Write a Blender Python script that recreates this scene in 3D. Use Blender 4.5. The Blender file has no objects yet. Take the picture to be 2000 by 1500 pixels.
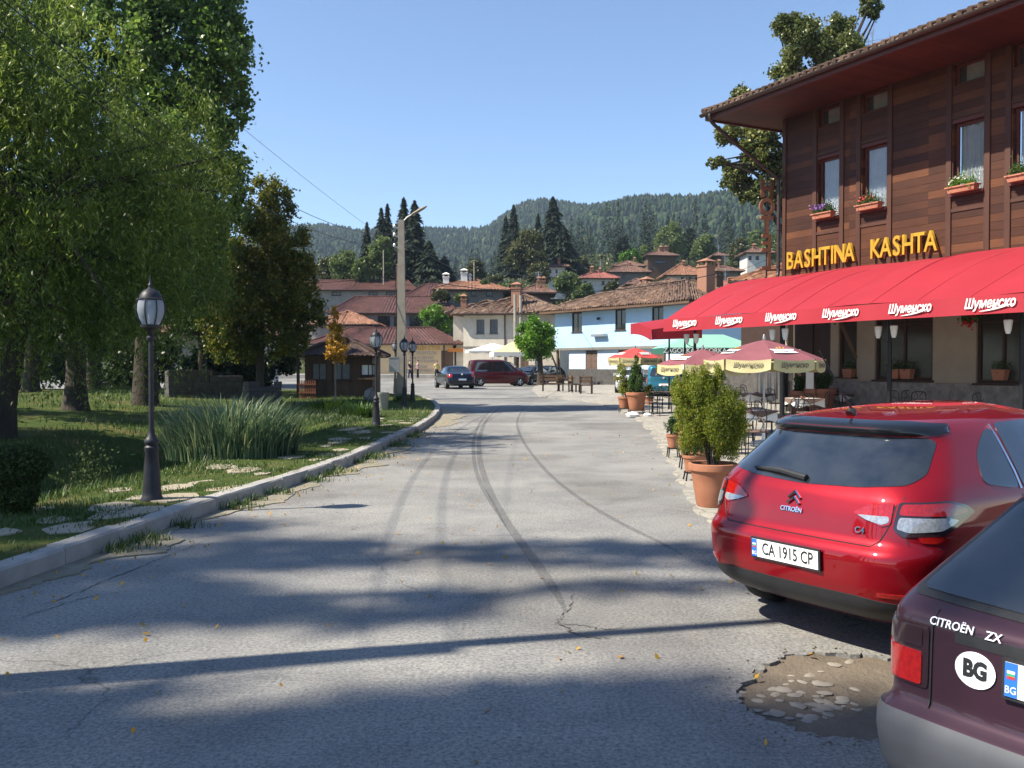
import bpy, bmesh, math, random
import numpy as np
from mathutils import Vector, Matrix
random.seed(7); rng = np.random.default_rng(7)
R = math.radians
scene = bpy.context.scene
COL = scene.collection
# ------------------------------------------------------------------ camera, sky, sun, exposure
CAMH, FPX, PITCH = 1.75, 1790.0, math.atan(36/1790.0)
cd = bpy.data.cameras.new("camera"); cam = bpy.data.objects.new("camera", cd); COL.objects.link(cam)
cam.location = (0, 0, CAMH); cam.rotation_euler = (R(90)-PITCH, 0, 0)
cd.sensor_width = 36; cd.lens = FPX/2000*36; cd.clip_end = 6000; cd.clip_start = 0.05
scene.camera = cam
SUN_EL = R(47); SUN_H = Vector((0.97, 0.245, 0)).normalized()
LIGHT = (SUN_H*math.cos(SUN_EL) - Vector((0, 0, math.sin(SUN_EL)))).normalized()
sl = bpy.data.lights.new("sun", 'SUN'); sl.energy = 5.0; sl.angle = R(0.55); sl.color = (1.0, 0.92, 0.78)
so = bpy.data.objects.new("sun", sl); COL.objects.link(so); so.location = (-40, -10, 60)
so.rotation_euler = LIGHT.to_track_quat('-Z', 'Y').to_euler()
w = bpy.data.worlds.new("World"); scene.world = w; w.use_nodes = True
wn = w.node_tree.nodes; wl = w.node_tree.links
sky = wn.new('ShaderNodeTexSky'); sky.sky_type = 'NISHITA'; sky.sun_disc = False
sky.sun_elevation = SUN_EL; sky.sun_rotation = math.atan2(-SUN_H.x, -SUN_H.y)
sky.altitude = 1200; sky.air_density = 1.0; sky.dust_density = 0.15; sky.ozone_density = 3.2
wl.new(sky.outputs[0], wn['Background'].inputs[0]); wn['Background'].inputs[1].default_value = 0.1
scene.view_settings.view_transform = 'Standard'; scene.view_settings.look = 'None'
scene.view_settings.exposure = 1.1; scene.view_settings.gamma = 1
scene.cycles.max_bounces = 8; scene.cycles.transparent_max_bounces = 16
scene.cycles.volume_bounces = 0

def ray(px, py):
    cx, cy = (px-1000)/FPX, (750-py)/FPX
    f = Vector((0, math.cos(PITCH), -math.sin(PITCH))); u = Vector((0, math.sin(PITCH), math.cos(PITCH)))
    return f + Vector((cx, 0, 0)) + u*cy
def at(px, py, Y):
    d = ray(px, py); return Vector((0, 0, CAMH)) + d*(Y/d.y)
def sst(t):
    t = min(1, max(0, t)); return t*t*(3-2*t)
def zr(x, y):
    return 0.32*sst((y-20)/45) + 0.25*sst((y-70)/16)
def gp(px, py, off=0.0):
    d = ray(px, py); z = off
    for _ in range(25):
        s = (z-CAMH)/d.z; p = Vector((0, 0, CAMH))+d*s
        z = zr(p.x, p.y)+off
    return p
def smooth_poly(pts, n=6, closed=False):
    P = [Vector(p) for p in pts]; out = []; N = len(P)
    rg = range(N) if closed else range(N-1)
    for i in rg:
        p0 = P[(i-1) % N] if closed or i > 0 else P[0]
        p1 = P[i]; p2 = P[(i+1) % N]
        p3 = P[(i+2) % N] if closed or i+2 < N else P[-1]
        for k in range(n):
            t = k/n
            out.append(0.5*((2*p1)+(p2-p0)*t+(2*p0-5*p1+4*p2-p3)*t*t+(3*p1-p0-3*p2+p3)*t**3))
    if not closed: out.append(P[-1])
    return out

# ------------------------------------------------------------------ materials
M = {}
def new_mat(name):
    m = bpy.data.materials.new(name); m.use_nodes = True
    nt = m.node_tree; b = nt.nodes['Principled BSDF']; M[name] = m
    return m, nt, b
def nd(nt, t, **kw):
    n = nt.nodes.new(t)
    for k, v in kw.items():
        if k in n.inputs.keys(): n.inputs[k].default_value = v
        else: setattr(n, k, v)
    return n
def ramp(nt, src, stops):
    r = nt.nodes.new('ShaderNodeValToRGB'); nt.links.new(src, r.inputs[0])
    el = r.color_ramp.elements
    while len(el) < len(stops): el.new(0.5)
    for e, (p, c) in zip(el, stops): e.position = p; e.color = (*c, 1) if len(c) == 3 else c
    return r
def mixc(nt, fac, a, b, blend='MIX'):
    m = nt.nodes.new('ShaderNodeMix'); m.data_type = 'RGBA'; m.blend_type = blend
    for i, s in ((0, fac), (6, a), (7, b)):
        if hasattr(s, 'is_output') or isinstance(s, bpy.types.NodeSocket): nt.links.new(s, m.inputs[i])
        else: m.inputs[i].default_value = s if i == 0 else (*s, 1)
    return m.outputs[2]
def bump(nt, b, h, strength, dist=0.02):
    n = nd(nt, 'ShaderNodeBump', Strength=strength, Distance=dist)
    nt.links.new(h, n.inputs['Height']); nt.links.new(n.outputs[0], b.inputs['Normal']); return n
def pm(name, c1, c2=None, scale=4.0, rough=0.75, metal=0, bs=0.0, bscale=40, spec=0.4, coat=0, detail=6, dist=0.01, zs=1.0):
    m, nt, b = new_mat(name)
    tc = nd(nt, 'ShaderNodeTexCoord'); mp = nd(nt, 'ShaderNodeMapping'); mp.inputs['Scale'].default_value = (1, 1, zs)
    nt.links.new(tc.outputs['Object'], mp.inputs[0])
    if c2 is None: c2 = tuple(x*0.8 for x in c1)
    n = nd(nt, 'ShaderNodeTexNoise', Scale=scale, Detail=detail, Roughness=0.65); nt.links.new(mp.outputs[0], n.inputs['Vector'])
    r = ramp(nt, n.outputs[0], [(0.32, c1), (0.68, c2)]); nt.links.new(r.outputs[0], b.inputs['Base Color'])
    b.inputs['Roughness'].default_value = rough; b.inputs['Metallic'].default_value = metal
    b.inputs['Specular IOR Level'].default_value = spec; b.inputs['Coat Weight'].default_value = coat
    b.inputs['Coat Roughness'].default_value = 0.04
    if bs > 0:
        n2 = nd(nt, 'ShaderNodeTexNoise', Scale=bscale, Detail=8, Roughness=0.7); nt.links.new(mp.outputs[0], n2.inputs['Vector'])
        bump(nt, b, n2.outputs[0], bs, dist)
    return m
def leaf_mat(name, stops, trans=0.35, rough=0.45, spec=0.4):
    m, nt, b = new_mat(name)
    g = nd(nt, 'ShaderNodeNewGeometry'); r = ramp(nt, g.outputs['Random Per Island'], stops)
    tc = nd(nt, 'ShaderNodeTexCoord'); n = nd(nt, 'ShaderNodeTexNoise', Scale=0.55, Detail=3)
    nt.links.new(tc.outputs['Object'], n.inputs['Vector'])
    rr = ramp(nt, n.outputs[0], [(0.35, (0.72, 0.78, 0.8)), (0.65, (1.2, 1.12, 0.9))])
    c = mixc(nt, 1.0, r.outputs[0], rr.outputs[0], 'MULTIPLY')
    nt.links.new(c, b.inputs['Base Color']); b.inputs['Roughness'].default_value = rough
    b.inputs['Specular IOR Level'].default_value = spec
    t = nd(nt, 'ShaderNodeBsdfTranslucent'); nt.links.new(c, t.inputs[0])
    ms = nd(nt, 'ShaderNodeMixShader', Fac=trans); o = nt.nodes['Material Output']
    nt.links.new(b.outputs[0], ms.inputs[1]); nt.links.new(t.outputs[0], ms.inputs[2]); nt.links.new(ms.outputs[0], o.inputs[0])
    return m

def mk_asphalt():
    m, nt, b = new_mat('asphalt'); tc = nd(nt, 'ShaderNodeTexCoord'); V = tc.outputs['Object']
    n1 = nd(nt, 'ShaderNodeTexNoise', Scale=0.35, Detail=4, Roughness=0.6); nt.links.new(V, n1.inputs['Vector'])
    base = ramp(nt, n1.outputs[0], [(0.35, (0.185, 0.182, 0.175)), (0.65, (0.25, 0.245, 0.232))]).outputs[0]
    n2 = nd(nt, 'ShaderNodeTexNoise', Scale=42, Detail=4, Roughness=0.85); nt.links.new(V, n2.inputs['Vector'])
    g = ramp(nt, n2.outputs[0], [(0.34, (0.38, 0.38, 0.39)), (0.5, (1, 1, 1)), (0.66, (1.6, 1.57, 1.5))]).outputs[0]
    c = mixc(nt, 0.85, base, g, 'MULTIPLY')
    v = nd(nt, 'ShaderNodeTexVoronoi', Scale=60); nt.links.new(V, v.inputs['Vector'])
    pit = ramp(nt, v.outputs[0], [(0.0, (0.55, 0.55, 0.55)), (0.22, (1, 1, 1))]).outputs[0]
    c = mixc(nt, 0.35, c, pit, 'MULTIPLY')
    # patches of older, rougher surfacing
    n3 = nd(nt, 'ShaderNodeTexNoise', Scale=0.22, Detail=2); nt.links.new(V, n3.inputs['Vector'])
    pf = ramp(nt, n3.outputs[0], [(0.52, (0, 0, 0)), (0.56, (1, 1, 1))]).outputs[0]
    c = mixc(nt, pf, c, mixc(nt, 1.0, c, (0.8, 0.79, 0.78), 'MULTIPLY'))
    # fine cracks
    nw = nd(nt, 'ShaderNodeTexNoise', Scale=1.6, Detail=5); nt.links.new(V, nw.inputs['Vector'])
    va = nd(nt, 'ShaderNodeVectorMath', operation='MULTIPLY_ADD'); nt.links.new(nw.outputs['Color'], va.inputs[0]); va.inputs[1].default_value = (0.7, 0.7, 0.7); nt.links.new(V, va.inputs[2])
    vc = nd(nt, 'ShaderNodeTexVoronoi', Scale=0.42); vc.feature = 'DISTANCE_TO_EDGE'; nt.links.new(va.outputs[0], vc.inputs['Vector'])
    ck = ramp(nt, vc.outputs[0], [(0.0, (0.45, 0.45, 0.45)), (0.0045, (1, 1, 1))]).outputs[0]
    nm = nd(nt, 'ShaderNodeTexNoise', Scale=0.5, Detail=1); nt.links.new(V, nm.inputs['Vector'])
    cf = ramp(nt, nm.outputs[0], [(0.5, (0, 0, 0)), (0.6, (1, 1, 1))]).outputs[0]
    c = mixc(nt, cf, c, mixc(nt, 1.0, c, ck, 'MULTIPLY'))
    ns = nd(nt, 'ShaderNodeTexNoise', Scale=0.9, Detail=7, Roughness=0.72, Distortion=0.6); nt.links.new(V, ns.inputs['Vector'])
    c = mixc(nt, 0.75, c, ramp(nt, ns.outputs[0], [(0.33, (0.72, 0.72, 0.73)), (0.5, (1, 1, 1)), (0.68, (1.2, 1.18, 1.12))]).outputs[0], 'MULTIPLY')
    vs = nd(nt, 'ShaderNodeTexVoronoi', Scale=0.55, Randomness=1.0); nt.links.new(va.outputs[0], vs.inputs['Vector'])
    c = mixc(nt, 1.0, c, ramp(nt, vs.outputs[0], [(0.0, (0.5, 0.5, 0.5)), (0.035, (0.75, 0.75, 0.75)), (0.06, (1, 1, 1))]).outputs[0], 'MULTIPLY')
    nt.links.new(c, b.inputs['Base Color']); b.inputs['Roughness'].default_value = 0.82; b.inputs['Specular IOR Level'].default_value = 0.3
    bump(nt, b, n2.outputs[0], 0.55, 0.006)
mk_asphalt()
def mk_paving(name, c1, c2, joint, scale=2.2):
    m, nt, b = new_mat(name); tc = nd(nt, 'ShaderNodeTexCoord'); V = tc.outputs['Object']
    v = nd(nt, 'ShaderNodeTexVoronoi', Scale=scale); v.feature = 'DISTANCE_TO_EDGE'; nt.links.new(V, v.inputs['Vector'])
    v2 = nd(nt, 'ShaderNodeTexVoronoi', Scale=scale); nt.links.new(V, v2.inputs['Vector'])
    s = nd(nt, 'ShaderNodeSeparateColor'); nt.links.new(v2.outputs['Color'], s.inputs[0])
    cc = ramp(nt, s.outputs[0], [(0.0, c1), (1.0, c2)]).outputs[0]
    n = nd(nt, 'ShaderNodeTexNoise', Scale=14, Detail=6, Roughness=0.7); nt.links.new(V, n.inputs['Vector'])
    cc = mixc(nt, 0.6, cc, ramp(nt, n.outputs[0], [(0.3, (0.75, 0.74, 0.72)), (0.7, (1.15, 1.13, 1.1))]).outputs[0], 'MULTIPLY')
    e = ramp(nt, v.outputs[0], [(0.02, (0, 0, 0)), (0.07, (1, 1, 1))]).outputs[0]
    nt.links.new(mixc(nt, e, joint, cc), b.inputs['Base Color']); b.inputs['Roughness'].default_value = 0.85
    bump(nt, b, e, 0.4, 0.02)
mk_paving('terrace_stone', (0.27, 0.255, 0.22), (0.37, 0.345, 0.295), (0.22, 0.2, 0.17), 3.0)
mk_paving('rubble_wall', (0.16, 0.15, 0.14), (0.33, 0.3, 0.27), (0.09, 0.085, 0.08), 3.2)
def mk_grass_ground():
    m, nt, b = new_mat('turf'); tc = nd(nt, 'ShaderNodeTexCoord'); V = tc.outputs['Object']
    n = nd(nt, 'ShaderNodeTexNoise', Scale=0.8, Detail=8, Roughness=0.7); nt.links.new(V, n.inputs['Vector'])
    c = ramp(nt, n.outputs[0], [(0.3, (0.04, 0.07, 0.018)), (0.5, (0.075, 0.105, 0.028)), (0.62, (0.13, 0.12, 0.05)), (0.75, (0.17, 0.14, 0.085))]).outputs[0]
    n2 = nd(nt, 'ShaderNodeTexNoise', Scale=30, Detail=5, Roughness=0.8); nt.links.new(V, n2.inputs['Vector'])
    c = mixc(nt, 0.7, c, ramp(nt, n2.outputs[0], [(0.3, (0.55, 0.6, 0.5)), (0.7, (1.3, 1.25, 1.1))]).outputs[0], 'MULTIPLY')
    nt.links.new(c, b.inputs['Base Color']); b.inputs['Roughness'].default_value = 0.95; b.inputs['Specular IOR Level'].default_value = 0.1
    bump(nt, b, n2.outputs[0], 0.8, 0.05)
mk_grass_ground()
def mk_planks(name, c1, c2, c3, hgt=0.24, ax=2, rough=0.6):
    """horizontal boards: every board its own tone, a dark groove between boards, grain along the board"""
    m, nt, b = new_mat(name); tc = nd(nt, 'ShaderNodeTexCoord'); V = tc.outputs['Object']
    sp = nd(nt, 'ShaderNodeSeparateXYZ'); nt.links.new(V, sp.inputs[0])
    dv = nd(nt, 'ShaderNodeMath', operation='DIVIDE'); nt.links.new(sp.outputs[ax], dv.inputs[0]); dv.inputs[1].default_value = hgt
    fl = nd(nt, 'ShaderNodeMath', operation='FLOOR'); nt.links.new(dv.outputs[0], fl.inputs[0])
    fr = nd(nt, 'ShaderNodeMath', operation='FRACT'); nt.links.new(dv.outputs[0], fr.inputs[0])
    xs = nd(nt, 'ShaderNodeMath', operation='MULTIPLY'); nt.links.new(sp.outputs[0 if ax == 2 else 2], xs.inputs[0]); xs.inputs[1].default_value = 0.33
    xf = nd(nt, 'ShaderNodeMath', operation='FLOOR'); nt.links.new(xs.outputs[0], xf.inputs[0])
    cb = nd(nt, 'ShaderNodeCombineXYZ'); nt.links.new(fl.outputs[0], cb.inputs[0]); nt.links.new(xf.outputs[0], cb.inputs[1])
    wn_ = nd(nt, 'ShaderNodeTexWhiteNoise'); nt.links.new(cb.outputs[0], wn_.inputs['Vector'])
    c = ramp(nt, wn_.outputs[0], [(0, c1), (0.6, c2), (1, c3)]).outputs[0]
    mp = nd(nt, 'ShaderNodeMapping'); mp.inputs['Scale'].default_value = (0.7, 0.7, 14) if ax == 2 else (14, 0.7, 0.7)
    nt.links.new(V, mp.inputs[0]); n = nd(nt, 'ShaderNodeTexNoise', Scale=2.2, Detail=8, Roughness=0.7); nt.links.new(mp.outputs[0], n.inputs['Vector'])
    c = mixc(nt, 0.8, c, ramp(nt, n.outputs[0], [(0.3, (0.6, 0.55, 0.52)), (0.7, (1.3, 1.3, 1.3))]).outputs[0], 'MULTIPLY')
    nb = nd(nt, 'ShaderNodeTexNoise', Scale=0.7, Detail=3); nt.links.new(V, nb.inputs['Vector'])
    c = mixc(nt, 0.8, c, ramp(nt, nb.outputs[0], [(0.35, (0.72, 0.68, 0.68)), (0.65, (1.25, 1.22, 1.15))]).outputs[0], 'MULTIPLY')
    g = ramp(nt, fr.outputs[0], [(0.0, (0.1, 0.1, 0.1)), (0.05, (1, 1, 1)), (1, (1, 1, 1))]).outputs[0]
    nt.links.new(mixc(nt, 1.0, c, g, 'MULTIPLY'), b.inputs['Base Color']); b.inputs['Roughness'].default_value = rough
    b.inputs['Specular IOR Level'].default_value = 0.3
    bump(nt, b, g, 0.5, 0.02)
mk_planks('inn_boards', (0.045, 0.016, 0.008), (0.07, 0.026, 0.012), (0.125, 0.049, 0.02))
mk_planks('soffit_boards', (0.062, 0.024, 0.016), (0.075, 0.029, 0.02), (0.095, 0.038, 0.025), 0.16, 0)
mk_planks('dark_boards', (0.05, 0.028, 0.018), (0.07, 0.04, 0.026), (0.085, 0.05, 0.03), 0.2, 0)
def mk_tiles(name, stops, rough=0.8):
    m, nt, b = new_mat(name); tc = nd(nt, 'ShaderNodeTexCoord'); V = tc.outputs['Object']
    g = nd(nt, 'ShaderNodeNewGeometry')
    n0 = nd(nt, 'ShaderNodeTexVoronoi', Scale=4.5); nt.links.new(V, n0.inputs['Vector'])
    s = nd(nt, 'ShaderNodeSeparateColor'); nt.links.new(n0.outputs['Color'], s.inputs[0])
    c = ramp(nt, s.outputs[0], stops).outputs[0]
    n = nd(nt, 'ShaderNodeTexNoise', Scale=0.9, Detail=6, Roughness=0.7); nt.links.new(V, n.inputs['Vector'])
    c = mixc(nt, 0.85, c, ramp(nt, n.outputs[0], [(0.32, (0.62, 0.62, 0.64)), (0.68, (1.25, 1.2, 1.12))]).outputs[0], 'MULTIPLY')
    nt.links.new(c, b.inputs['Base Color']); b.inputs['Roughness'].default_value = rough; b.inputs['Specular IOR Level'].default_value = 0.25
mk_tiles('old_tiles', [(0, (0.07, 0.046, 0.035)), (0.4, (0.115, 0.072, 0.052)), (0.75, (0.155, 0.1, 0.072)), (1, (0.21, 0.15, 0.115))])
mk_tiles('orange_tiles', [(0, (0.15, 0.075, 0.047)), (0.5, (0.215, 0.1, 0.062)), (1, (0.29, 0.155, 0.1))])
mk_tiles('maroon_tiles', [(0, (0.055, 0.027, 0.023)), (0.5, (0.078, 0.035, 0.03)), (1, (0.105, 0.048, 0.04))], 0.6)
mk_tiles('brown_tiles', [(0, (0.09, 0.055, 0.044)), (0.5, (0.13, 0.073, 0.056)), (1, (0.19, 0.11, 0.085))])
mk_tiles('red_tiles', [(0, (0.2, 0.07, 0.055)), (0.5, (0.24, 0.085, 0.068)), (1, (0.28, 0.11, 0.088))])
# plain painted, rendered and metal surfaces
pm('concrete', (0.38, 0.36, 0.33), (0.25, 0.235, 0.215), 3, 0.9, bs=0.4, bscale=60)
pm('pole_concrete', (0.36, 0.32, 0.26), (0.26, 0.235, 0.195), 2, 0.9, bs=0.4, bscale=30)
pm('flagstone', (0.38, 0.31, 0.21), (0.27, 0.245, 0.2), 1.2, 0.85, bs=0.5, bscale=20)
pm('dirt', (0.2, 0.16, 0.115), (0.13, 0.105, 0.078), 2.2, 0.95, bs=0.9, bscale=26, dist=0.03)
pm('grit', (0.29, 0.26, 0.2), (0.18, 0.165, 0.12), 5, 0.95, bs=0.9, bscale=40, dist=0.02)
pm('pale_stone', (0.3, 0.265, 0.215), (0.21, 0.185, 0.15), 6, 0.85, bs=0.4)
pm('bark', (0.07, 0.055, 0.042), (0.035, 0.028, 0.022), 6, 0.95, bs=1.0, bscale=18, dist=0.05, zs=0.3)
pm('pale_bark', (0.24, 0.21, 0.17), (0.12, 0.1, 0.08), 8, 0.9, bs=0.6, bscale=20, zs=0.4)
pm('black_iron', (0.012, 0.012, 0.014), (0.02, 0.02, 0.022), 8, 0.45, 0.4)
pm('lamp_iron', (0.022, 0.022, 0.027), (0.035, 0.034, 0.04), 8, 0.5, 0.3)
pm('galvanized', (0.45, 0.45, 0.46), (0.35, 0.35, 0.36), 6, 0.4, 0.8)
pm('frosted', (0.75, 0.76, 0.78), (0.62, 0.63, 0.66), 5, 0.25)
pm('terracotta', (0.36, 0.15, 0.08), (0.29, 0.115, 0.062), 5, 0.8, bs=0.2)
pm('terracotta_pale', (0.4, 0.17, 0.105), (0.34, 0.135, 0.08), 4, 0.7, bs=0.1)
pm('soil', (0.04, 0.03, 0.02), None, 8, 0.95, bs=0.5)
pm('awning_red', (0.31, 0.014, 0.026), (0.27, 0.011, 0.022), 0.6, 0.75, bs=0.08, bscale=3, dist=0.1)
pm('umbrella_red', (0.23, 0.075, 0.088), (0.18, 0.058, 0.07), 3, 0.85)
pm('umbrella_bright', (0.52, 0.06, 0.055), (0.45, 0.05, 0.05), 2, 0.8)
pm('umbrella_yellow', (0.48, 0.43, 0.23), (0.42, 0.37, 0.19), 3, 0.85)
pm('canvas_green', (0.02, 0.11, 0.075), (0.016, 0.09, 0.06), 2, 0.8)
pm('canvas_mint', (0.24, 0.47, 0.38), (0.2, 0.42, 0.34), 1, 0.8)
pm('canvas_white', (0.75, 0.74, 0.7), (0.68, 0.67, 0.64), 1, 0.8)
pm('canvas_cream', (0.75, 0.6, 0.3), (0.7, 0.55, 0.27), 1, 0.8)
pm('white_paint', (0.78, 0.78, 0.77), (0.72, 0.72, 0.71), 2, 0.6)
pm('sign_yellow', (0.5, 0.3, 0.02), (0.34, 0.18, 0.012), 5, 0.6)
pm('sign_side', (0.2, 0.1, 0.03), None, 7, 0.7)
pm('rust_wood', (0.2, 0.085, 0.045), (0.14, 0.06, 0.032), 5, 0.7)
pm('inn_trim', (0.05, 0.018, 0.010), (0.075, 0.028, 0.015), 3, 0.6, zs=0.2)
pm('inn_red_trim', (0.1, 0.026, 0.019), (0.075, 0.021, 0.016), 4, 0.55)
pm('gutter_brown', (0.035, 0.024, 0.02), (0.05, 0.033, 0.028), 4, 0.4)
pm('beige_plaster', (0.36, 0.31, 0.25), (0.3, 0.26, 0.21), 1.5, 0.9, bs=0.2)
pm('cream_plaster', (0.6, 0.55, 0.46), (0.43, 0.385, 0.31), 1.1, 0.9, bs=0.2)
pm('shop_cream', (0.6, 0.46, 0.28), (0.54, 0.41, 0.245), 0.6, 0.85)
pm('white_plaster', (0.6, 0.58, 0.54), (0.42, 0.4, 0.36), 1.1, 0.9, bs=0.2)
pm('blue_plaster', (0.36, 0.53, 0.7), (0.33, 0.5, 0.67), 0.7, 0.9, bs=0.15)
pm('pale_plaster', (0.5, 0.59, 0.68), (0.46, 0.55, 0.64), 0.7, 0.9, bs=0.15)
pm('old_wood', (0.13, 0.075, 0.045), (0.085, 0.05, 0.03), 4, 0.85, bs=0.3)
pm('dark_wood', (0.05, 0.024, 0.016), (0.033, 0.017, 0.012), 4, 0.7, bs=0.2)
pm('reddish_wood', (0.2, 0.07, 0.035), (0.14, 0.05, 0.028), 4, 0.7)
pm('grey_wood', (0.2, 0.185, 0.16), (0.14, 0.125, 0.11), 4, 0.85)
pm('chimney_brick', (0.32, 0.16, 0.1), (0.24, 0.12, 0.08), 10, 0.9, bs=0.5, bscale=30)
pm('chimney_white', (0.68, 0.66, 0.62), (0.6, 0.58, 0.55), 3, 0.9)
pm('shutter_grey', (0.14, 0.15, 0.16), (0.1, 0.11, 0.115), 5, 0.7)
pm('shutter_brown', (0.1, 0.065, 0.05), (0.14, 0.085, 0.06), 6, 0.8)
pm('dark_glass', (0.012, 0.013, 0.015), (0.02, 0.021, 0.024), 3, 0.08, spec=0.6)
pm('dim_glass', (0.03, 0.028, 0.026), (0.05, 0.046, 0.042), 1, 0.15, spec=0.5)
pm('curtain', (0.55, 0.56, 0.56), (0.45, 0.46, 0.47), 3, 0.9)
pm('rubber', (0.012, 0.012, 0.013), None, 20, 0.9, bs=0.2)
pm('alloy', (0.45, 0.46, 0.48), None, 6, 0.35, 0.9)
pm('chrome', (0.8, 0.8, 0.82), None, 6, 0.08, 1.0)
pm('letter_black', (0.015, 0.015, 0.017), None, 4, 0.6)
pm('letter_grey', (0.12, 0.1, 0.08), None, 4, 0.8)
pm('plate_white', (0.85, 0.85, 0.84), (0.82, 0.82, 0.81), 4, 0.45)
pm('plate_blue', (0.03, 0.16, 0.6), None, 4, 0.4)
pm('flag_green', (0.05, 0.35, 0.15), None, 4, 0.5)
pm('flag_red', (0.6, 0.04, 0.04), None, 4, 0.5)
pm('trim_black', (0.016, 0.016, 0.018), (0.024, 0.024, 0.026), 20, 0.5)
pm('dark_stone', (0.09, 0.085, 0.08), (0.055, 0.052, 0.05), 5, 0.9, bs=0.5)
pm('grey_render', (0.3, 0.28, 0.26), (0.15, 0.14, 0.13), 4.5, 0.9, bs=0.3)
pm('hotel_plaster_shaded', (0.3, 0.28, 0.26), (0.21, 0.195, 0.18), 1.1, 0.9, bs=0.2)  # greyed so the colour holds the shade below the eaves
pm('bumper_grey', (0.055, 0.059, 0.07), (0.047, 0.05, 0.06), 6, 0.6, bs=0.05, bscale=300)
pm('lamp_red', (0.4, 0.012, 0.008), (0.22, 0.004, 0.004), 60, 0.08, spec=0.7, coat=1)
pm('lamp_clear', (0.45, 0.47, 0.5), (0.22, 0.24, 0.26), 55, 0.1, 0.3, spec=0.8, coat=1)
pm('lamp_smoke', (0.03, 0.014, 0.016), None, 30, 0.12, spec=0.6, coat=1)
pm('skin', (0.5, 0.3, 0.21), None, 5, 0.6)
pm('hair', (0.02, 0.014, 0.01), None, 5, 0.6)
pm('cloth_navy', (0.03, 0.035, 0.07), None, 5, 0.9)
pm('cloth_lilac', (0.22, 0.18, 0.27), None, 5, 0.9)
pm('cloth_yellow', (0.62, 0.58, 0.2), None, 5, 0.9)
pm('cloth_dark', (0.03, 0.03, 0.035), None, 5, 0.9)
pm('brown_cloth', (0.16, 0.1, 0.08), (0.12, 0.075, 0.06), 5, 0.9)
pm('white_cloth', (0.72, 0.7, 0.66), (0.64, 0.62, 0.58), 3, 0.9)
pm('orange_board', (0.55, 0.2, 0.04), None, 3, 0.8)
pm('stencil', (0.3, 0.26, 0.24), (0.36, 0.32, 0.3), 9, 0.85)
pm('petal_red', (0.7, 0.03, 0.05), None, 9, 0.6)
pm('petal_purple', (0.25, 0.12, 0.4), None, 9, 0.6)
pm('petal_white', (0.8, 0.78, 0.75), None, 9, 0.6)
def car_paint(name, col, coat=1.0, rough=0.38, metal=0.45):
    m, nt, b = new_mat(name); b.inputs['Specular IOR Level'].default_value = 0.15; b.inputs['Base Color'].default_value = (*col, 1)
    b.inputs['Metallic'].default_value = metal; b.inputs['Roughness'].default_value = rough
    b.inputs['Coat Weight'].default_value = coat; b.inputs['Coat Roughness'].default_value = 0.03
    tc = nd(nt, 'ShaderNodeTexCoord'); n = nd(nt, 'ShaderNodeTexNoise', Scale=2.5, Detail=5)
    nt.links.new(tc.outputs['Object'], n.inputs['Vector'])
    c = ramp(nt, n.outputs[0], [(0.3, tuple(x*0.93 for x in col)), (0.7, tuple(min(1, x*1.05) for x in col))]).outputs[0]
    nt.links.new(c, b.inputs['Base Color'])
    r = ramp(nt, n.outputs[0], [(0.3, (rough,)*3), (0.8, (rough+0.08,)*3)]).outputs[0]; nt.links.new(r, b.inputs['Roughness'])
car_paint('paint_red', (0.25, 0.002, 0.007)); car_paint('paint_plum', (0.04, 0.018, 0.028), 0.6, 0.45, 0.25)
car_paint('paint_navy_shaded', (0.006, 0.01, 0.022)); car_paint('paint_maroon_shaded', (0.075, 0.008, 0.012), 0.5)  # navy and maroon darkened to hold the plaza shade in their colour
car_paint('paint_black', (0.012, 0.013, 0.015)); car_paint('paint_teal', (0.02, 0.14, 0.2)); car_paint('paint_silver', (0.6, 0.62, 0.64))
m_, nt_, b_ = new_mat('car_glass'); b_.inputs['Base Color'].default_value = (0.012, 0.016, 0.022, 1); b_.inputs['Roughness'].default_value = 0.03; b_.inputs['Specular IOR Level'].default_value = 0.9
b_.inputs['Coat Weight'].default_value = 1; b_.inputs['Coat Roughness'].default_value = 0.02
_tc = nd(nt_, 'ShaderNodeTexCoord'); _n = nd(nt_, 'ShaderNodeTexNoise', Scale=3.2, Detail=7, Roughness=0.7); nt_.links.new(_tc.outputs['Object'], _n.inputs['Vector'])
nt_.links.new(ramp(nt_, _n.outputs[0], [(0.35, (0.008, 0.011, 0.016)), (0.7, (0.03, 0.034, 0.038))]).outputs[0], b_.inputs['Base Color'])
nt_.links.new(ramp(nt_, _n.outputs[0], [(0.4, (0.02,)*3), (0.75, (0.11,)*3)]).outputs[0], b_.inputs['Roughness'])
m_, nt_, b_ = new_mat('clear_globe'); b_.inputs['Base Color'].default_value = (0.5, 0.54, 0.6, 1); b_.inputs['Roughness'].default_value = 0.12
b_.inputs['Transmission Weight'].default_value = 0.55; b_.inputs['IOR'].default_value = 1.1
m_, nt_, b_ = new_mat('tyre_mark'); b_.inputs['Base Color'].default_value = (0.09, 0.09, 0.092, 1); b_.inputs['Roughness'].default_value = 0.8
_tr = nd(nt_, 'ShaderNodeBsdfTransparent'); _ms = nd(nt_, 'ShaderNodeMixShader'); _tc = nd(nt_, 'ShaderNodeTexCoord'); _n = nd(nt_, 'ShaderNodeTexNoise', Scale=70, Detail=6)
nt_.links.new(_tc.outputs['Object'], _n.inputs['Vector']); _r = ramp(nt_, _n.outputs[0], [(0.38, (0.1,)*3), (0.62, (0.42,)*3)])
nt_.links.new(_r.outputs[0], _ms.inputs[0]); nt_.links.new(_tr.outputs[0], _ms.inputs[1]); nt_.links.new(b_.outputs[0], _ms.inputs[2])
nt_.links.new(_ms.outputs[0], nt_.nodes['Material Output'].inputs[0])
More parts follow.
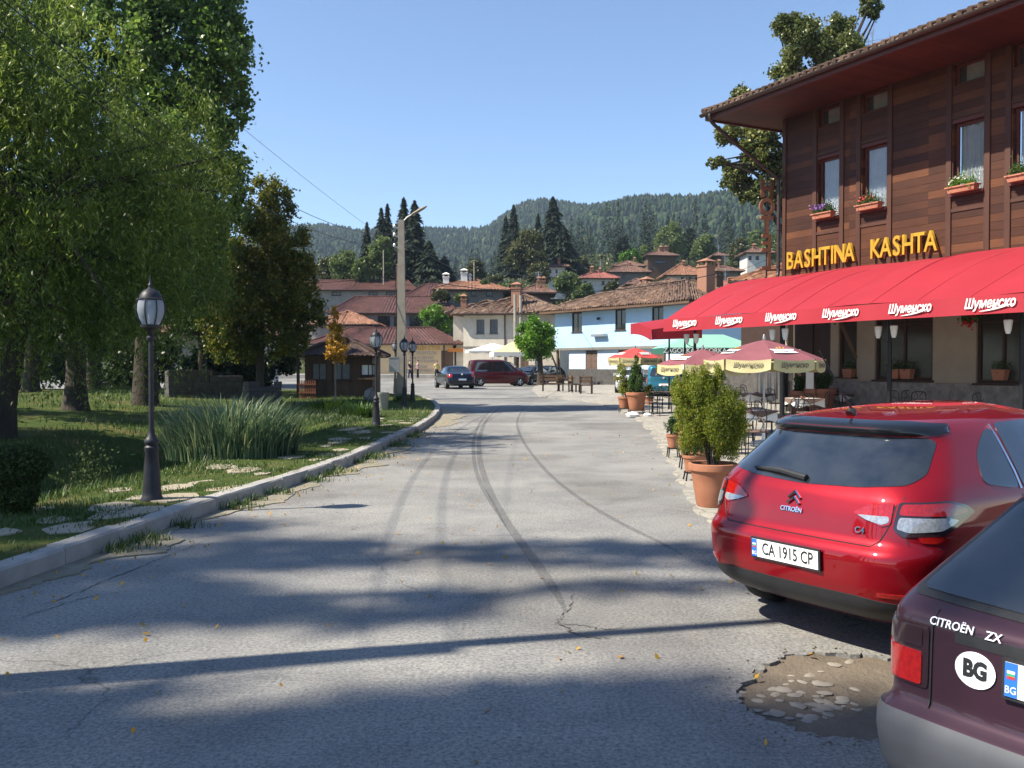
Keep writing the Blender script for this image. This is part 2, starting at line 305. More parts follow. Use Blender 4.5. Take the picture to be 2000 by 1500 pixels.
# foliage
leaf_mat('leaf_willow', [(0, (0.08, 0.135, 0.02)), (0.5, (0.15, 0.22, 0.034)), (0.85, (0.23, 0.31, 0.052)), (1, (0.4, 0.45, 0.16))], 0.5)
leaf_mat('leaf_poplar', [(0, (0.06, 0.12, 0.025)), (0.6, (0.115, 0.21, 0.04)), (1, (0.23, 0.34, 0.08))], 0.5, 0.35, 0.5)
leaf_mat('leaf_linden', [(0, (0.07, 0.1, 0.015)), (0.6, (0.13, 0.155, 0.025)), (0.85, (0.24, 0.23, 0.04)), (1, (0.36, 0.29, 0.05))], 0.45)
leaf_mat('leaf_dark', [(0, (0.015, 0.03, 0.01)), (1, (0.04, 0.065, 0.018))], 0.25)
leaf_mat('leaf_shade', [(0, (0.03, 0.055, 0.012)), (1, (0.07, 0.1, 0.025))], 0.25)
leaf_mat('leaf_autumn', [(0, (0.45, 0.22, 0.03)), (0.5, (0.65, 0.36, 0.04)), (0.8, (0.5, 0.3, 0.05)), (1, (0.16, 0.17, 0.03))], 0.4)
leaf_mat('leaf_bright', [(0, (0.07, 0.17, 0.012)), (0.6, (0.12, 0.27, 0.02)), (1, (0.19, 0.35, 0.035))], 0.4)
leaf_mat('leaf_birch', [(0, (0.08, 0.12, 0.035)), (0.6, (0.13, 0.18, 0.055)), (1, (0.18, 0.23, 0.075))], 0.35)
leaf_mat('leaf_oak', [(0, (0.055, 0.065, 0.022)), (0.6, (0.09, 0.1, 0.035)), (1, (0.15, 0.15, 0.06))], 0.3)
leaf_mat('leaf_spruce', [(0, (0.014, 0.024, 0.017)), (0.7, (0.026, 0.04, 0.025)), (1, (0.045, 0.06, 0.035))], 0.1, 0.7, 0.2)
leaf_mat('leaf_thuja', [(0, (0.11, 0.17, 0.018)), (0.55, (0.24, 0.3, 0.035)), (0.85, (0.36, 0.37, 0.06)), (1, (0.5, 0.4, 0.1))], 0.55)
leaf_mat('leaf_fern', [(0, (0.04, 0.09, 0.018)), (1, (0.08, 0.15, 0.03))], 0.3)
leaf_mat('leaf_box', [(0, (0.035, 0.055, 0.02)), (1, (0.08, 0.11, 0.04))], 0.25, 0.75, 0.15)
leaf_mat('leaf_inn', [(0, (0.07, 0.1, 0.025)), (0.6, (0.15, 0.175, 0.05)), (1, (0.28, 0.29, 0.12))], 0.35, 0.35, 0.5)
leaf_mat('blade', [(0, (0.04, 0.09, 0.02)), (0.7, (0.08, 0.14, 0.03)), (1, (0.17, 0.17, 0.06))], 0.3)
leaf_mat('reed_blade', [(0, (0.04, 0.085, 0.06)), (0.6, (0.09, 0.16, 0.1)), (1, (0.28, 0.32, 0.18))], 0.3)
leaf_mat('forest_needles', [(0, (0.018, 0.036, 0.018)), (0.5, (0.028, 0.05, 0.022)), (0.8, (0.045, 0.07, 0.03)), (0.93, (0.065, 0.085, 0.04)), (1, (0.09, 0.09, 0.05))], 0.05, 0.9, 0.1)
def mk_hill():
    m, nt, b = new_mat('hill_ground'); tc = nd(nt, 'ShaderNodeTexCoord'); V = tc.outputs['Object']
    n = nd(nt, 'ShaderNodeTexNoise', Scale=0.02, Detail=8, Roughness=0.7); nt.links.new(V, n.inputs['Vector'])
    c = ramp(nt, n.outputs[0], [(0.35, (0.03, 0.045, 0.02)), (0.6, (0.06, 0.075, 0.03)), (0.72, (0.12, 0.11, 0.06))]).outputs[0]
    nt.links.new(c, b.inputs['Base Color']); b.inputs['Roughness'].default_value = 0.95; b.inputs['Specular IOR Level'].default_value = 0.05
mk_hill()
# ------------------------------------------------------------------ mesh helpers
def link(name, me, mat, parent=None, smooth=False, loc=None, rz=0):
    if isinstance(mat, str): mat = M[mat]
    o = bpy.data.objects.new(name, me); COL.objects.link(o); me.materials.append(mat)
    if smooth: me.polygons.foreach_set('use_smooth', [True]*len(me.polygons))
    if parent is not None: o.parent = parent
    if loc is not None: o.location = loc
    o.rotation_euler.z = rz
    return o
def tag(o, label=None, cat=None, group=None, kind=None):
    if label: o['label'] = label
    if cat: o['category'] = cat
    if group: o['group'] = group
    if kind: o['kind'] = kind
    return o
def thing(name, label, cat, loc=(0, 0, 0), rz=0, group=None):
    o = bpy.data.objects.new(name, None); COL.objects.link(o); o.empty_display_size = 0.2
    o.location = loc; o.rotation_euler.z = rz
    return tag(o, label, cat, group)
def kids(o): return [c for c in bpy.data.objects if c.parent == o]
class MB:
    def __init__(s): s.V = []; s.F = []
    def add(s, V, F):
        n = len(s.V); s.V += [tuple(v) for v in V]; s.F += [tuple(i+n for i in f) for f in F]; return s
    def cb(s, x0, x1, y0, y1, z0, z1):
        return s.add([(x0, y0, z0), (x1, y0, z0), (x1, y1, z0), (x0, y1, z0), (x0, y0, z1), (x1, y0, z1), (x1, y1, z1), (x0, y1, z1)],
                     [(0, 3, 2, 1), (4, 5, 6, 7), (0, 1, 5, 4), (1, 2, 6, 5), (2, 3, 7, 6), (3, 0, 4, 7)])
    def box(s, c, sz, rz=0, bev=0):
        m = MB(); m.cb(-sz[0]/2, sz[0]/2, -sz[1]/2, sz[1]/2, -sz[2]/2, sz[2]/2)
        ca, sa = math.cos(rz), math.sin(rz)
        return s.add([(c[0]+x*ca-y*sa, c[1]+x*sa+y*ca, c[2]+z) for x, y, z in m.V], m.F)
    def bar(s, a, b, w, h=None):
        """square bar from a to b"""
        return s.tube([a, b], [w/2*1.414]*2, 4)
    def tube(s, pts, rad, n=8, cap=True):
        P = [Vector(p) for p in pts]
        if not hasattr(rad, '__len__'): rad = [rad]*len(P)
        V = []; F = []; up = Vector((0, 0, 1)); px = None
        for i, p in enumerate(P):
            d = (P[min(i+1, len(P)-1)]-P[max(i-1, 0)])
            d = d.normalized() if d.length > 1e-9 else up
            if px is None:
                a = up if abs(d.z) < 0.95 else Vector((1, 0, 0)); px = d.cross(a).normalized()
            else:
                px = (px - d*px.dot(d)); px = px.normalized() if px.length > 1e-6 else d.orthogonal().normalized()
            py = d.cross(px)
            for k in range(n):
                an = 2*math.pi*(k+0.5)/n; V.append(p+(px*math.cos(an)+py*math.sin(an))*rad[i])
        for i in range(len(P)-1):
            for k in range(n):
                a, b = i*n+k, i*n+(k+1) % n; F.append((a, b, b+n, a+n))
        if cap: F.append(tuple(range(n-1, -1, -1))); F.append(tuple(range((len(P)-1)*n, len(P)*n)))
        return s.add(V, F)
    def lathe(s, prof, n=24, c=(0, 0, 0), cap=True):
        V = []; F = []
        for r, z in prof:
            for k in range(n):
                a = 2*math.pi*k/n; V.append((c[0]+r*math.cos(a), c[1]+r*math.sin(a), c[2]+z))
        for i in range(len(prof)-1):
            for k in range(n):
                a, b = i*n+k, i*n+(k+1) % n; F.append((a, b, b+n, a+n))
        if cap: F.append(tuple(range(n-1, -1, -1))); F.append(tuple(range((len(prof)-1)*n, len(prof)*n)))
        return s.add(V, F)
    def grid(s, fn, nu, nv):
        V = [fn(i/nu, j/nv) for j in range(nv+1) for i in range(nu+1)]
        F = [(j*(nu+1)+i, j*(nu+1)+i+1, (j+1)*(nu+1)+i+1, (j+1)*(nu+1)+i) for j in range(nv) for i in range(nu)]
        return s.add(V, F)
    def prism(s, poly, a, b, ax='y'):
        """polygon in the plane across axis ax, extruded from a to b"""
        f = {'y': lambda p, t: (p[0], t, p[1]), 'z': lambda p, t: (p[0], p[1], t), 'x': lambda p, t: (t, p[0], p[1])}[ax]
        n = len(poly); V = [f(p, a) for p in poly]+[f(p, b) for p in poly]
        F = [tuple(range(n)), tuple(range(2*n-1, n-1, -1))]+[(i, i+n, (i+1) % n+n, (i+1) % n) for i in range(n)]
        return s.add(V, F)
    def build(s, name, mat, parent=None, smooth=False, loc=None, rz=0, fix=True):
        me = bpy.data.meshes.new(name); me.from_pydata(s.V, [], s.F); me.update()
        if fix:
            bm = bmesh.new(); bm.from_mesh(me); bmesh.ops.recalc_face_normals(bm, faces=bm.faces); bm.to_mesh(me); bm.free()
        o = link(name, me, mat, parent, False, loc, rz)
        if smooth:
            me.polygons.foreach_set('use_smooth', [True]*len(me.polygons))
            try: me.set_sharp_from_angle(angle=R(smooth if smooth > 1 else 40))
            except Exception: pass
        return o
def np_mesh(name, V, F, mat, parent=None, smooth=False):
    """V (N,3) float, F (K,m) int, all faces the same size"""
    me = bpy.data.meshes.new(name); k = F.shape[1]
    me.vertices.add(len(V)); me.vertices.foreach_set('co', np.ascontiguousarray(V, dtype=np.float32).ravel())
    me.loops.add(F.size); me.loops.foreach_set('vertex_index', np.ascontiguousarray(F, dtype=np.int32).ravel())
    me.polygons.add(len(F)); me.polygons.foreach_set('loop_start', np.arange(0, F.size, k, dtype=np.int32))
    me.update(calc_edges=True); me.validate()
    return link(name, me, mat, parent, smooth)
def leaf_quads(P, size, aspect=0.5, droop=0.0, up=0.4, out=None):
    """one diamond leaf at every point"""
    n = len(P); size = np.broadcast_to(size, (n,))*rng.uniform(0.7, 1.3, n)
    d = rng.normal(size=(n, 3)); d /= np.linalg.norm(d, axis=1)[:, None]
    d[:, 2] -= droop; d /= np.linalg.norm(d, axis=1)[:, None]
    nn = rng.normal(size=(n, 3)); nn[:, 2] += up
    if out is not None: nn += out*0.8
    sd = np.cross(d, nn); sd /= np.linalg.norm(sd, axis=1)[:, None]+1e-9
    L = size[:, None]; W = L*aspect
    c = np.cross(sd, d)
    V = np.stack([P-d*L*0.5, P+sd*W*0.5+c*L*0.06, P+d*L*0.5, P-sd*W*0.5+c*L*0.06], 1).reshape(-1, 3)
    F = np.arange(4*n).reshape(n, 4)
    return V, F
def clumps(ell, per, frac=0.33, shell=0.65):
    """clump centres in a list of ellipsoids"""
    C = []; Rr = []
    for cx, cy, cz, rx, ry, rz in ell:
        k = per if isinstance(per, int) else int(per*rx*rz)
        v = rng.normal(size=(k, 3)); v /= np.linalg.norm(v, axis=1)[:, None]
        rad = shell+(1-shell)*rng.uniform(size=(k, 1))**0.7
        inner = rng.uniform(size=(k, 1)) < 0.2; rad = np.where(inner, rng.uniform(0.2, 0.7, (k, 1)), rad)
        C.append(np.array([cx, cy, cz])+v*rad*np.array([rx, ry, rz])*(1-frac*0.6)); Rr.append(np.full(k, frac*min(rx, ry, rz))*rng.uniform(0.55, 1.35, k))
    return np.concatenate(C), np.concatenate(Rr)
def tree(name, label, cat, loc, ell, nleaf, size, lmat, trunk_r, trunk_h, group=None, per=40, frac=0.33, droop=0.0, aspect=0.5, lean=(0, 0),
         bark='bark', limbs=14, flat=1.0, shell=0.65, strands=0, seed=None):
    t = thing(name, label, cat, loc, 0, group)
    C, Rr = clumps(ell, per, frac, shell)
    p = Rr**2; p /= p.sum(); idx = rng.choice(len(C), nleaf, p=p)
    v = rng.normal(size=(nleaf, 3)); v /= np.linalg.norm(v, axis=1)[:, None]
    rad = np.clip(np.abs(rng.normal(0, .62, (nleaf, 1))), 0, 1.6)
    P = C[idx]+v*rad*Rr[idx][:, None]*np.array([1, 1, flat])
    if strands: P[:, 2] -= rng.exponential(strands, nleaf)*(rng.uniform(size=nleaf) < 0.6)
    V, F = leaf_quads(P, size, aspect, droop)
    np_mesh('crown', V, F, lmat, t)
    b = MB(); top = Vector((lean[0], lean[1], trunk_h))
    pts = [Vector((lean[0]*q*q+0.08*trunk_r*math.sin(5*q), lean[1]*q*q, trunk_h*q)) for q in (-0.02, 0.03, 0.15, 0.35, 0.6, 0.8, 1)]
    b.tube(pts, [trunk_r*k for k in (1.5, 1.25, 1.0, 0.9, 0.78, 0.66, 0.5)], 10)
    for i in rng.choice(len(C), min(limbs, len(C)), replace=False):
        e = Vector(C[i]); s0 = top*random.uniform(0.55, 1.0); s0.z = min(s0.z, e.z-0.1) if e.z > 0.5*trunk_h else s0.z
        q = max(0, s0.z/trunk_h); s0.x = lean[0]*q*q; s0.y = lean[1]*q*q
        mid = s0.lerp(e, 0.5)+Vector((0, 0, 0.12*(e-s0).length)); r0 = trunk_r*random.uniform(0.25, 0.45)
        b.tube([s0, s0.lerp(mid, 0.5), mid, mid.lerp(e, 0.5), e], [r0, r0*0.8, r0*0.6, r0*0.4, r0*0.15], 6)
    b.build('trunk', bark, t, smooth=True)
    return t
def spruce_np(h, r, n, base=0.06):
    """drooping whorls of needle sprays"""
    q = rng.uniform(0, 1, n)**1.25; tiers = max(8, int(h*1.1))
    z = base*h+q*h*(0.985-base)
    ph = (q*tiers) % 1.0
    rr = r*(1-q)**0.85*(1.0-0.4*ph)*rng.uniform(0.25, 1.05, n)**0.6+0.03
    a = rng.uniform(0, 2*math.pi, n)
    lob = 1+0.3*np.sin(a*5+np.floor(q*tiers)*2.1)+0.22*np.sin(a*2+np.floor(q*tiers)*3.7)
    rr *= lob; z -= rr*0.28
    P = np.stack([rr*np.cos(a), rr*np.sin(a), z], 1)
    o = np.stack([np.cos(a), np.sin(a), np.full(n, -0.55)], 1); o += rng.normal(size=(n, 3))*0.25
    o /= np.linalg.norm(o, axis=1)[:, None]
    sd = np.stack([-np.sin(a), np.cos(a), rng.normal(size=n)*0.4], 1); sd /= np.linalg.norm(sd, axis=1)[:, None]
    L = (0.1+0.13*(1-q))[:, None]*r*rng.uniform(0.7, 1.4, (n, 1))+0.12; W = L*0.42
    V = np.stack([P-o*L*0.6, P+sd*W*0.6, P+o*L*0.7, P-sd*W*0.6], 1).reshape(-1, 3)
    return V, np.arange(4*n).reshape(n, 4)
def spruce(label, loc, h, r, n=2600, group=None, mat='leaf_spruce', cat='tree', name='spruce_tree'):
    t = thing(name, label, cat, loc, 0, group)
    V, F = spruce_np(h, r, n); np_mesh('crown', V, F, mat, t)
    MB().tube([(0, 0, -0.3), (0, 0, h*0.5), (0, 0, h*0.97)], [r*0.09, r*0.05, 0.02], 7).build('trunk', 'bark', t, smooth=True)
    return t
def text(s, size, mat, parent, mw, name='lettering', ext=0.004, shear=0.0, off=0.0, align='CENTER', sx=1.0, group=None):
    c = bpy.data.curves.new('t', 'FONT'); c.body = s; c.size = size; c.extrude = ext; c.shear = shear; c.offset = off
    c.align_x = align; c.align_y = 'CENTER'; c.resolution_u = 3
    o = bpy.data.objects.new('t', c); COL.objects.link(o)
    me = bpy.data.meshes.new_from_object(o)
    bpy.data.objects.remove(o); bpy.data.curves.remove(c)
    me.name = name
    me.transform(mw @ Matrix.Diagonal((sx, 1, 1, 1)))
    me.materials.clear()
    return link(name, me, mat, parent)
def frame(o, x, y):
    """matrix whose x axis is text direction, y axis the text's up, z its normal"""
    x = Vector(x).normalized(); y = Vector(y); y = (y-x*y.dot(x)).normalized(); z = x.cross(y)
    m = Matrix((x, y, z)).transposed().to_4x4(); m.translation = Vector(o); return m
def fill_sheet(name, outer, mat, zf, holes=(), step=None, lip=0.0, parent=None, smooth=False):
    """flat sheet filling an outline (list of xy) with holes, draped on zf(x, y)"""
    bm = bmesh.new(); es = []
    for loop in [outer]+list(holes):
        vs = [bm.verts.new((p[0], p[1], 0)) for p in loop]
        es += [bm.edges.new((vs[i], vs[(i+1) % len(vs)])) for i in range(len(vs))]
    bmesh.ops.triangle_fill(bm, edges=es, use_beauty=True, use_dissolve=False)
    if step:
        xs = [v.co.x for v in bm.verts]; ys = [v.co.y for v in bm.verts]
        for ax, lo, hi in ((0, min(xs), max(xs)), (1, min(ys), max(ys))):
            t = lo+step
            while t < hi:
                co = [0, 0, 0]; co[ax] = t; no = [0, 0, 0]; no[ax] = 1
                bmesh.ops.bisect_plane(bm, geom=bm.verts[:]+bm.edges[:]+bm.faces[:], plane_co=co, plane_no=no); t += step
    for f in bm.faces:
        if f.normal.z < 0: f.normal_flip()
    if lip:
        be = [e for e in bm.edges if e.is_boundary]
        r = bmesh.ops.extrude_edge_only(bm, edges=be); low = [g for g in r['geom'] if isinstance(g, bmesh.types.BMVert)]
        ls = set(low)
        for v in bm.verts: v.co.z = zf(v.co.x, v.co.y)-(lip if v in ls else 0)
    else:
        for v in bm.verts: v.co.z = zf(v.co.x, v.co.y)
    me = bpy.data.meshes.new(name); bm.to_mesh(me); bm.free()
    return link(name, me, mat, parent, smooth)
def copy_tree(o, parent=None, label=None, group=None):
    c = o.copy(); COL.objects.link(c)
    if parent is not None: c.parent = parent
    for ch in list(KIDS.get(o.name, [])) or kids(o): copy_tree(ch, c)
    if label: c['label'] = label
    if group: c['group'] = group
    return c
KIDS = {}
def grass_blades(name, pts, h, mat, parent=None, width=0.012, lean=0.35, seg=2):
    """one bent blade per point; pts (N,3), h (N,)"""
    n = len(pts); a = rng.uniform(0, 2*math.pi, n); d = np.stack([np.cos(a), np.sin(a), np.zeros(n)], 1)
    s = np.stack([-np.sin(a), np.cos(a), np.zeros(n)], 1)*(width*rng.uniform(0.7, 1.3, n))[:, None]
    ln = (lean*rng.uniform(0.2, 1.2, n)*h)[:, None]; hh = h[:, None]*np.array([0, 0, 1])
    V = np.stack([pts-s, pts+s, pts+s*0.8+d*ln*0.3+hh*0.55, pts-s*0.8+d*ln*0.3+hh*0.55, pts+s*0.1+d*ln+hh*0.97, pts-s*0.1+d*ln+hh*0.97], 1).reshape(-1, 3)
    b = np.arange(n)[:, None]*6
    F = np.concatenate([b+np.array([0, 1, 2, 3]), b+np.array([3, 2, 4, 5])], 0)
    return np_mesh(name, V, F, mat, parent)
# ------------------------------------------------------------------ the ground, the road, the kerb and the hills
def jag(pts, amp, n=5, seed=3):
    rr = random.Random(seed); out = []
    for i in range(len(pts)):
        a, b = Vector(pts[i][:2]), Vector(pts[(i+1) % len(pts)][:2])
        for k in range(n):
            p = a.lerp(b, k/n); out.append((p.x+rr.uniform(-amp, amp), p.y+rr.uniform(-amp, amp)))
    return out
KERB = [(-4.6, -12, 0), (-4.45, -3, 0), (-4.3, 2, 0), (-4.17, 5, 0)] + [gp(*p) for p in ((0, 1152), (200, 1080), (400, 1007), (600, 940), (700, 902), (780, 862), (830, 836), (855, 815), (859, 800), (845, 787), (812, 778))]
KL = smooth_poly([(p[0], p[1], 0) for p in KERB], 6)
KL += [Vector((-9.5, 51, 0)), Vector((-16, 52, 0)), Vector((-40, 53, 0))]
KX = np.array([p.x for p in KL[:70]]); KY = np.array([p.y for p in KL[:70]])
def kerb_x(y):
    for i in range(len(KL)-1):
        if KL[i].y <= y <= KL[i+1].y: 
            t = (y-KL[i].y)/max(1e-6, KL[i+1].y-KL[i].y); return KL[i].x+(KL[i+1].x-KL[i].x)*t
    return KL[0].x if y < KL[0].y else -9.0
def offset_line(L, d):
    out = []
    for i, p in enumerate(L):
        t = (L[min(i+1, len(L)-1)]-L[max(i-1, 0)]).normalized(); out.append(p+Vector((-t.y, t.x, 0))*d)
    return out
def park_z(x, y):
    """park ground left of the kerb: level by the kerb, a dip further left, rising lawn beyond"""
    d = kerb_x(y)-x if y < 45 else 6
    z = zr(x, y)+0.158
    if y < 30:
        dip = sst((d-1.9)/1.0)*(1-sst((d-4.8)/2.5))*(1-sst((y-21)/6))
        z -= 0.75*dip
    z += 0.35*sst((d-7)/6)
    return z+0.03*math.sin(x*1.9+y*0.7)*sst((d-2)/3)
# wide ground sheet, reaching the horizon under everything
def hill_z(x, y):
    """hillside of the village and the forested ridges behind it"""
    z = zr(x, y)-0.25-1.2*(1-sst((y-50)/25))
    if y > 84:
        s = min(1, max(0, (y-84)/175)); side = 0.45+0.55*sst((x+45)/70)
        z += side*33*s**1.15
        z -= 16*sst((y-280)/160)
    if y > 320:
        zl = 181*sst((y-360)/900)*(0.9+0.1*math.sin(x*0.004+1.0)) 
        pk = math.exp(-((x-205)/ (330 if x < 205 else 420))**2)
        zrr = 136*sst((y-300)/620)*pk
        z = max(z, 0) + max(zl, zrr)*1.0+6*math.sin(x*0.021+y*0.006)*sst((y-400)/300)+4*math.sin(x*0.047-y*0.011)*sst((y-400)/300)
    return z
ys = np.concatenate([np.arange(-40, 84, 8.0), np.arange(84, 300, 5.0), np.arange(300, 1480, 18.0)])
xs = np.concatenate([np.arange(-1200, -300, 50.0), np.arange(-300, 300, 8.0), np.arange(300, 1201, 50.0)])
V = np.array([(x, y, hill_z(x, y)) for y in ys for x in xs]); nx = len(xs)
F = np.array([(j*nx+i, j*nx+i+1, (j+1)*nx+i+1, (j+1)*nx+i) for j in range(len(ys)-1) for i in range(nx-1)])
tag(np_mesh('ground', V, F, 'hill_ground', smooth=True), 'ground rising into wooded hills behind the village', kind='structure')
# forest on the far hills: one mass of conifers
def forest():
    n = 60000
    x = rng.uniform(-560, 620, n); y = rng.uniform(400, 1330, n)
    k = (np.abs(x/y) < 0.47)
    # thinner cover on the bare crest of the left ridge
    bare = (y > 1120) & (x < 60) & (np.sin(x*0.03)+np.sin(x*0.013+2) > -0.2)
    k &= ~(bare & (rng.uniform(size=n) < 0.85))
    x, y = x[k], y[k]; z = np.array([hill_z(a, b) for a, b in zip(x, y)])
    n = len(x); h = rng.uniform(8, 14, n); r = h*rng.uniform(0.2, 0.3, n); lf = rng.uniform(size=n) < 0.22
    r = np.where(lf, h*0.36, r); h = np.where(lf, h*0.75, h)
    prof = [(0.06, 1.0), (0.42, 0.62), (0.46, 0.8), (0.74, 0.36), (0.77, 0.48), (1.0, 0.02)]
    lprof = [(0.0, 0.5), (0.25, 0.95), (0.5, 1.0), (0.72, 0.85), (0.9, 0.5), (1.0, 0.05)]
    ns = 6; ph = rng.uniform(0, 6.28, n); V = []
    for (q, rr), (q2, r2) in zip(prof, lprof):
        for j in range(ns):
            a = ph+2*math.pi*j/ns; jit = rng.uniform(0.72, 1.28, n)
            ra = np.where(lf, r2, rr)*r*jit; qq = np.where(lf, q2, q)
            V.append(np.stack([x+np.cos(a)*ra, y+np.sin(a)*ra, z+h*qq-rng.uniform(0, 0.06, n)*h], 1))
    V = np.stack(V, 1).reshape(-1, 3); nv = ns*6
    f = np.array([(i*ns+j, i*ns+(j+1) % ns, (i+1)*ns+(j+1) % ns, (i+1)*ns+j) for i in range(5) for j in range(ns)])
    F = (np.arange(n)[:, None, None]*nv+f[None]).reshape(-1, 4)
    tag(np_mesh('forest', V, F, 'forest_needles'), 'dense conifer forest covering the far hills', kind='stuff')
forest()
# road with the broken-out hole by the parked cars
HOLE = jag([gp(*p) for p in ((1436, 1350), (1470, 1318), (1490, 1300), (1540, 1280), (1600, 1272), (1680, 1275), (1800, 1290), (1900, 1330), (1900, 1420), (1760, 1442), (1690, 1445), (1600, 1435), (1540, 1420), (1480, 1398), (1450, 1375))], 0.03, 6, 5)
road_out = [(-9, -14), (60, -14), (60, 88.5), (-60, 88.5), (-60, 48), (-9, 48)]
def road_z(x, y): return zr(x, y)+0.004*math.sin(x*1.3+y*0.4)
RL = [(p.x-.12, p.y) for p in KL if -12 <= p.y <= 50]
o = fill_sheet('road', [(RL[0][0], -12), (40, -12), (40, 88), (-50, 88), (-50, 52.9)]+RL[::-1][:-1], 'asphalt', road_z, [HOLE], 2.5, 0.03)
tag(o, 'worn grey asphalt road curving away to the left', kind='structure')
hb = [Vector((p[0], p[1])) for p in HOLE]; hc = sum(hb, Vector((0, 0)))/len(hb)
def dirt_z(x, y): return -0.02+0.009*math.sin(x*9+2)*math.sin(y*11)+0.005*math.sin(x*31)*math.sin(y*27+1)
tag(fill_sheet('pothole_floor', [tuple(hc+(p-hc)*1.05) for p in hb], 'dirt', dirt_z, (), 0.06, smooth=True), 'brown dirt bottom of the broken asphalt by the parked cars', kind='structure')
def pebbles(name, pts, mat, smin, smax, flat=0.5):
    V = []; F = []; 
    for p in pts:
        s = random.uniform(smin, smax); a = random.uniform(0, 6.28); k = 7; n = len(V)
        e = random.uniform(0.5, 0.95)
        rr = [random.uniform(0.75, 1.15) for _ in range(k)]
        for zz, q in ((-0.3, 0.9), (0.25, 1.0), (0.75, 0.62)):
            for j in range(k):
                t = 2*math.pi*j/k; x = math.cos(t)*s*q*rr[j]; y = math.sin(t)*s*q*rr[j]*e
                V.append((p[0]+x*math.cos(a)-y*math.sin(a), p[1]+x*math.sin(a)+y*math.cos(a), p[2]+zz*s*flat))
        for i in range(2):
            for j in range(k): F.append((n+i*k+j, n+i*k+(j+1) % k, n+(i+1)*k+(j+1) % k, n+(i+1)*k+j))
        F.append(tuple(n+2*k+j for j in range(k)))
    m = MB(); m.V = V; m.F = F
    return m.build(name, mat, None, smooth=50)
pts = []
for _ in range(58):
    p = gp(random.gauss(1575, 65), random.gauss(1355, 34)); pts.append((p.x, p.y, dirt_z(p.x, p.y)))
tag(pebbles('embedded_stones', pts, 'pale_stone', 0.02, 0.06, 0.2), 'pale stones showing in the dirt of the pothole', kind='stuff')
crumbs = []
for p in HOLE[::3]:
    for _ in range(3):
        q = Vector(p)+(Vector(p)-Vector((1.55, 4.75))).normalized()*abs(random.gauss(0, .09)); crumbs.append((q.x+random.gauss(0, .03), q.y+random.gauss(0, .03), 0.002))
tag(pebbles('asphalt_crumbs', crumbs, 'grit', 0.004, 0.012, 0.6), 'loose crumbs of asphalt round the pothole', kind='stuff')
# cracks by the patch edge and tyre marks
def strip(name, line, wd, mat, z=0.004, label=None, kind='structure', taper=True, jit=0):
    m = MB(); L = line; N = len(L); V = []
    for i, p in enumerate(L):
        t = (L[min(i+1, N-1)]-L[max(i-1, 0)]).normalized(); s = Vector((-t.y, t.x, 0))
        q = i/(N-1); ww = wd*(min(1, 5*q, 5*(1-q)) if taper else 1)*(1+random.uniform(-jit, jit))
        for sg in (-1, 1):
            v = p+s*sg*ww/2; V.append((v.x, v.y, road_z(v.x, v.y)+z))
    m.add(V, [(2*i, 2*i+1, 2*i+3, 2*i+2) for i in range(N-1)])
    return tag(m.build(name, mat), label, kind=kind)
for pl, wd, lb in (([(1045, 786), (1022, 800), (1010, 825), (1022, 862), (1062, 915), (1120, 965), (1200, 1015), (1300, 1065), (1340, 1090)], 0.07, 'dark curved tyre mark nearest the terrace'),
                   ([(985, 790), (955, 815), (938, 850), (937, 895), (955, 955), (990, 1020), (1040, 1090), (1090, 1165), (1105, 1200)], 0.1, 'middle of three dark curved tyre marks'),
                   ([(965, 795), (940, 822), (926, 855), (925, 890), (935, 935), (965, 990), (995, 1040)], 0.07, 'leftmost of three dark curved tyre marks')):
    strip('tyre_mark', smooth_poly([gp(*p) for p in pl], 8), wd, 'tyre_mark', 0.005, lb)
for pl, wd in (([(1085, 1216), (1105, 1226), (1125, 1240), (1160, 1246), (1200, 1248)], 0.011), ([(1240, 1215), (1190, 1230), (1130, 1222), (1090, 1215), (1110, 1190), (1122, 1150)], 0.008),
               ([(60, 1190), (150, 1158), (240, 1120), (330, 1085), (420, 1050)], 0.009), ([(20, 1215), (120, 1180), (200, 1160)], 0.008)):
    strip('road_crack', jag_line if False else [p+Vector((random.uniform(-.022, .022), random.uniform(-.022, .022), 0)) for p in smooth_poly([gp(*p) for p in pl], 12)], wd, 'dark_stone', 0.005, 'thin dark crack in the asphalt', jit=0.6)
# kerb: a concrete profile swept along the curve, in long cast segments
def kerb():
    m = MB(); H = 0.17; prof = [(0, -0.05), (0.0, H-0.02), (-0.02, H), (-0.18, H+0.005), (-0.2, -0.05)]
    L = []; D = [0]
    for i in range(1, len(KL)): D.append(D[-1]+(KL[i]-KL[i-1]).length)
    def pos(d):
        i = max(0, min(len(KL)-2, int(np.searchsorted(D, d))-1)); return KL[i].lerp(KL[i+1], (d-D[i])/max(1e-6, D[i+1]-D[i]))
    d = 0; joint = []
    while d < min(D[-1], 75):
        for q, j in ((0, 1), (.012, 0), (.25, 0), (.5, 0), (.75, 0), (.985, 0), (.997, 1)): L.append(pos(d+q)); joint.append(j)
        d += 1.0
    N = len(L)
    V = []
    for i, p in enumerate(L):
        t = (L[min(i+1, N-1)]-L[max(i-1, 0)]).normalized(); s = Vector((t.y, -t.x, 0))
        if i % 7 == 0: ju, jz = random.uniform(-.012, .012), random.uniform(-.008, .008)
        for u, z in prof:
            if joint[i]: u = u*.9-.018; z = z-.02
            v = p+s*(u+ju+random.uniform(-.005, .005)); V.append((v.x, v.y, zr(v.x, v.y)+z+jz+random.uniform(-.004, .004)))
    k = len(prof)
    m.add(V, [(i*k+j, i*k+j+1, (i+1)*k+j+1, (i+1)*k+j) for i in range(N-1) for j in range(k-1)])
    tag(m.build('kerb', 'concrete'), 'weathered concrete kerb along the park', kind='structure')
kerb()
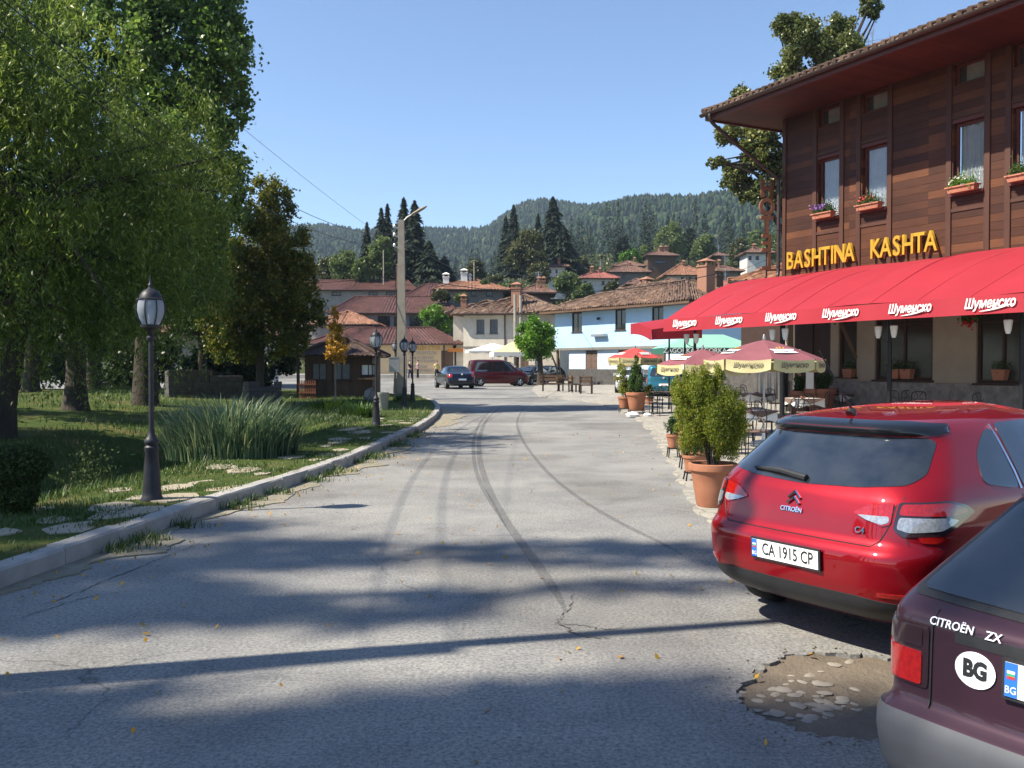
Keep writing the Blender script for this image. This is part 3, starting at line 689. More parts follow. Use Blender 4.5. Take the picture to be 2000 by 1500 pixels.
# park ground
def park():
    L = offset_line(KL, 0.17)
    cols = [0, 0.25, 0.6, 1.0, 1.5, 2.0, 2.5, 3, 3.6, 4.3, 5, 6, 7.5, 9.5, 12, 15, 19, 25, 34, 46]
    LL = [p for i, p in enumerate(L) if p.y <= 42]
    V = []
    for p in LL:
        for c in cols:
            x = p.x-c*(1 if p.y < 60 else 1); y = p.y
            V.append((x, y, park_z(x+0.24, y)+random.uniform(-.012, .012)))
    k = len(cols); F = [(i*k+j, i*k+j+1, (i+1)*k+j+1, (i+1)*k+j) for i in range(len(LL)-1) for j in range(k-1)]
    m = MB(); m.add(V, F)
    # far end of the park up to the crossing
    L2 = [p for p in L if p.y > 42]
    far = [(LL[-1].x, LL[-1].y)]+[(p.x, p.y) for p in L2]+[(-60, 52.8), (-60, 42.0)]
    tag(m.build('lawn', 'turf', smooth=60), 'patchy park lawn behind the kerb', kind='structure')
    tag(fill_sheet('lawn_end', far, 'turf', lambda x, y: zr(x, y)+0.17, (), 3.0), 'end of the park lawn by the crossing', kind='structure')
park()
def nearest_ok(x, y, a, b):
    d = kerb_x(y)-x; return a < d < b
# flagstones set in the grass by the kerb
def flags():
    m = MB(); rr = random.Random(11)
    y = 4.6
    while y < 27:
        for d0 in (0.42, 0.95, 1.5):
            if rr.random() < 0.42: continue
            d = d0+rr.uniform(-.12, .12); yy = y+rr.uniform(-.25, .25); x = kerb_x(yy)-d; s = rr.uniform(0.16, 0.4); k = rr.choice([5, 6, 7]); a0 = rr.uniform(0, 6)
            rad = [s*rr.uniform(0.7, 1.15) for _ in range(k)]
            poly = [(x+math.cos(a0+2*math.pi*i/k)*rad[i]*0.8, yy+math.sin(a0+2*math.pi*i/k)*rad[i]*1.15) for i in range(k)]
            z = park_z(x, yy)+rr.uniform(0.004, 0.022); n = len(m.V)
            m.V += [(p[0], p[1], z+rr.uniform(-.006, .006)) for p in poly]+[(p[0], p[1], z-0.08) for p in poly]
            m.F += [tuple(n+i for i in range(k))]+[(n+i, n+k+i, n+k+(i+1) % k, n+(i+1) % k) for i in range(k)]
        y += 0.62+0.012*y
    tag(m.build('flagstone_path', 'flagstone'), 'irregular flagstones sunk in the grass beside the kerb', kind='structure')
flags()
# grass
def scatter_grass():
    P = []; H = []
    n = 95000; y = 4+26*rng.uniform(0, 1, n)**1.25; d = rng.uniform(0.28, 9, n)*rng.uniform(0.25, 1, n)
    pn = lambda x, y: np.sin(x*2.1+1.3*np.sin(y*1.7))+np.sin(y*2.6+x*0.9)+0.6*np.sin(x*6.1-y*4.7)
    for yy, dd in zip(y, d):
        x = kerb_x(yy)-dd; f = pn(x, yy)
        if f < (0.1 if dd < 1.9 else -0.9) and rng.uniform() < 0.8: continue
        P.append((x, yy, park_z(x, yy)-0.01)); H.append((0.03 if dd < 1.9 else 0.085)*(1+0.3*f*0.5)*rng.uniform(0.6, 1.6))
    n = 16000
    for yy in rng.uniform(28, 50, n):
        dd = rng.uniform(0.3, 16); x = kerb_x(yy)-dd; P.append((x, yy, park_z(x, yy)-0.01)); H.append(rng.uniform(0.06, 0.16))
    P = np.array(P); H = np.abs(np.array(H))+0.02
    o = grass_blades('grass', P, H, 'blade', None, 0.006, 0.6); tag(o, 'short park grass behind the kerb', kind='stuff')
    # weeds along the foot of the kerb
    P = []; H = []
    for _ in range(5200):
        yy = rng.uniform(8.2, 24); u = abs(rng.normal(0, 0.22))+0.01; x = kerb_x(yy)+u
        if math.sin(yy*2.3)+math.sin(yy*5.1+1)+0.8*math.sin(yy*9.7) < 0.1+u*2: continue
        P.append((x, yy, zr(x, yy))); H.append(rng.uniform(0.03, 0.12)*(1.3-u))
    o = grass_blades('weeds', np.array(P), np.abs(np.array(H)), 'blade', None, 0.006, 0.7); tag(o, 'weeds growing at the foot of the kerb', kind='stuff')
scatter_grass()
# gritty strip between kerb and asphalt
def gutter_strip():
    out = []; L = [p for p in KL if 6.5 < p.y < 36]
    a = [(p.x+0.0, p.y) for p in L]; b = []
    for p in L:
        wv = 0.3+0.22*math.sin(p.y*1.7)+0.14*math.sin(p.y*4.3+1)+0.1*math.sin(p.y*9.1); wv = max(0.06, wv*(0.55 if p.y < 8.5 else 1))
        b.append((p.x+wv+(0.5*sst((p.y-24)/6)), p.y))
    bb = []
    for i in range(len(b)-1):
        for k in range(4):
            t = k/4; bb.append((b[i][0]+(b[i+1][0]-b[i][0])*t+random.uniform(-.03, .03), b[i][1]+(b[i+1][1]-b[i][1])*t))
    tag(fill_sheet('road_edge', a+bb[::-1], 'grit', lambda x, y: zr(x, y)+0.012, (), 0.8, 0.02), 'strip of grit and soil between kerb and asphalt', kind='structure')
gutter_strip()
# stone-paved terrace and plaza on the right
EDGE = [gp(*p) for p in ((1060, 776), (1110, 781), (1160, 787), (1200, 797), (1222, 808), (1240, 818), (1258, 832), (1275, 845), (1288, 868), (1302, 886), (1308, 905), (1326, 930), (1333, 955), (1345, 980), (1366, 1002), (1398, 1030), (1440, 1050))]
EJ = []
for i in range(len(EDGE)-1):
    for k in range(6):
        p = EDGE[i].lerp(EDGE[i+1], k/6); a = 0.05+0.004*p.y; EJ.append((p.x+random.uniform(-a, a), p.y+random.uniform(-a, a)))
terr = EJ+[(3.5, 10.3), (9, 13.5), (18, 17), (36, 18), (36, 84), (14, 84), (3.0, 75), (1.5, 62), (1.2, 55)]
tag(fill_sheet('terrace', terr, 'terrace_stone', lambda x, y: zr(x, y)+0.035, (), 3.0, 0.06), 'pale stone-paved terrace and plaza in front of the inn', kind='structure')
# raised pavement before the shop
m = MB(); m.cb(-40, 2, 84.2, 100, 0.2, 0.93)
tag(m.build('pavement', 'concrete'), 'raised pavement in front of the cream shop', kind='structure')
# ------------------------------------------------------------------ houses
def wall_holes(m, x0, x1, z0, z1, holes, y=0.0, depth=0.16):
    """front wall facing -y with rectangular openings and their reveals"""
    X = sorted({x0, x1, *[h[0] for h in holes], *[h[2] for h in holes]}); Z = sorted({z0, z1, *[h[1] for h in holes], *[h[3] for h in holes]})
    X = [x for x in X if x0 <= x <= x1]; Z = [z for z in Z if z0 <= z <= z1]
    for i in range(len(X)-1):
        for j in range(len(Z)-1):
            cx, cz = (X[i]+X[i+1])/2, (Z[j]+Z[j+1])/2
            if any(h[0] < cx < h[2] and h[1] < cz < h[3] for h in holes): continue
            m.add([(X[i], y, Z[j]), (X[i+1], y, Z[j]), (X[i+1], y, Z[j+1]), (X[i], y, Z[j+1])], [(0, 1, 2, 3)])
    for a, b, c, d in holes:
        m.add([(a, y, b), (c, y, b), (c, y, d), (a, y, d), (a, y+depth, b), (c, y+depth, b), (c, y+depth, d), (a, y+depth, d)],
              [(0, 4, 5, 1), (1, 5, 6, 2), (2, 6, 7, 3), (3, 7, 4, 0)])
def slope(m, A, B, C, D, pitch=0.3, amp=0.05, rough=0.0, rows=5, sag=0.0):
    """tiled roof slope: A-B the eave, D-C the ridge side; tile rolls run up the slope"""
    A, B, C, D = map(Vector, (A, B, C, D)); L = (B-A).length; nt = max(2, int(L/pitch)); nu = nt*4
    nrm = (B-A).cross(D-A).normalized()
    if nrm.z < 0: nrm = -nrm
    U = (B-A).normalized(); base = []
    la = (D-A).dot(U); lc = (C-A).dot(U); V = []; ok = []
    for j in range(rows+1):
        v = j/rows
        l = la*v; r = L+(lc-L)*v
        for i in range(nu+1):
            u = l+(r-l)*i/nu
            p = A.lerp(D, v)+U*(u-la*v)
            ph = u/pitch*2*math.pi
            h = amp*(abs(math.sin(ph/2))-0.5)*2*(1 if rough == 0 else random.uniform(1-rough*0.8, 1+rough*0.8))
            st = (0.5*amp if j % 2 else 0)
            if rough: h += random.uniform(-1, 1)*rough*0.05+0.06*rough*math.sin(u*1.1+v*5)*math.sin(v*7+u*0.3)
            V.append(p+nrm*(h+st)-Vector((0, 0, sag*math.sin(math.pi*v)))-Vector((0, 0, sag*0.8*math.sin(math.pi*i/nu)*(1 if rough else 0))))
    m.add(V, [(j*(nu+1)+i, j*(nu+1)+i+1, (j+1)*(nu+1)+i+1, (j+1)*(nu+1)+i) for j in range(rows) for i in range(nu)])
def hip_roof(x0, x1, y0, y1, z, h, over=0.6, pitch=0.3, amp=0.05, rough=0.0, ridge=None, rows=6, gable=False):
    m = MB(); a, b, c, d = x0-over, x1+over, y0-over, y1+over; W, D = b-a, d-c
    half = min(W, D)/2; ym = (c+d)/2; hx = (0.02 if gable else half if W >= D else W/2*0.98)
    if ridge is not None: hx = ridge
    r0, r1 = a+hx, b-hx
    if r1-r0 < 0.1: r0 = r1 = (a+b)/2; r0 -= 0.05; r1 += 0.05
    slope(m, (a, c, z), (b, c, z), (r1, ym, z+h), (r0, ym, z+h), pitch, amp, rough, rows)
    slope(m, (b, d, z), (a, d, z), (r0, ym, z+h), (r1, ym, z+h), pitch, amp, rough, rows)
    slope(m, (a, d, z), (a, c, z), (r0, ym, z+h), (r0, ym+0.02, z+h), pitch, amp, rough, rows)
    slope(m, (b, c, z), (b, d, z), (r1, ym+0.02, z+h), (r1, ym, z+h), pitch, amp, rough, rows)
    for p, q in (((r0, ym, z+h), (r1, ym, z+h)), ((a, c, z), (r0, ym, z+h)), ((b, c, z), (r1, ym, z+h)), ((a, d, z), (r0, ym, z+h)), ((b, d, z), (r1, ym, z+h))):
        p, q = Vector(p)+Vector((0, 0, .04)), Vector(q)+Vector((0, 0, .04)); n = max(2, int((q-p).length/0.45))
        m.tube([p.lerp(q, i/n)+Vector((0, 0, random.uniform(-.02, .02)*(1+3*rough))) for i in range(n+1)], 0.11, 6)
    return m, (a, b, c, d)
def soffit(a, b, c, d, z, t=0.12):
    return MB().cb(a+0.06, b-0.06, c+0.06, d-0.06, z-t, z-0.03)
def add_window(parent, x, z, w, h, y=0.0, depth=0.12, fmat='dark_wood', gmat='dim_glass', bars=(1, 1), fw=0.07, sill=True, name='window'):
    """frame with sash bars and sill; its glass is a sub-part"""
    m = MB(); a, b, c, d = x-w/2, x+w/2, z, z+h; f = fw
    m.cb(a, b, y+depth-0.05, y+depth+0.03, c, c+f); m.cb(a, b, y+depth-0.05, y+depth+0.03, d-f, d)
    m.cb(a, a+f, y+depth-0.05, y+depth+0.03, c+f, d-f); m.cb(b-f, b, y+depth-0.05, y+depth+0.03, c+f, d-f)
    for i in range(1, bars[0]+1): xx = a+(b-a)*i/(bars[0]+1); m.cb(xx-f*.3, xx+f*.3, y+depth-0.03, y+depth+0.028, c+f, d-f)
    for i in range(1, bars[1]+1): zz = c+(d-c)*i/(bars[1]+1); m.cb(a+f, b-f, y+depth-0.027, y+depth+0.025, zz-f*.3, zz+f*.3)
    if sill: m.cb(a-0.06, b+0.06, y-0.07, y+depth-0.052, c-0.05, c-0.003)
    fr = m.build(name, fmat, parent)
    MB().cb(a+0.01, b-0.01, y+depth+0.005, y+depth+0.02, c+0.01, d-0.01).build('pane', gmat, fr)
    return fr
def chimney(parent, x, y, z0, z1, w=0.6, mat='chimney_brick', style='cap'):
    m = MB(); m.cb(x-w/2, x+w/2, y-w/2, y+w/2, z0, z1)
    m.cb(x-w/2-.07, x+w/2+.07, y-w/2-.07, y+w/2+.07, z1, z1+.1)
    for sx in (-1, 1):
        for sy in (-1, 1): m.box((x+sx*(w/2-.07), y+sy*(w/2-.07), z1+.24), (.12, .12, .28))
    q = w/2+.12; m.add([(x-q, y-q, z1+.38), (x+q, y-q, z1+.38), (x+q, y+q, z1+.38), (x-q, y+q, z1+.38), (x-.1, y, z1+.62), (x+.1, y, z1+.62)],
                      [(0, 3, 2, 1), (0, 1, 5, 4), (1, 2, 5), (2, 3, 4, 5), (3, 0, 4)])
    return m.build('chimney', mat, parent)
def house(name, label, cat, loc, rz, w, d, h, rh, wall, rtile, over=0.7, wins=(), chims=(), rough=0.6, pitch=0.32, group=None, upper=None, base=None, fmat='dark_wood', gmat='dark_glass', amp=0.05, low=0.0, ridge=None, doors=(), winname='window', sidewins=()):
    """local frame: x along the front (from 0 to w), y into the house, front facing -y"""
    t = thing(name, label, cat, loc, rz, group)
    holes = [(x-ww/2, z, x+ww/2, z+hh) for x, z, ww, hh in list(wins)+list(doors)]
    m = MB(); zs = base if base else -low
    wall_holes(m, 0, w, zs, h, holes)
    for (p, q) in (((w, 0), (w, d)), ((w, d), (0, d)), ((0, d), (0, 0))):
        m.add([(*p, zs), (*q, zs), (*q, h), (*p, h)], [(0, 1, 2, 3)])
    m.build('wall', wall, t)
    if base: MB().cb(-.04, w+.04, -.04, d+.04, -low, base).build('plinth', 'rubble_wall', t)
    r, ab = hip_roof(0, w, 0, d, h+0.02, rh, over, pitch, amp, rough, ridge)
    rf = r.build('roof', rtile, t, smooth=60)
    soffit(*ab, h+0.02).build('eaves', 'old_wood', t)
    MB().tube([(ab[0]+.1, ab[2]-.05, h), (ab[1]-.1, ab[2]-.05, h-.05)], .055, 6).tube([(w-.12, ab[2]-.05, h-.05), (w-.1, -.08, h-.5), (w-.1, -.08, zs)], .045, 6).build('gutter', 'gutter_brown', t)
    if group and name != 'hotel_wing' and int(w*7) % 2:
        ax = w*.6; m = MB(); m.tube([(ax, d*.5, h+rh*.8), (ax, d*.5, h+rh+1.6)], .03, 5)
        for q in range(4): m.tube([(ax-.5+.06*q, d*.5, h+rh+1.5-.22*q), (ax+.5-.06*q, d*.5, h+rh+1.5-.22*q)], .018, 4)
        m.build('aerial', 'galvanized', t)
    for x, z, ww, hh in wins: add_window(t, x, z, ww, hh, 0, 0.1, fmat, gmat, (1, 1 if hh > 0.9 else 0), name=winname)
    for x, z, ww, hh in doors:
        MB().cb(x-ww/2+.01, x+ww/2-.01, .1, .15, z, z+hh-.01).cb(x-.02, x+.02, .08, .1, z+.1, z+hh-.1).build('door', 'shutter_brown', t)
    for c in chims:
        chimney(rf, *c)
    return t
# --- wooden inn
INN_RZ = math.atan2(-0.89, 0.455); INN_C = (9.73, 33.0, 0.0)
inn = thing('inn', 'brown timber-clad inn with eaves, flower windows and plastered ground floor', 'inn', INN_C, INN_RZ)
ZE = 10.65; OV = 2.5; T1 = 17.0
UW = [(1.53, 2.72), (3.43, 4.66), (6.77, 8.0), (8.62, 9.85), (12.0, 13.2), (13.9, 15.1)]
ZS, ZT = 6.72, 8.78
holes = [(a+.13, ZS, b-.13, ZT) for a, b in UW]+[(a+.13, 9.88, b-.13, 10.5) for a, b in UW]
m = MB(); wall_holes(m, 0, T1, 4.75, ZE, holes, 0, 0.26); m.cb(0.0, 0.02, 0.003, 9, 4.75, ZE); m.cb(0.05, T1, 0.33, 9, 4.75, 4.85)
m.build('timber_wall', 'inn_boards', inn)
GW = [(2.5, 3.28, 1.38, 3.95), (4.01, 6.17, 1.3, 3.95), (7.6, 9.2, 1.25, 3.95), (11.0, 13.0, 1.25, 3.95)]
m = MB(); wall_holes(m, 0, T1, 1.22, 4.745, [(a, b, c, d) for a, c, b, d in GW]+[(0.15, 1.22, 2.15, 3.6)], 0.12, 0.25)
m.build('plaster_wall', 'beige_plaster', inn)
m = MB(); wall_holes(m, 0, T1, -0.1, 1.218, [(0.15, -0.1, 2.15, 1.218)], 0.05, 0.3); m.cb(2.15, T1, 0.05, 0.118, 1.218, 1.225)
m.build('stone_base', 'grey_render', inn)
MB().cb(0.1, 2.2, 0.5, 0.56, -.1, 3.7).cb(0.95, 1.0, 0.46, 0.5, 0, 3.4).build('entrance_door', 'dark_wood', inn)
# posts and rails of the cladding
m = MB()
for a, b in UW:
    for x in (a, b): m.cb(x-.085, x+.085, -.045, -.002, 4.75, ZE-.13)
    m.cb(a+.085, b-.085, -.03, -.002, ZS-.5, ZS-.4); m.cb(a+.085, b-.085, -.03, -.002, ZT+.14, ZT+.22)
m.cb(0.0, 0.16, -.05, -.002, 4.75, ZE-.13)
m.build('battens', 'inn_trim', inn)
for i, (a, b) in enumerate(UW):
    w0, w1 = a+.13, b-.13; f = .085
    m = MB()
    for p in ((w0, w0+f, ZS, ZT), (w1-f, w1, ZS, ZT), (w0+f, w1-f, ZS, ZS+f), (w0+f, w1-f, ZT-f, ZT)): m.cb(p[0], p[1], .13, .2, p[2], p[3])
    m.cb(w0-.06, w1+.06, -.12, .13, ZS-.06, ZS-.002); m.cb(w0-.02, w1+.02, -.02, .0, ZT+.002, ZT+.1)
    fr = m.build('window', 'inn_red_trim', inn)
    gm, nt, b_ = (M['inn_pane'], None, None) if 'inn_pane' in M else new_mat('inn_pane')
    if nt:
        b_.inputs['Base Color'].default_value = (0.9, 0.93, 0.95, 1); b_.inputs['Roughness'].default_value = 0.02; b_.inputs['Transmission Weight'].default_value = 1; b_.inputs['IOR'].default_value = 1.45
    MB().cb(w0+f-.01, w1-f+.01, .155, .165, ZS+f-.01, ZT-f+.01).build('pane', 'inn_pane', fr)
    cu = MB()
    lo, hi = (w0+f, w1-f) if i != 3 else (w0+f, w0+f+.42)
    cu.grid(lambda u, v: (lo+(hi-lo)*u, .235+.022*math.sin(u*38+0.4*math.sin(v*3)), ZS+.02+(ZT-ZS-.04)*v), 60, 4)
    cu.build('curtain', 'curtain', fr, smooth=True)
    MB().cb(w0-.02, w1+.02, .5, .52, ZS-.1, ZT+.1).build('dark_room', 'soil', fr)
    m = MB()
    for p in ((w0, w0+f, 9.88, 10.5), (w1-f, w1, 9.88, 10.5), (w0+f, w1-f, 9.88, 9.88+f), (w0+f, w1-f, 10.5-f, 10.5)): m.cb(p[0], p[1], .13, .2, p[2], p[3])
    fr = m.build('attic_window', 'inn_red_trim', inn); MB().cb(w0+.02, w1-.02, .16, .17, 9.9, 10.48).build('pane', 'dim_glass', fr)
    MB().grid(lambda u, v: (w0+.3+(w1-w0-.4)*u, .156-.002*v, 9.97+.46*v), 2, 2).build('curtain', 'grey_wood', fr)
for a, b, c, d in GW:
    m = MB(); f = .1
    for p in ((a, a+f, c, d), (b-f, b, c, d), (a+f, b-f, c, c+f), (a+f, b-f, d-f, d)): m.cb(p[0], p[1], .2, .3, p[2], p[3])
    if b-a > 1.2: m.cb((a+b)/2-.04, (a+b)/2+.04, .21, .29, c+f, d-f)
    m.cb(a+f, b-f, .215, .285, c+1.7, c+1.76); m.cb(a-.05, b+.05, .03, .2, c-.06, c-.002)
    fr = m.build('ground_window', 'dark_wood', inn); MB().cb(a+.02, b-.02, .25, .26, c+.02, d-.02).build('pane', 'dim_glass', fr)
# eaves: soffit, gutter, tiles
m = MB(); m.cb(-1.2, T1, -OV+.05, -.003, ZE-.1, ZE-.02); m.cb(-1.2, -.003, .0, 9, ZE-.1, ZE-.02)
m.build('soffit', 'soffit_boards', inn)
m = MB(); m.cb(-1.24, T1, -OV-.04, -OV+.048, ZE-.16, ZE+.1); m.cb(-1.26, -1.2, -OV+.05, 9, ZE-.16, ZE+.1)
m.build('fascia', 'inn_red_trim', inn)
m = MB(); N = 120
gy, gz = -OV-.13, ZE+.06
V = []
for i in range(2):
    for k in range(9):
        a = math.pi+math.pi*k/8; V.append(((-1.35, T1)[i], gy+.1*math.cos(a), gz+.1*math.sin(a)))
m.add(V, [(k, k+1, 10+k, 9+k) for k in range(8)])
for i in range(16): m.tube([(-1+i*1.1, gy, gz-.11), (-1+i*1.1, gy+.14, gz-.06)], .018, 5)
m.build('gutter', 'gutter_brown', inn, smooth=True)
m = MB(); m.tube(smooth_poly([(-.85, gy, gz-.05), (-.85, gy, gz-.22), (-.8, gy+.3, gz-.55), (-.35, -.75, ZE-1.7), (-.12, -.25, ZE-2.15), (-.1, -.13, ZE-2.5), (-.1, -.13, 6), (-.1, -.13, 5.1), (-.02, -.3, 4.85)], 5), .065, 10)
for z in (8.0, 6.6, 5.3): m.lathe([(.08, z), (.08, z+.05)], 10, (-.1, -.13, 0))
m.build('drainpipe', 'gutter_brown', inn, smooth=True)
m = MB(); slope(m, (-1.3, -OV-.12, ZE+.12), (T1, -OV-.12, ZE+.12), (T1, 5, ZE+2.9), (0.5, 5, ZE+2.9), .3, .055, 0.12, 14)
slope(m, (-1.3, 9, ZE+.12), (-1.3, -OV-.12, ZE+.12), (0.5, 5, ZE+2.9), (0.5, 5.1, ZE+2.9), .3, .055, .12, 14)
nt_ = int((T1+1.3)/.3)
for i in range(nt_): m.tube([(-1.3+(i+.5)*.3, -OV-.16, ZE+.15), (-1.3+(i+.5)*.3, -OV+.3, ZE+.3)], .085, 8)
m.tube([(-1.3, -OV-.1, ZE+.17), (.5, 5, ZE+2.98)], .12, 8)
m.build('roof', 'old_tiles', inn, smooth=60)
def inn_pt(t, y, z): 
    c, s = math.cos(INN_RZ), math.sin(INN_RZ); return Vector((INN_C[0]+t*c-y*s, INN_C[1]+t*s+y*c, z))
# flower boxes on the sills
FB = [('purple', 'flower box of purple blooms at the window by the drainpipe'), ('red', 'flower box with red blooms on the second window sill from the drainpipe'), ('pale', 'flower box of green tufts on the sill under the widest lit curtain'),
      ('green', 'leafy flower box at the window cut by the photo edge')]
for i, (kind, lab) in enumerate(FB):
    a, b = UW[i]; w0, w1 = a+.2, b-.2
    t = thing('flower_box', lab, 'flower box', inn_pt((a+b)/2, -.22, ZS), INN_RZ, 'flower boxes on the upper sills'); L = (w1-w0)/2
    m = MB(); m.add([(-L, -.1, 0), (L, -.1, 0), (L, .09, 0), (-L, .09, 0), (-L-.04, -.13, .17), (L+.04, -.13, .17), (L+.04, .11, .17), (-L-.04, .11, .17)], [(0, 3, 2, 1), (0, 1, 5, 4), (1, 2, 6, 5), (2, 3, 7, 6), (3, 0, 4, 7), (4, 5, 6, 7)])
    m.cb(-L-.07, L+.07, -.16, .13, .14, .18); m.build('box', 'terracotta_pale', t)
    n = 1500; P = np.stack([rng.uniform(-L, L, n), rng.normal(0, .08, n), .18+np.abs(rng.normal(0, .11, n))*(1+.5*np.sin(rng.uniform(0, 6, n)))], 1)
    P[:, 2] += .08*np.sin(P[:, 0]*9+i)
    V_, F_ = leaf_quads(P, .055, .5); np_mesh('leaves', V_, F_, 'leaf_fern' if kind != 'pale' else 'leaf_bright', t)
    if kind != 'green':
        k = 260 if kind == 'purple' else 60
        P = np.stack([rng.uniform(-L, L*.6, k), rng.normal(-.04, .08, k), .34+rng.uniform(-.06, .12, k)], 1)
        V_, F_ = leaf_quads(P, .06, .9); np_mesh('blooms', V_, F_, {'purple': 'petal_purple', 'red': 'petal_red', 'pale': 'petal_white'}[kind], t)
# yellow wall letters
sg = thing('inn_sign', 'raised yellow wooden letters BASHTINA KASHTA above the red awning', 'sign', inn_pt(0, 0, 0), INN_RZ)
def letters(word, t0, t1, z, mat='sign_yellow'):
    # each letter spaced along the wall
    n = len(word); 
    wd_ = {'I': .5, 'T': .95, 'K': .98}; tot = sum(wd_.get(c, 1) for c in word); acc = 0
    for i, ch in enumerate(word):
        k = wd_.get(ch, 1); x = t0+(t1-t0)*(acc+k/2)/tot; acc += k
        text(ch, 0.86, mat, sg, frame((x, -.14, z), (1, 0, 0), (0, 0, 1)), 'lettering', 0.05, 0, 0.012, sx=.76)
letters('BASHTINA', 0.32, 3.42, 5.42); letters('KASHTA', 4.05, 6.5, 5.42)
hs = thing('hotel_sign', 'tall wooden HOTEL sign hanging beside the inn corner, seen from its back', 'sign', inn_pt(-.62, -.2, 0), 0)
for i, ch in enumerate('HOTEL'):
    text(ch, 0.85, 'rust_wood', hs, frame((0, 0, 8.15-i*.66), (-1, -.1, 0), (0, 0, 1)), 'lettering', 0.06, 0, 0.03, sx=.85)
MB().bar((0, .0, 8.7), (0, 0, 4.9), .05).cb(-.02, .7, -.03, .03, 8.6, 8.66).cb(-.02, .7, -.03, .03, 5.2, 5.26).build('bracket', 'gutter_brown', hs)
# --- red awning
AW = 5.5; ZV0, ZV1 = 2.86, 3.26
aw = thing('awning', 'long red fabric awning with white script along its front flap, fixed to the inn', 'awning', inn_pt(0, 0, 0), INN_RZ)
def aw_edge(u): return -.9+u*(T1+.9), .35+u*(T1-.35)
def aw_top(u, v):
    """u along, v from wall (0) to front (1)"""
    a0, a1 = -.55, .4; x = (a0+(a1-a0)*v)*(1-u)+T1*u
    z = 4.95+(ZV1-4.95)*v+.34*math.sin(math.pi*v)*(1-.3*math.sin(x*1.5)**2)-.025*math.sin(x*1.3)+.02*math.sin(x*5+v*6)*v*(1-v)*3+.015*math.sin(x*11-v*9)*v*(1-v)*3
    return (x, -.06-(AW-.06)*v, z)
MB().grid(aw_top, 70, 22).build('canopy', 'awning_red', aw, smooth=True)
m = MB(); m.grid(lambda u, v: (.4+(T1-.4)*u, -AW-.01-.05*v-.012*math.sin(u*90)*v, ZV1-(ZV1-ZV0)*v), 120, 5)
m.grid(lambda u, v: (-.55+.95*u, -.06-(AW-.06)*u, aw_top(0, u)[2]-.4*v), 24, 3)
m.build('valance', 'awning_red', aw, smooth=True)
def px_t(px, off=AW):
    bx, by = INN_C[0]-.89*off, INN_C[1]-.455*off; k = (px-1000)/FPX
    return (k*by-bx)/(.455+.89*k)
for px in (1337, 1423, 1524, 1640, 1775, 1931, 2110):
    x = px_t(px, AW+.05); z = (ZV0+ZV1)/2+.03
    lt = text('Шуменско', 0.3, 'plate_white', aw, frame((x, -AW-.075, z), (1, 0, 0), (0, 0, 1)), 'lettering', 0.003, 0.3, 0.006, sx=.78)
    MB().tube([(x-.22+.78*q, -AW-.085, z-.165+.03*q+.1*q*q) for q in [k/10 for k in range(11)]], [.004+.016*math.sin(math.pi*k/10) for k in range(11)], 6).build('underline', 'plate_white', lt)
m = MB()
for x in (.55, 4.5, 8.4, 12.6): 
    m.tube([(x, -AW+.1, ZV0+.3), (x, -.1, 4.8)], .03, 6)
m.tube([(.4, -AW+.06, ZV1-.06), (T1, -AW+.06, ZV1-.06)], .035, 6)
m.build('frame', 'black_iron', aw)
m = MB()
for k in range(1, 12):
    m.tube([Vector(aw_top((k*1.4+.2)/T1, v))+Vector((0, 0, .004)) for v in np.linspace(0.01, 1, 20)], .007, 5)
m.build('seams', 'awning_red', aw)
# the neighbouring awning whose corner shows left of the long one
a2 = thing('awning', 'small corner of a second red awning jutting out left of the long one', 'awning', at(1300, 645, 33.5), R(12))
m = MB(); m.grid(lambda u, v: (-.92+1.9*u, -1.0+2.2*v, -.02+.3*v+.27*u+.08*math.sin(math.pi*v)), 12, 8); m.build('canopy', 'awning_red', a2, smooth=True)
m = MB(); m.grid(lambda u, v: (-.92+1.9*u, -1.0-.02*v, -.02+.27*u-(.36+.2*u)*v), 10, 2); m.grid(lambda u, v: (-.925, -1.02+2.22*u, -.015+.3*u+.08*math.sin(math.pi*u)-.4*v), 14, 2); m.build('valance', 'awning_red', a2, smooth=True)
MB().tube([(.5, -.6, .1), (.5, -.6, -2.95)], .035, 6).tube([(.5, .9, .4), (.5, .9, -2.95)], .035, 6).build('frame', 'black_iron', a2)
# posts with their lamps
POSTS = [(px_t(1357, AW-.9), AW-.9, 'black awning post with two lamps, nearest the far end of the awning', .05), (px_t(1528, AW-.5), AW-.5, 'thick black awning post beside the faded umbrella', .075), (px_t(1737, AW-1.6), AW-1.6, 'black awning post rising behind the red car', .06), (px_t(1996, AW-1.4), AW-1.4, 'awning post at the right border of the photo', .06)]
for x, off, lab, rr in POSTS:
    P = inn_pt(x, -off, zr(0, 27)+.03); zt = ZV0+.3
    t = thing('awning_post', lab, 'post', P, INN_RZ, 'posts under the red awning')
    MB().tube([(0, 0, -.03), (0, 0, zt)], rr, 10).lathe([(.14, -.03), (.14, .02), (rr, .06)], 12).build('post', 'black_iron', t, smooth=True)
    for s in (-1, 1):
        MB().tube([(0, 0, 2.3), (s*.12, -.1, 2.34), (s*.25, -.14, 2.42)], .012, 6).build('lamp_arm', 'black_iron', t)
        MB().lathe([(.045, 2.42), (.07, 2.5), (.1, 2.72), (.085, 2.74)], 14, (s*.25, -.14, 0)).build('lamp_shade', 'frosted', t, smooth=True)
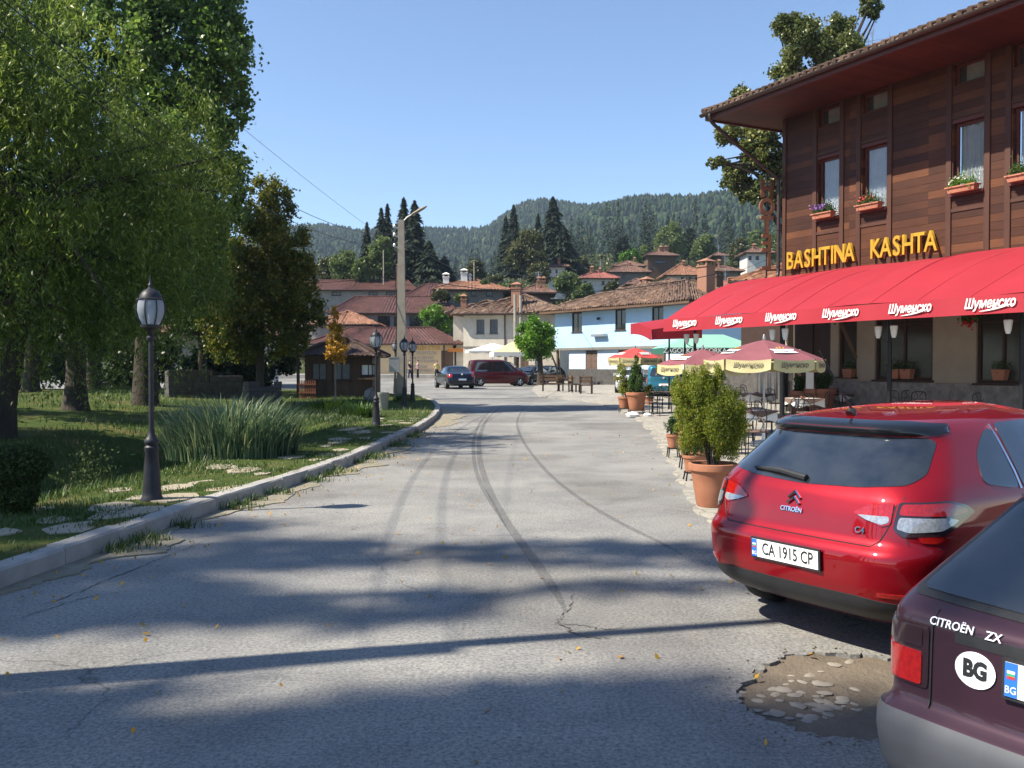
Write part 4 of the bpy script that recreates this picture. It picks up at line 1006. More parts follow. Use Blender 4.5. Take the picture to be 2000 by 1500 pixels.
# hanging baskets, window pots, wooden brace
for px, z, off, lab in ((1612, 3.5, 1.1, 'hanging basket with red geraniums by the dark entrance'), (1852, 3.55, .8, 'hanging basket with red geraniums between two ground floor windows'), (1893, 3.1, .3, 'small basket with red blooms beside the ground window near the photo edge')):
    t = thing('hanging_basket', lab, 'hanging basket', inn_pt(px_t(px, off), -off, z), 0, 'hanging baskets under the awning'); q = .5 if '3.1' not in str(z) else .2
    MB().lathe([(.02, -.25), (.18*q*2, -.15), (.24*q*2, 0)], 14).build('basket', 'dark_wood', t, smooth=True)
    MB().tube([(0, 0, 0), (0, 0, 1.0)], .008, 4).build('chain', 'black_iron', t)
    P = rng.normal(size=(700, 3))*np.array([.3, .3, .17])*q*1.6; V_, F_ = leaf_quads(P, .09, .6); np_mesh('leaves', V_, F_, 'leaf_fern', t)
    P = rng.normal(size=(70, 3))*np.array([.09, .09, .09])+np.array([-.2*q, -.2*q, -.12]); V_, F_ = leaf_quads(P, .09, .9); np_mesh('blooms', V_, F_, 'petal_red', t)
for px, lab in ((1655, 'terracotta window pot on the narrow ground floor sill'), (1745, 'left of two terracotta window pots on the wide sill'), (1768, 'right of two terracotta window pots on the wide sill'), (1950, 'terracotta window pot on the sill at the photo edge')):
    t = thing('window_pot', lab, 'pot', inn_pt(px_t(px, -.02), .1, 1.34), INN_RZ, 'terracotta pots on the ground floor sills')
    MB().add([(-.16, -.09, 0), (.16, -.09, 0), (.16, .09, 0), (-.16, .09, 0), (-.21, -.12, .3), (.21, -.12, .3), (.21, .12, .3), (-.21, .12, .3)], [(0, 3, 2, 1), (0, 1, 5, 4), (1, 2, 6, 5), (2, 3, 7, 6), (3, 0, 4, 7), (4, 5, 6, 7)]).build('pot', 'terracotta_pale', t)
    P = rng.normal(size=(160, 3))*np.array([.12, .07, .1])+np.array([0, 0, .38]); V_, F_ = leaf_quads(P, .07, .5); np_mesh('leaves', V_, F_, 'leaf_fern', t)
MB().bar((px_t(1640, .6), -.6, 3.2), (px_t(1672, .2), -.2, 2.0), .1).build('brace', 'old_wood', inn)

# --- blue and white house
bh_rz = math.atan2(-11.4, 8.1); BH = Vector((3.35, 71.8, zr(3, 72)))
bh = thing('blue_house', 'old two-storey house with pale blue upper wall and mossy tiled roof', 'house', BH, bh_rz)
HB = 5.95-BH.z; ZF = 1.75+33*71.8/FPX-BH.z-.03
UWN = [(2.72, 1.2), (7.6, 1.12), (11.35, 1.1)]
m = MB(); wall_holes(m, 0, 14.2, ZF, HB, [(x-w/2, 3.95, x+w/2, 5.45) for x, w in UWN]); m.cb(0, .02, .003, 9, ZF, HB); m.cb(14.18, 14.2, .003, 9, ZF, HB); m.cb(0, 14.2, .02, 9, ZF, ZF+.08)
m.build('upper_wall', 'blue_plaster', bh)
LW = [(4.2, 1.35), (7.9, 1.5), (11.2, 1.3)]
m = MB(); wall_holes(m, 1.55, 14.2, 1.15, ZF-.002, [(x-w/2, 1.15, x+w/2, 2.55) for x, w in LW], .18, .2); m.cb(1.55, 1.57, .19, 8, -.2, ZF)
m.build('lower_wall', 'pale_plaster', bh)
MB().cb(1.5, 14.25, .1, .5, -.3, 1.148).build('plinth', 'dark_stone', bh)  # dark stone, its tone also carrying the shadow that lies on the plinth
MB().cb(-.05, 14.25, -.07, -.002, ZF-.12, ZF+.06).build('beam', 'grey_wood', bh)
MB().cb(.0, 1.5, 1.8, 1.9, -.2, ZF).cb(.3, 1.2, 1.7, 1.78, -.2, 2.1).build('porch_wall', 'dark_boards', bh)
MB().bar((.12, .2, -.2), (.12, .2, ZF), .16).build('porch_post', 'old_wood', bh)
for x, w in UWN:
    fr = add_window(bh, x, 3.95, w, 1.5, 0, .1, 'dark_wood', 'dark_glass', (1, 0), .06)
for x, w in LW:
    m = MB(); 
    for s in (-1, 1):
        m.cb(x+min(0, s*w/2)+.01, x+max(0, s*w/2)-.01, .24, .28, 1.17, 2.53)
        for zz in (1.25, 1.72, 2.15): m.cb(x+min(0, s*w/2)+.1, x+max(0, s*w/2)-.1, .225, .24, zz, zz+.32)
    m.build('shutter', 'shutter_brown', bh)
MB().cb(4.75, 6.2, -.35, -.003, 3.55, 3.72).bar((6.1, -.05, 3.9), (6.1, -.3, 3.6), .03).build('sign_lamp', 'galvanized', bh)
MB().lathe([(.03, 0), (.14, .05), (.12, .2)], 10, (5.4, -.2, 4.75)).build('wall_lamp', 'black_iron', bh)
r, ab = hip_roof(0, 14.2, 0, 9, HB+.02, 1.95, .95, .24, .06, .8, rows=22); bhr = r.build('roof', 'old_tiles', bh, smooth=60)
soffit(*ab, HB+.02, .2).build('eaves', 'old_wood', bh)
chimney(bhr, 12.6, 3.4, HB+.8, HB+2.6, .85); chimney(bhr, 11.0, 6.2, HB+.8, HB+2.2, .7, 'old_wood'); chimney(bhr, 4.4, 5.6, HB+1.2, HB+2.1, .75)
# --- cream house behind the round tree
P0 = at(905, 700, 80); P1 = at(1085, 700, 78)
ch_ = house('cream_house', 'cream two-storey house with grey shutters between shop and blue house', 'house', (P0.x, 80, .55), math.atan2(-2, P1.x-P0.x), (P1-P0).length+.4, 9, 5.65, 1.9, 'cream_plaster', 'old_tiles', .85,
      [(1.55, 3.95, .72, 1.25), (2.75, 3.95, .72, 1.25)], [(4.4, 1.6, 5.8, 7.9, .8)], 1.2, .3, doors=[(5.3, -.1, 1.1, 2.1)], fmat='shutter_grey', gmat='shutter_grey')
MB().tube([(3.75, -.06, 5.6), (3.75, -.06, 0)], .05, 6).build('drainpipe', 'gutter_brown', ch_)
MB().cb(-.02, 8.2, -.05, -.003, 2.75, 2.87).build('beam', 'grey_wood', ch_)
P0 = at(885, 600, 90); house('tiled_house', 'low house with a brown sagging roof between the hotel and the cream house', 'house', (P0.x, 90, .9), 0, 6.5, 7, 6.0, 1.4, 'cream_plaster', 'old_tiles', .8, [(1.4, 3.6, .8, 1.2)], [(1.0, .5, 5.9, 7.3, .55)], 1.2)
# --- hotel of stacked maroon roofs, and the shop below
def anchored(px, py_eave, Y): p = at(px, py_eave, Y); return p.x, p.z
xa, ze = anchored(598, 672, 90); xb, _ = anchored(905, 672, 90)
shop = house('shop', 'cream shop with yellow and grey wall lettering under a low maroon roof', 'shop', (xa+.7, 90, .93), 0, xb-xa-1.4, 8, ze-.93, 1.7, 'shop_cream', 'maroon_tiles', .7, [], [], 0.0, .33, doors=[(13.2, 0, 1.3, 2.3)], ridge=3.4, amp=.06)
lx, lz = anchored(832, 680, 90)
for i, (s, sz, mt, dx) in enumerate((('РАДИ СТОЕ', .48, 'sign_yellow', 0.1), ('Х. СТРОИТЕЛИ', .4, 'stencil', -.35), ('БОЯ И ЛЕПИЛ', .36, 'stencil', -.45), ('ЕЛЕКТРОТЕХНИКА', .36, 'stencil', -.4), ('ЖЕЛЕЗАР', .36, 'stencil', -.7), ('Т. ИНСТРУМЕНТИ', .36, 'stencil', -.45))):
    z = [0, -.5, -.95, -1.3, -1.85, -2.2][i]
    text(s, sz, mt, shop, frame((lx-xa-.7+dx, -.012, lz-.93+z), (1, 0, 0), (0, 0, 1)), 'lettering', .004, 0, .012, sx=.95)
MB().tube([(xb-xa-2.6, -.1, ze-.95), (xb-xa-2.6, -.1, 0)], .06, 6).build('drainpipe', 'gutter_brown', shop)
MB().cb(xb-xa-2.2, xb-xa+1.5, -.6, -.5, 2.15, 2.5).build('signboard', 'orange_board', shop)
def lodge(px0, px1, eave, ridge_py, Y, dY, label, wall, tile, base_z, wins, d=10, rough=0, **k):
    x0, z0 = anchored(px0, eave, Y); x1, _ = anchored(px1, eave, Y); zr_ = at(px0, ridge_py, Y+dY).z
    return house('hotel_wing', label, 'hotel', (x0+.7, Y, base_z), 0, x1-x0-1.4, d, z0-base_z, zr_-z0, wall, tile, .7, wins(x0+.7, base_z, Y), k.pop('chims', ()), rough, .33, group='hotel wings stacked up the slope', **k)
def W(*spec):
    def f(x0, bz, Y):
        out = []
        for a, b, t, bt in spec:
            p = at(a, bt, Y); q = at(b, t, Y); out.append(((p.x+q.x)/2-x0, p.z-bz, q.x-p.x, q.z-p.z))
        return out
    return f
lodge(640, 897, 612, 580, 102, 5.0, 'middle hotel wing with long maroon roof and three wide dark windows', 'hotel_plaster_shaded', 'maroon_tiles', 1.5, W((738, 762, 617, 637), (770, 781, 618, 637), (800, 826, 618, 637)), amp=.06, ridge=2.2)
lodge(560, 815, 567, 548, 116, 5.0, 'top hotel wing with maroon roof and a row of slit windows', 'hotel_plaster_shaded', 'maroon_tiles', 3.0, W((648, 666, 570, 577), (720, 738, 570, 577), (754, 771, 570, 577)), amp=.06, ridge=1.8, chims=[(13.0, 5, 9.2, 11.6, .8)])
lodge(788, 893, 580, 556, 111, 4.0, 'hotel wing with descending maroon roof right of the concrete pole', 'hotel_plaster_shaded', 'maroon_tiles', 3.0, W((822, 838, 579, 587)), 7, amp=.06, ridge=2.2)
lodge(595, 742, 634, 609, 96, 3.6, 'small building with faded orange tile roof before the hotel', 'hotel_plaster_shaded', 'orange_tiles', 1.0, W(), 7, .5)
# --- village houses up the hill
def vhouse(px0, px1, eave, ridge_py, base_py, Y, label, wall, tile, chims=(), wins=(), rz=0.0, over=.7, dfrac=.8, rough=.5, upper=None, name='village_house'):
    a = at(px0, eave, Y); b = at(px1, eave, Y); g = at(px0, base_py, Y); top = at(px0, ridge_py, Y+2.5)
    w = b.x-a.x-2*over*.9; h = a.z-g.z; rh = max(.6, top.z-a.z)
    cs = [((c[0]-px0)/(px1-px0)*w, w*dfrac*.45, h+rh*.25, h+rh*.6+c[1]*Y/FPX, c[2]*Y/FPX, c[3]) for c in chims]
    ws = []
    for p0, p1, t, bt in wins:
        q0 = at(p0, bt, Y); q1 = at(p1, t, Y); ws.append(((q0.x+q1.x)/2-a.x-over*.9, q0.z-g.z, max(.3, q1.x-q0.x), max(.3, q1.z-q0.z)))
    return house(name, label, 'house', (a.x+over*.9, Y, g.z), rz, w, max(5, w*dfrac), h, rh, wall, tile, over, ws, cs, rough, .4, 'village houses up the hill', low=3)
BR, WH = 'chimney_brick', 'chimney_white'
vhouse(845, 995, 566, 546, 585, 108, 'orange-roofed house with tall white chimneys above the trees', 'grey_wood', 'orange_tiles', [(904, 22, 13, WH), (918, 12, 5, WH), (862, 14, 12, WH)], [(920, 930, 568, 578), (950, 962, 568, 578)], .05)
vhouse(1008, 1086, 573, 557, 600, 105, 'dark timber house with twin brick chimneys behind the cream house', 'dark_boards', 'brown_tiles', [(1055, 13, 7, BR), (1068, 13, 7, BR)], [(1020, 1026, 577, 587)])
vhouse(1066, 1112, 521, 514, 548, 150, 'small white house under the spruces', 'white_plaster', 'brown_tiles', [(1094, 5, 5, BR)], [(1073, 1077, 526, 533), (1085, 1089, 526, 533)])
vhouse(1128, 1210, 544, 530, 564, 140, 'white house with a pinkish red roof', 'white_plaster', 'red_tiles', [(1155, 9, 6, BR), (1175, 6, 4, BR)], [(1140, 1146, 549, 556), (1175, 1181, 549, 556)])
vhouse(1184, 1272, 532, 518, 552, 155, 'wide house with faded brown roof left of the timber house', 'grey_wood', 'brown_tiles', [(1234, 7, 5, BR)], [(1215, 1221, 536, 543)])
vhouse(1195, 1262, 520, 510, 538, 172, 'brown roof with white gable end behind the wide house', 'white_plaster', 'brown_tiles', [(1245, 6, 4, BR)], [(1267-20, 1272-20, 524, 530)])
vhouse(1220, 1275, 556, 545, 570, 128, 'dark low barn just above the blue house roof', 'dark_boards', 'brown_tiles')
vhouse(1259, 1327, 499, 490, 530, 182, 'tall timber house with two brick chimneys high on the hill', 'old_wood', 'brown_tiles', [(1297, 8, 7, BR), (1309, 9, 9, BR)], [(1280, 1302, 508, 514), (1270, 1276, 518, 526), (1312, 1318, 520, 530)], .1)
vhouse(1295, 1380, 538, 515, 562, 138, 'cream house with steep orange hipped roof', 'cream_plaster', 'orange_tiles', [(1340, 9, 6, BR)], [(1330, 1336, 541, 550), (1345, 1351, 541, 550), (1358, 1363, 541, 550)])
vhouse(1280, 1348, 557, 545, 580, 118, 'pale house with pinkish tiles directly behind the blue house', 'cream_plaster', 'brown_tiles', (), [(1325, 1334, 561, 567)])
vhouse(1390, 1423, 500, 494, 514, 175, 'tiny dark timber shed among the trees', 'dark_boards', 'brown_tiles')
vhouse(1385, 1452, 530, 520, 552, 132, 'grey house with brown roof behind the brick chimney', 'grey_wood', 'brown_tiles', [(1405, 9, 4, BR)], [(1398, 1404, 533, 540)])
vhouse(1394, 1450, 562, 550, 580, 112, 'low house with pink roof over the awning edge', 'white_plaster', 'red_tiles', (), [(1405, 1409, 565, 572)])
vhouse(1452, 1512, 494, 484, 526, 150, 'whitewashed house with weathered top floor near the inn corner', 'white_plaster', 'brown_tiles', [(1475, 5, 6, BR)], [(1462, 1468, 500, 507), (1476, 1482, 500, 507)])
P = at(1448, 556, 44)
house('tiled_house', 'old orange tiled roof between the inn corner and the awning', 'house', (P.x, 44, zr(0, 60)), R(-35), 9, 7, P.z-.2, 1.7, 'dark_wood', 'orange_tiles', .5, (), (), 1.3, .28)  # wall wood chosen dark to stand in for the shaded opening there
# --- wooden kiosk in the park
kx = at(585, 770, 42); kw = at(738, 770, 42).x-kx.x
ks = thing('kiosk', 'dark brown wooden kiosk with low shingled roof at the park edge', 'kiosk', (kx.x+.25, 42, .33), 0); kw -= .5; kh = at(0, 694, 42).z-.33
m = MB(); kwins = [(.3, .75, 1.0, 1.55), (1.25, .75, 2.1, 1.55), (2.55, .95, 3.25, 1.5)]
wall_holes(m, 0, kw, -.1, kh, [(a, b, c, d) for a, b, c, d in kwins], 0, .12); m.cb(0, .03, .003, 2.6, -.1, kh); m.cb(kw-.03, kw, .003, 2.6, -.1, kh); m.cb(.03, kw-.03, 2.55, 2.6, -.1, kh)
m.build('wall', 'dark_boards', ks)
for a, b, c, d in kwins: add_window(ks, (a+c)/2, b, c-a, d-b, 0, .08, 'dark_wood', 'white_paint' if a > 2 else 'shutter_grey', (1, 0), .05)
r, ab = hip_roof(0, kw, 0, 2.6, kh, .75, .4, .2, .02, .4, rows=8); r.build('roof', 'dark_wood', ks, smooth=60); soffit(*ab, kh, .1).build('eaves', 'dark_wood', ks)
MB().cb(2.45, 3.35, -.25, -.003, .78, .86).build('counter', 'old_wood', ks)
for x in (-.25, kw+.25): MB().bar((x, -.25, -.1), (x, -.25, kh), .12).build('post', 'dark_wood', ks)
# --- white house behind the park trees
P0 = at(345, 745, 60); P1 = at(440, 745, 60)
house('park_house', 'whitewashed house half hidden behind the park trees', 'house', (P0.x-.8, 60, .6), 0, P1.x-P0.x+2, 9, 3.2, 1.6, 'white_plaster', 'brown_tiles', 1.1, [(2.6, .5, 1.4, 1.8)], (), .8)
# ------------------------------------------------------------------ cars
class CarShape:
    """closed body built from horizontal slices; local frame: y forward from the rear bumper, x to the right"""
    def __init__(s, rear, front, width, zs, rr=.30, rl=.32, fr=.35, bow=.05, tap=.035, sm=2, top=.02):
        s.Z = np.array(zs)
        def it(keys): 
            k = np.array(sorted(keys)); v = np.interp(s.Z, k[:, 0], k[:, 1])
            for _ in range(sm): v[1:-1] = .25*v[:-2]+.5*v[1:-1]+.25*v[2:]
            return v
        s.yr, s.yf, s.w = it(rear), it(front), it(width); s.rr, s.rl, s.fr, s.bow, s.tap = rr, rl, fr, bow, tap
        s.L = [s.outline(i) for i in range(len(zs))]
    def outline(s, i):
        w, yr, yf = s.w[i], s.yr[i], s.yf[i]; ln = max(.15, yf-yr)
        R_, Rl = min(s.rr, w*.6), min(s.rl, ln*.3); Rf = min(s.fr, ln*.3, w*.75); tap = s.tap; P = []
        for x in np.linspace(0, w-tap-R_, 10): P.append((x, yr+s.bow*(x/w)**2))
        y0 = P[-1][1]
        for k in range(1, 13): 
            a = math.pi/2*k/12; P.append((w-tap-R_+R_*math.sin(a)**.9, y0+Rl*(1-math.cos(a))))
        ya = P[-1][1]; yb = yf-Rf-.12
        for k in range(1, 31):
            q = k/30; P.append((w-tap*(2*q-1)**2, ya+(yb-ya)*q))
        for k in range(1, 13):
            a = math.pi/2*k/12; P.append((w-tap-Rf*1.3*(1-math.cos(a)), yb+Rf*math.sin(a)))
        xe = P[-1][0]; ye = P[-1][1]
        for k in range(1, 9): P.append((xe*(1-k/8), ye+.12*(1-(1-k/8)**2)))
        return np.array(P)
    def line(s, z):
        i = int(np.clip(np.searchsorted(s.Z, z)-1, 0, len(s.Z)-2)); t = np.clip((z-s.Z[i])/(s.Z[i+1]-s.Z[i]), 0, 1)
        return s.L[i]*(1-t)+s.L[i+1]*t
    def body(s, mat, parent, zfilter=None, name='body'):
        V = []; F = []; n = len(s.L[0])
        for i, P in enumerate(s.L):
            for x, y in P: V.append((x, y, s.Z[i]))
            for x, y in P: V.append((-x, y, s.Z[i]))
        k = 2*n
        for i in range(len(s.L)-1):
            for j in range(n-1):
                a = i*k+j; F.append((a, a+1, a+1+k, a+k)); a += n; F.append((a, a+k, a+1+k, a+1))
        for i, fl in ((0, 0), (len(s.L)-1, 1)):
            for j in range(n-1):
                a = i*k+j; b = a+n; F.append((a, b, b+1, a+1) if not fl else (a, a+1, b+1, b))
        m = MB(); m.V = V; m.F = F
        o = m.build(name, mat, parent, smooth=38); return o
    def rear(s, x, z):
        L = s.line(z); ax = abs(x); n = 22; xs = L[:n, 0]; return Vector((x, float(np.interp(ax, xs, L[:n, 1])), z))
    def side(s, y, z, sg):
        L = s.line(z)[18:-12]; return Vector((sg*float(np.interp(y, L[:, 1], L[:, 0])), y, z))
    def wrap(s, a, z):
        L = s.line(z); d = np.concatenate([[0], np.cumsum(np.linalg.norm(np.diff(L, axis=0), axis=1))]); sg = 1 if a >= 0 else -1
        return Vector((sg*float(np.interp(abs(a), d, L[:, 0])), float(np.interp(abs(a), d, L[:, 1])), z))
    def patch(s, fn, poly, off, mat, name, parent, step=.035, skirt=.02, bulge=0):
        bm = bmesh.new(); bm.faces.new([bm.verts.new((p[0], p[1], 0)) for p in poly])
        for ax in (0, 1):
            lo, hi = min(p[ax] for p in poly), max(p[ax] for p in poly); st = step if ax else step*1.2; t = lo+st
            while t < hi-1e-4:
                co = [0, 0, 0]; co[ax] = t; no = [0, 0, 0]; no[ax] = 1
                bmesh.ops.bisect_plane(bm, geom=bm.verts[:]+bm.edges[:]+bm.faces[:], plane_co=co, plane_no=no); t += st
        be = [e for e in bm.edges if e.is_boundary]
        inner = {v: .0 for v in bm.verts}
        r = bmesh.ops.extrude_edge_only(bm, edges=be); low = {g for g in r['geom'] if isinstance(g, bmesh.types.BMVert)}
        for v in bm.verts:
            a, z = v.co.x, v.co.y; p = fn(a, z); e = .004
            du = fn(a+e, z)-fn(a-e, z); dz = fn(a, z+e)-fn(a, z-e); n = du.cross(dz)
            n = n.normalized() if n.length > 1e-12 else Vector((0, -1, 0))
            c = Vector((0, (s.yr[len(s.yr)//2]+s.yf[len(s.yf)//2])/2, .7))
            if n.dot(p-c) < 0: n = -n
            v.co = p+n*(off-(skirt if v in low else 0))
        bmesh.ops.recalc_face_normals(bm, faces=bm.faces)
        me = bpy.data.meshes.new(name); bm.to_mesh(me); bm.free()
        o = link(name, me, mat, parent); me.polygons.foreach_set('use_smooth', [True]*len(me.polygons)); me.set_sharp_from_angle(angle=R(40)); return o
def rnd(poly, r=.03, n=4):
    """round the corners of a polygon"""
    P = [Vector(p) for p in poly]; out = []
    for i, p in enumerate(P):
        a = (P[i-1]-p); b = (P[(i+1) % len(P)]-p); q = min(r, a.length*.45, b.length*.45); s0, s1 = p+a.normalized()*q, p+b.normalized()*q
        for k in range(n+1):
            t = k/n; out.append(tuple((s0*(1-t)**2+p*2*t*(1-t)+s1*t*t)))
    return out
def mir(poly): return [(-x, z) for x, z in reversed(poly)]
def wheel(parent, x, y, r, wd=.2, sg=1):
    """tyre with a rim as its sub-part"""
    m = MB(); prof = [(r*.62, -wd/2), (r*.9, -wd/2-.01), (r*.98, -wd/2+.03), (r, 0), (r*.98, wd/2-.03), (r*.9, wd/2+.01), (r*.62, wd/2)]
    m.lathe(prof, 28, cap=False); m.V = [(x+z, y+a, r+b) for a, b, z in m.V]
    t = m.build('wheel', 'rubber', parent, smooth=True)
    m = MB(); m.lathe([(r*.63, -.01), (r*.58, .015), (r*.5, -.02)], 24, cap=False)
    m.lathe([(.06, .0), (.05, .03), (.001, .035)], 12)
    for k in range(5):
        a = 2*math.pi*k/5; m.tube([(.04*math.cos(a), .04*math.sin(a), .015), (r*.58*math.cos(a), r*.58*math.sin(a), .0)], [.035, .05], 5)
    m.lathe([(r*.6, -.07), (.001, -.07)], 20)
    m.V = [(x+sg*(wd/2-.015)+sg*c, y+a, r+b) for a, b, c in m.V]
    m.build('rim', 'alloy', t, smooth=True)
    return t
def arches(S, car, ys_, r, mat='trim_black', zb=.2):
    for y in ys_:
        for sg in (-1, 1):
            poly = [(y+r*math.cos(a), max(zb, r*.85+r*math.sin(a))) for a in [math.pi*1.2-k*math.pi*1.4/20 for k in range(21)]]
            S.patch(lambda a, z: S.side(a, z, sg), poly, .002, mat, 'wheel_arch', car, .06)
def plate(car, c, xd, up, txt, blue=True, w=.52, h=.112, strip_only=False):
    m = frame(c, xd, up)
    def bx(x0, x1, y0, y1, z0, z1, mat, nm, par):
        b = MB(); b.cb(x0, x1, y0, y1, z0, z1); b.V = [tuple(m @ Vector(v)) for v in b.V]; return b.build(nm, mat, par)
    p = bx(-w/2-.012, w/2+.012, -h/2-.012, h/2+.012, -.012, 0, 'trim_black', 'number_plate', car)
    bx(-w/2, w/2, -h/2, h/2, .0005, .004, 'plate_white', 'plate_face', p)
    if blue:
        bx(-w/2, -w/2+.042, -h/2, h/2, .0045, .0055, 'plate_blue', 'plate_band', p)
        text('BG', .034, 'plate_white', p, m @ Matrix.Translation((-w/2+.021, -.034, .0065)), 'lettering', .0006, 0, 0, sx=.9)
        for k, mt in enumerate(('plate_white', 'flag_green', 'flag_red')):
            bx(-w/2+.008, -w/2+.034, .03-.009*(k+1), .03-.009*k, .006, .007, mt, 'flag', p)
    if txt: text(txt, .108, 'letter_black', p, m @ Matrix.Translation((.024, 0, .0055)), 'lettering', .0008, 0, .0012, sx=.72)
    return p
def levels(z0, z1, st=.022): return list(np.arange(z0, z1-1e-6, st))+[z1]
# ---- red hatchback
RX, RY = at(1536, 1085, 5.75).x, 5.75
head = Vector((.838, .545, 0)); RZ = math.atan2(head.y, head.x)-R(90)
red = thing('parked_car', 'shiny red hatchback with white number plate, parked beside the big potted conifer', 'car', (RX, RY, 0), RZ, 'parked cars')
S = CarShape([(.2, .26), (.27, .1), (.33, .03), (.45, .0), (.6, -.01), (.66, .0), (.69, .035), (.72, .06), (.85, .085), (.96, .12), (1.02, .165), (1.28, .42), (1.315, .44), (1.33, .37), (1.375, .38), (1.4, .5), (1.43, .7), (1.455, .95), (1.475, 1.25), (1.488, 1.6), (1.492, 1.9)],
             [(.2, 4.15), (.4, 4.3), (.55, 4.33), (.72, 4.25), (.85, 3.95), (.95, 3.5), (1.02, 3.2), (1.3, 2.65), (1.4, 2.4), (1.46, 2.2), (1.488, 2.05), (1.492, 1.95)],
             [(.2, .76), (.3, .84), (.45, .885), (.62, .9), (.8, .895), (.95, .875), (1.04, .84), (1.2, .745), (1.32, .67), (1.4, .6), (1.44, .52), (1.47, .4), (1.488, .25), (1.492, .1)],
             levels(.2, 1.38, .02)+[1.4, 1.415, 1.43, 1.442, 1.455, 1.466, 1.475, 1.482, 1.488, 1.492], rr=.36, rl=.34, bow=.07, sm=1)
S.body('paint_red', red)
up_ = lambda z: S.rear
gl = rnd([(-.66, 1.045), (-.4, 1.015), (0, 1.0), (.4, 1.015), (.66, 1.045), (.7, 1.1), (.61, 1.31), (-.61, 1.31), (-.7, 1.1)], .06)
rg = S.patch(S.rear, gl, .004, 'car_glass', 'rear_window', red, .03, .012)
S.patch(S.rear, rnd([(-.63, 1.322), (.63, 1.322), (.6, 1.385), (.45, 1.4), (-.45, 1.4), (-.6, 1.385)], .03), .006, 'paint_black', 'spoiler', red, .015, .02)
bp = [(-.95, .25), (.95, .25), (.95, .36), (.8, .375), (.5, .40), (-.5, .40), (-.8, .375), (-.95, .36)]
S.patch(S.wrap, bp, .006, 'trim_black', 'bumper_trim', red, .03, .015)
# tail lamps: red above, clear below, wrapping round the corner
for sg in (-1, 1):
    f = (lambda q: q) if sg > 0 else mir
    lo = S.patch(S.wrap, f(rnd([(.665, .80), (.672, .955), (.95, .966), (1.12, .935), (1.21, .892), (1.06, .82), (.95, .775), (.72, .765)], .02)), .008, 'lamp_smoke', 'tail_lamp', red, .02, .02)
    S.patch(S.wrap, f(rnd([(.685, .885), (.69, .943), (.95, .955), (1.09, .925), (1.14, .896), (1.0, .882)], .015)), .012, 'lamp_red', 'lens', lo, .02, .008)
    S.patch(S.wrap, f(rnd([(.685, .808), (.69, .872), (.98, .872), (1.06, .855), (.94, .803), (.75, .79)], .015)), .012, 'lamp_clear', 'lens', lo, .02, .008)
    S.patch(S.wrap, f(rnd([(.80, .775), (1.0, .762), (1.04, .77), (.92, .73), (.82, .735)], .02)), .007, 'lamp_red', 'lens', lo, .02, .01)
    li = S.patch(S.wrap, f(rnd([(.41, .872), (.5, .925), (.645, .955), (.65, .83), (.6, .812)], .02)), .008, 'lamp_red', 'tail_lamp', red, .02, .02)
    S.patch(S.wrap, f(rnd([(.44, .864), (.635, .872), (.64, .84), (.6, .823), (.5, .842)], .012)), .011, 'lamp_clear', 'lens', li, .02, .008)
    # side glass with a bright pillar line
    wd = S.patch(lambda a, z: S.side(a, z, sg), rnd([(.78, 1.04), (1.05, 1.0), (1.12, 1.0), (1.16, 1.36), (1.05, 1.33), (.86, 1.2)], .06), .004, 'car_glass', 'quarter_window', red, .04)
    S.patch(lambda a, z: S.side(a, z, sg), rnd([(1.17, .99), (2.1, .97), (2.1, 1.4), (1.22, 1.38)], .05), .004, 'car_glass', 'door_window', red, .04)
    S.patch(lambda a, z: S.side(a, z, sg), rnd([(2.16, .97), (3.0, .98), (2.75, 1.2), (2.35, 1.4), (2.16, 1.4)], .05), .004, 'car_glass', 'door_window', red, .04)
    S.patch(lambda a, z: S.side(a, z, sg), [(1.125, .99), (1.145, .99), (1.175, 1.37), (1.16, 1.37)], .01, 'chrome', 'pillar_trim', red, .1, .008)
    S.patch(lambda a, z: S.side(a, z, sg), [(1.14, .4), (1.15, .4), (1.145, .96), (1.135, .96)], .0015, 'trim_black', 'door_gap', red, .1, .004)
    S.patch(lambda a, z: S.side(a, z, sg), rnd([(1.28, .86), (1.5, .86), (1.5, .89), (1.28, .89)], .012), .03, 'paint_red', 'door_handle', red, .05, .03)
arches(S, red, (.78, 3.4), .36)
for y in (.78, 3.4):
    for sg in (-1, 1): wheel(red, sg*.77, y, .315, .2, sg)
# lid seams
def seam(S, car, fn, pts, w=.008):
    L = [fn(*p) for p in pts]; n = len(L)
    MB().tube(L, w/2, 5).build('lid_seam', 'trim_black', car)
seam(S, red, S.wrap, [(.69+.0, .985), (.655, .93), (.65, .84), (.63, .79), (.6, .73), (.56, .7)]); seam(S, red, S.wrap, [(-.69, .985), (-.655, .93), (-.65, .84), (-.63, .79), (-.6, .73), (-.56, .7)])
seam(S, red, S.rear, [(x, .695) for x in np.linspace(-.56, .56, 24)])
for sg in (-1, 1):
    seam(S, red, S.wrap, [(sg*a, z) for a, z in ((.74, .765), (.76, .72), (.95, .70), (1.2, .685), (1.45, .66))], .006)
    seam(S, red, lambda a, z: S.side(a, z, sg), [(1.95, .35), (2.0, .6), (2.08, .96)], .006)
seam(S, red, S.rear, [(x, .385+.0*x) for x in np.linspace(-.5, .5, 16)], .006)
for sg in (-1, 1): S.patch(S.wrap, [(sg*.62, .415), (sg*.78, .415), (sg*.78, .44), (sg*.62, .44)] if sg > 0 else [(-.78, .415), (-.62, .415), (-.62, .44), (-.78, .44)], .005, 'lamp_red', 'reflector', red, .02, .006)
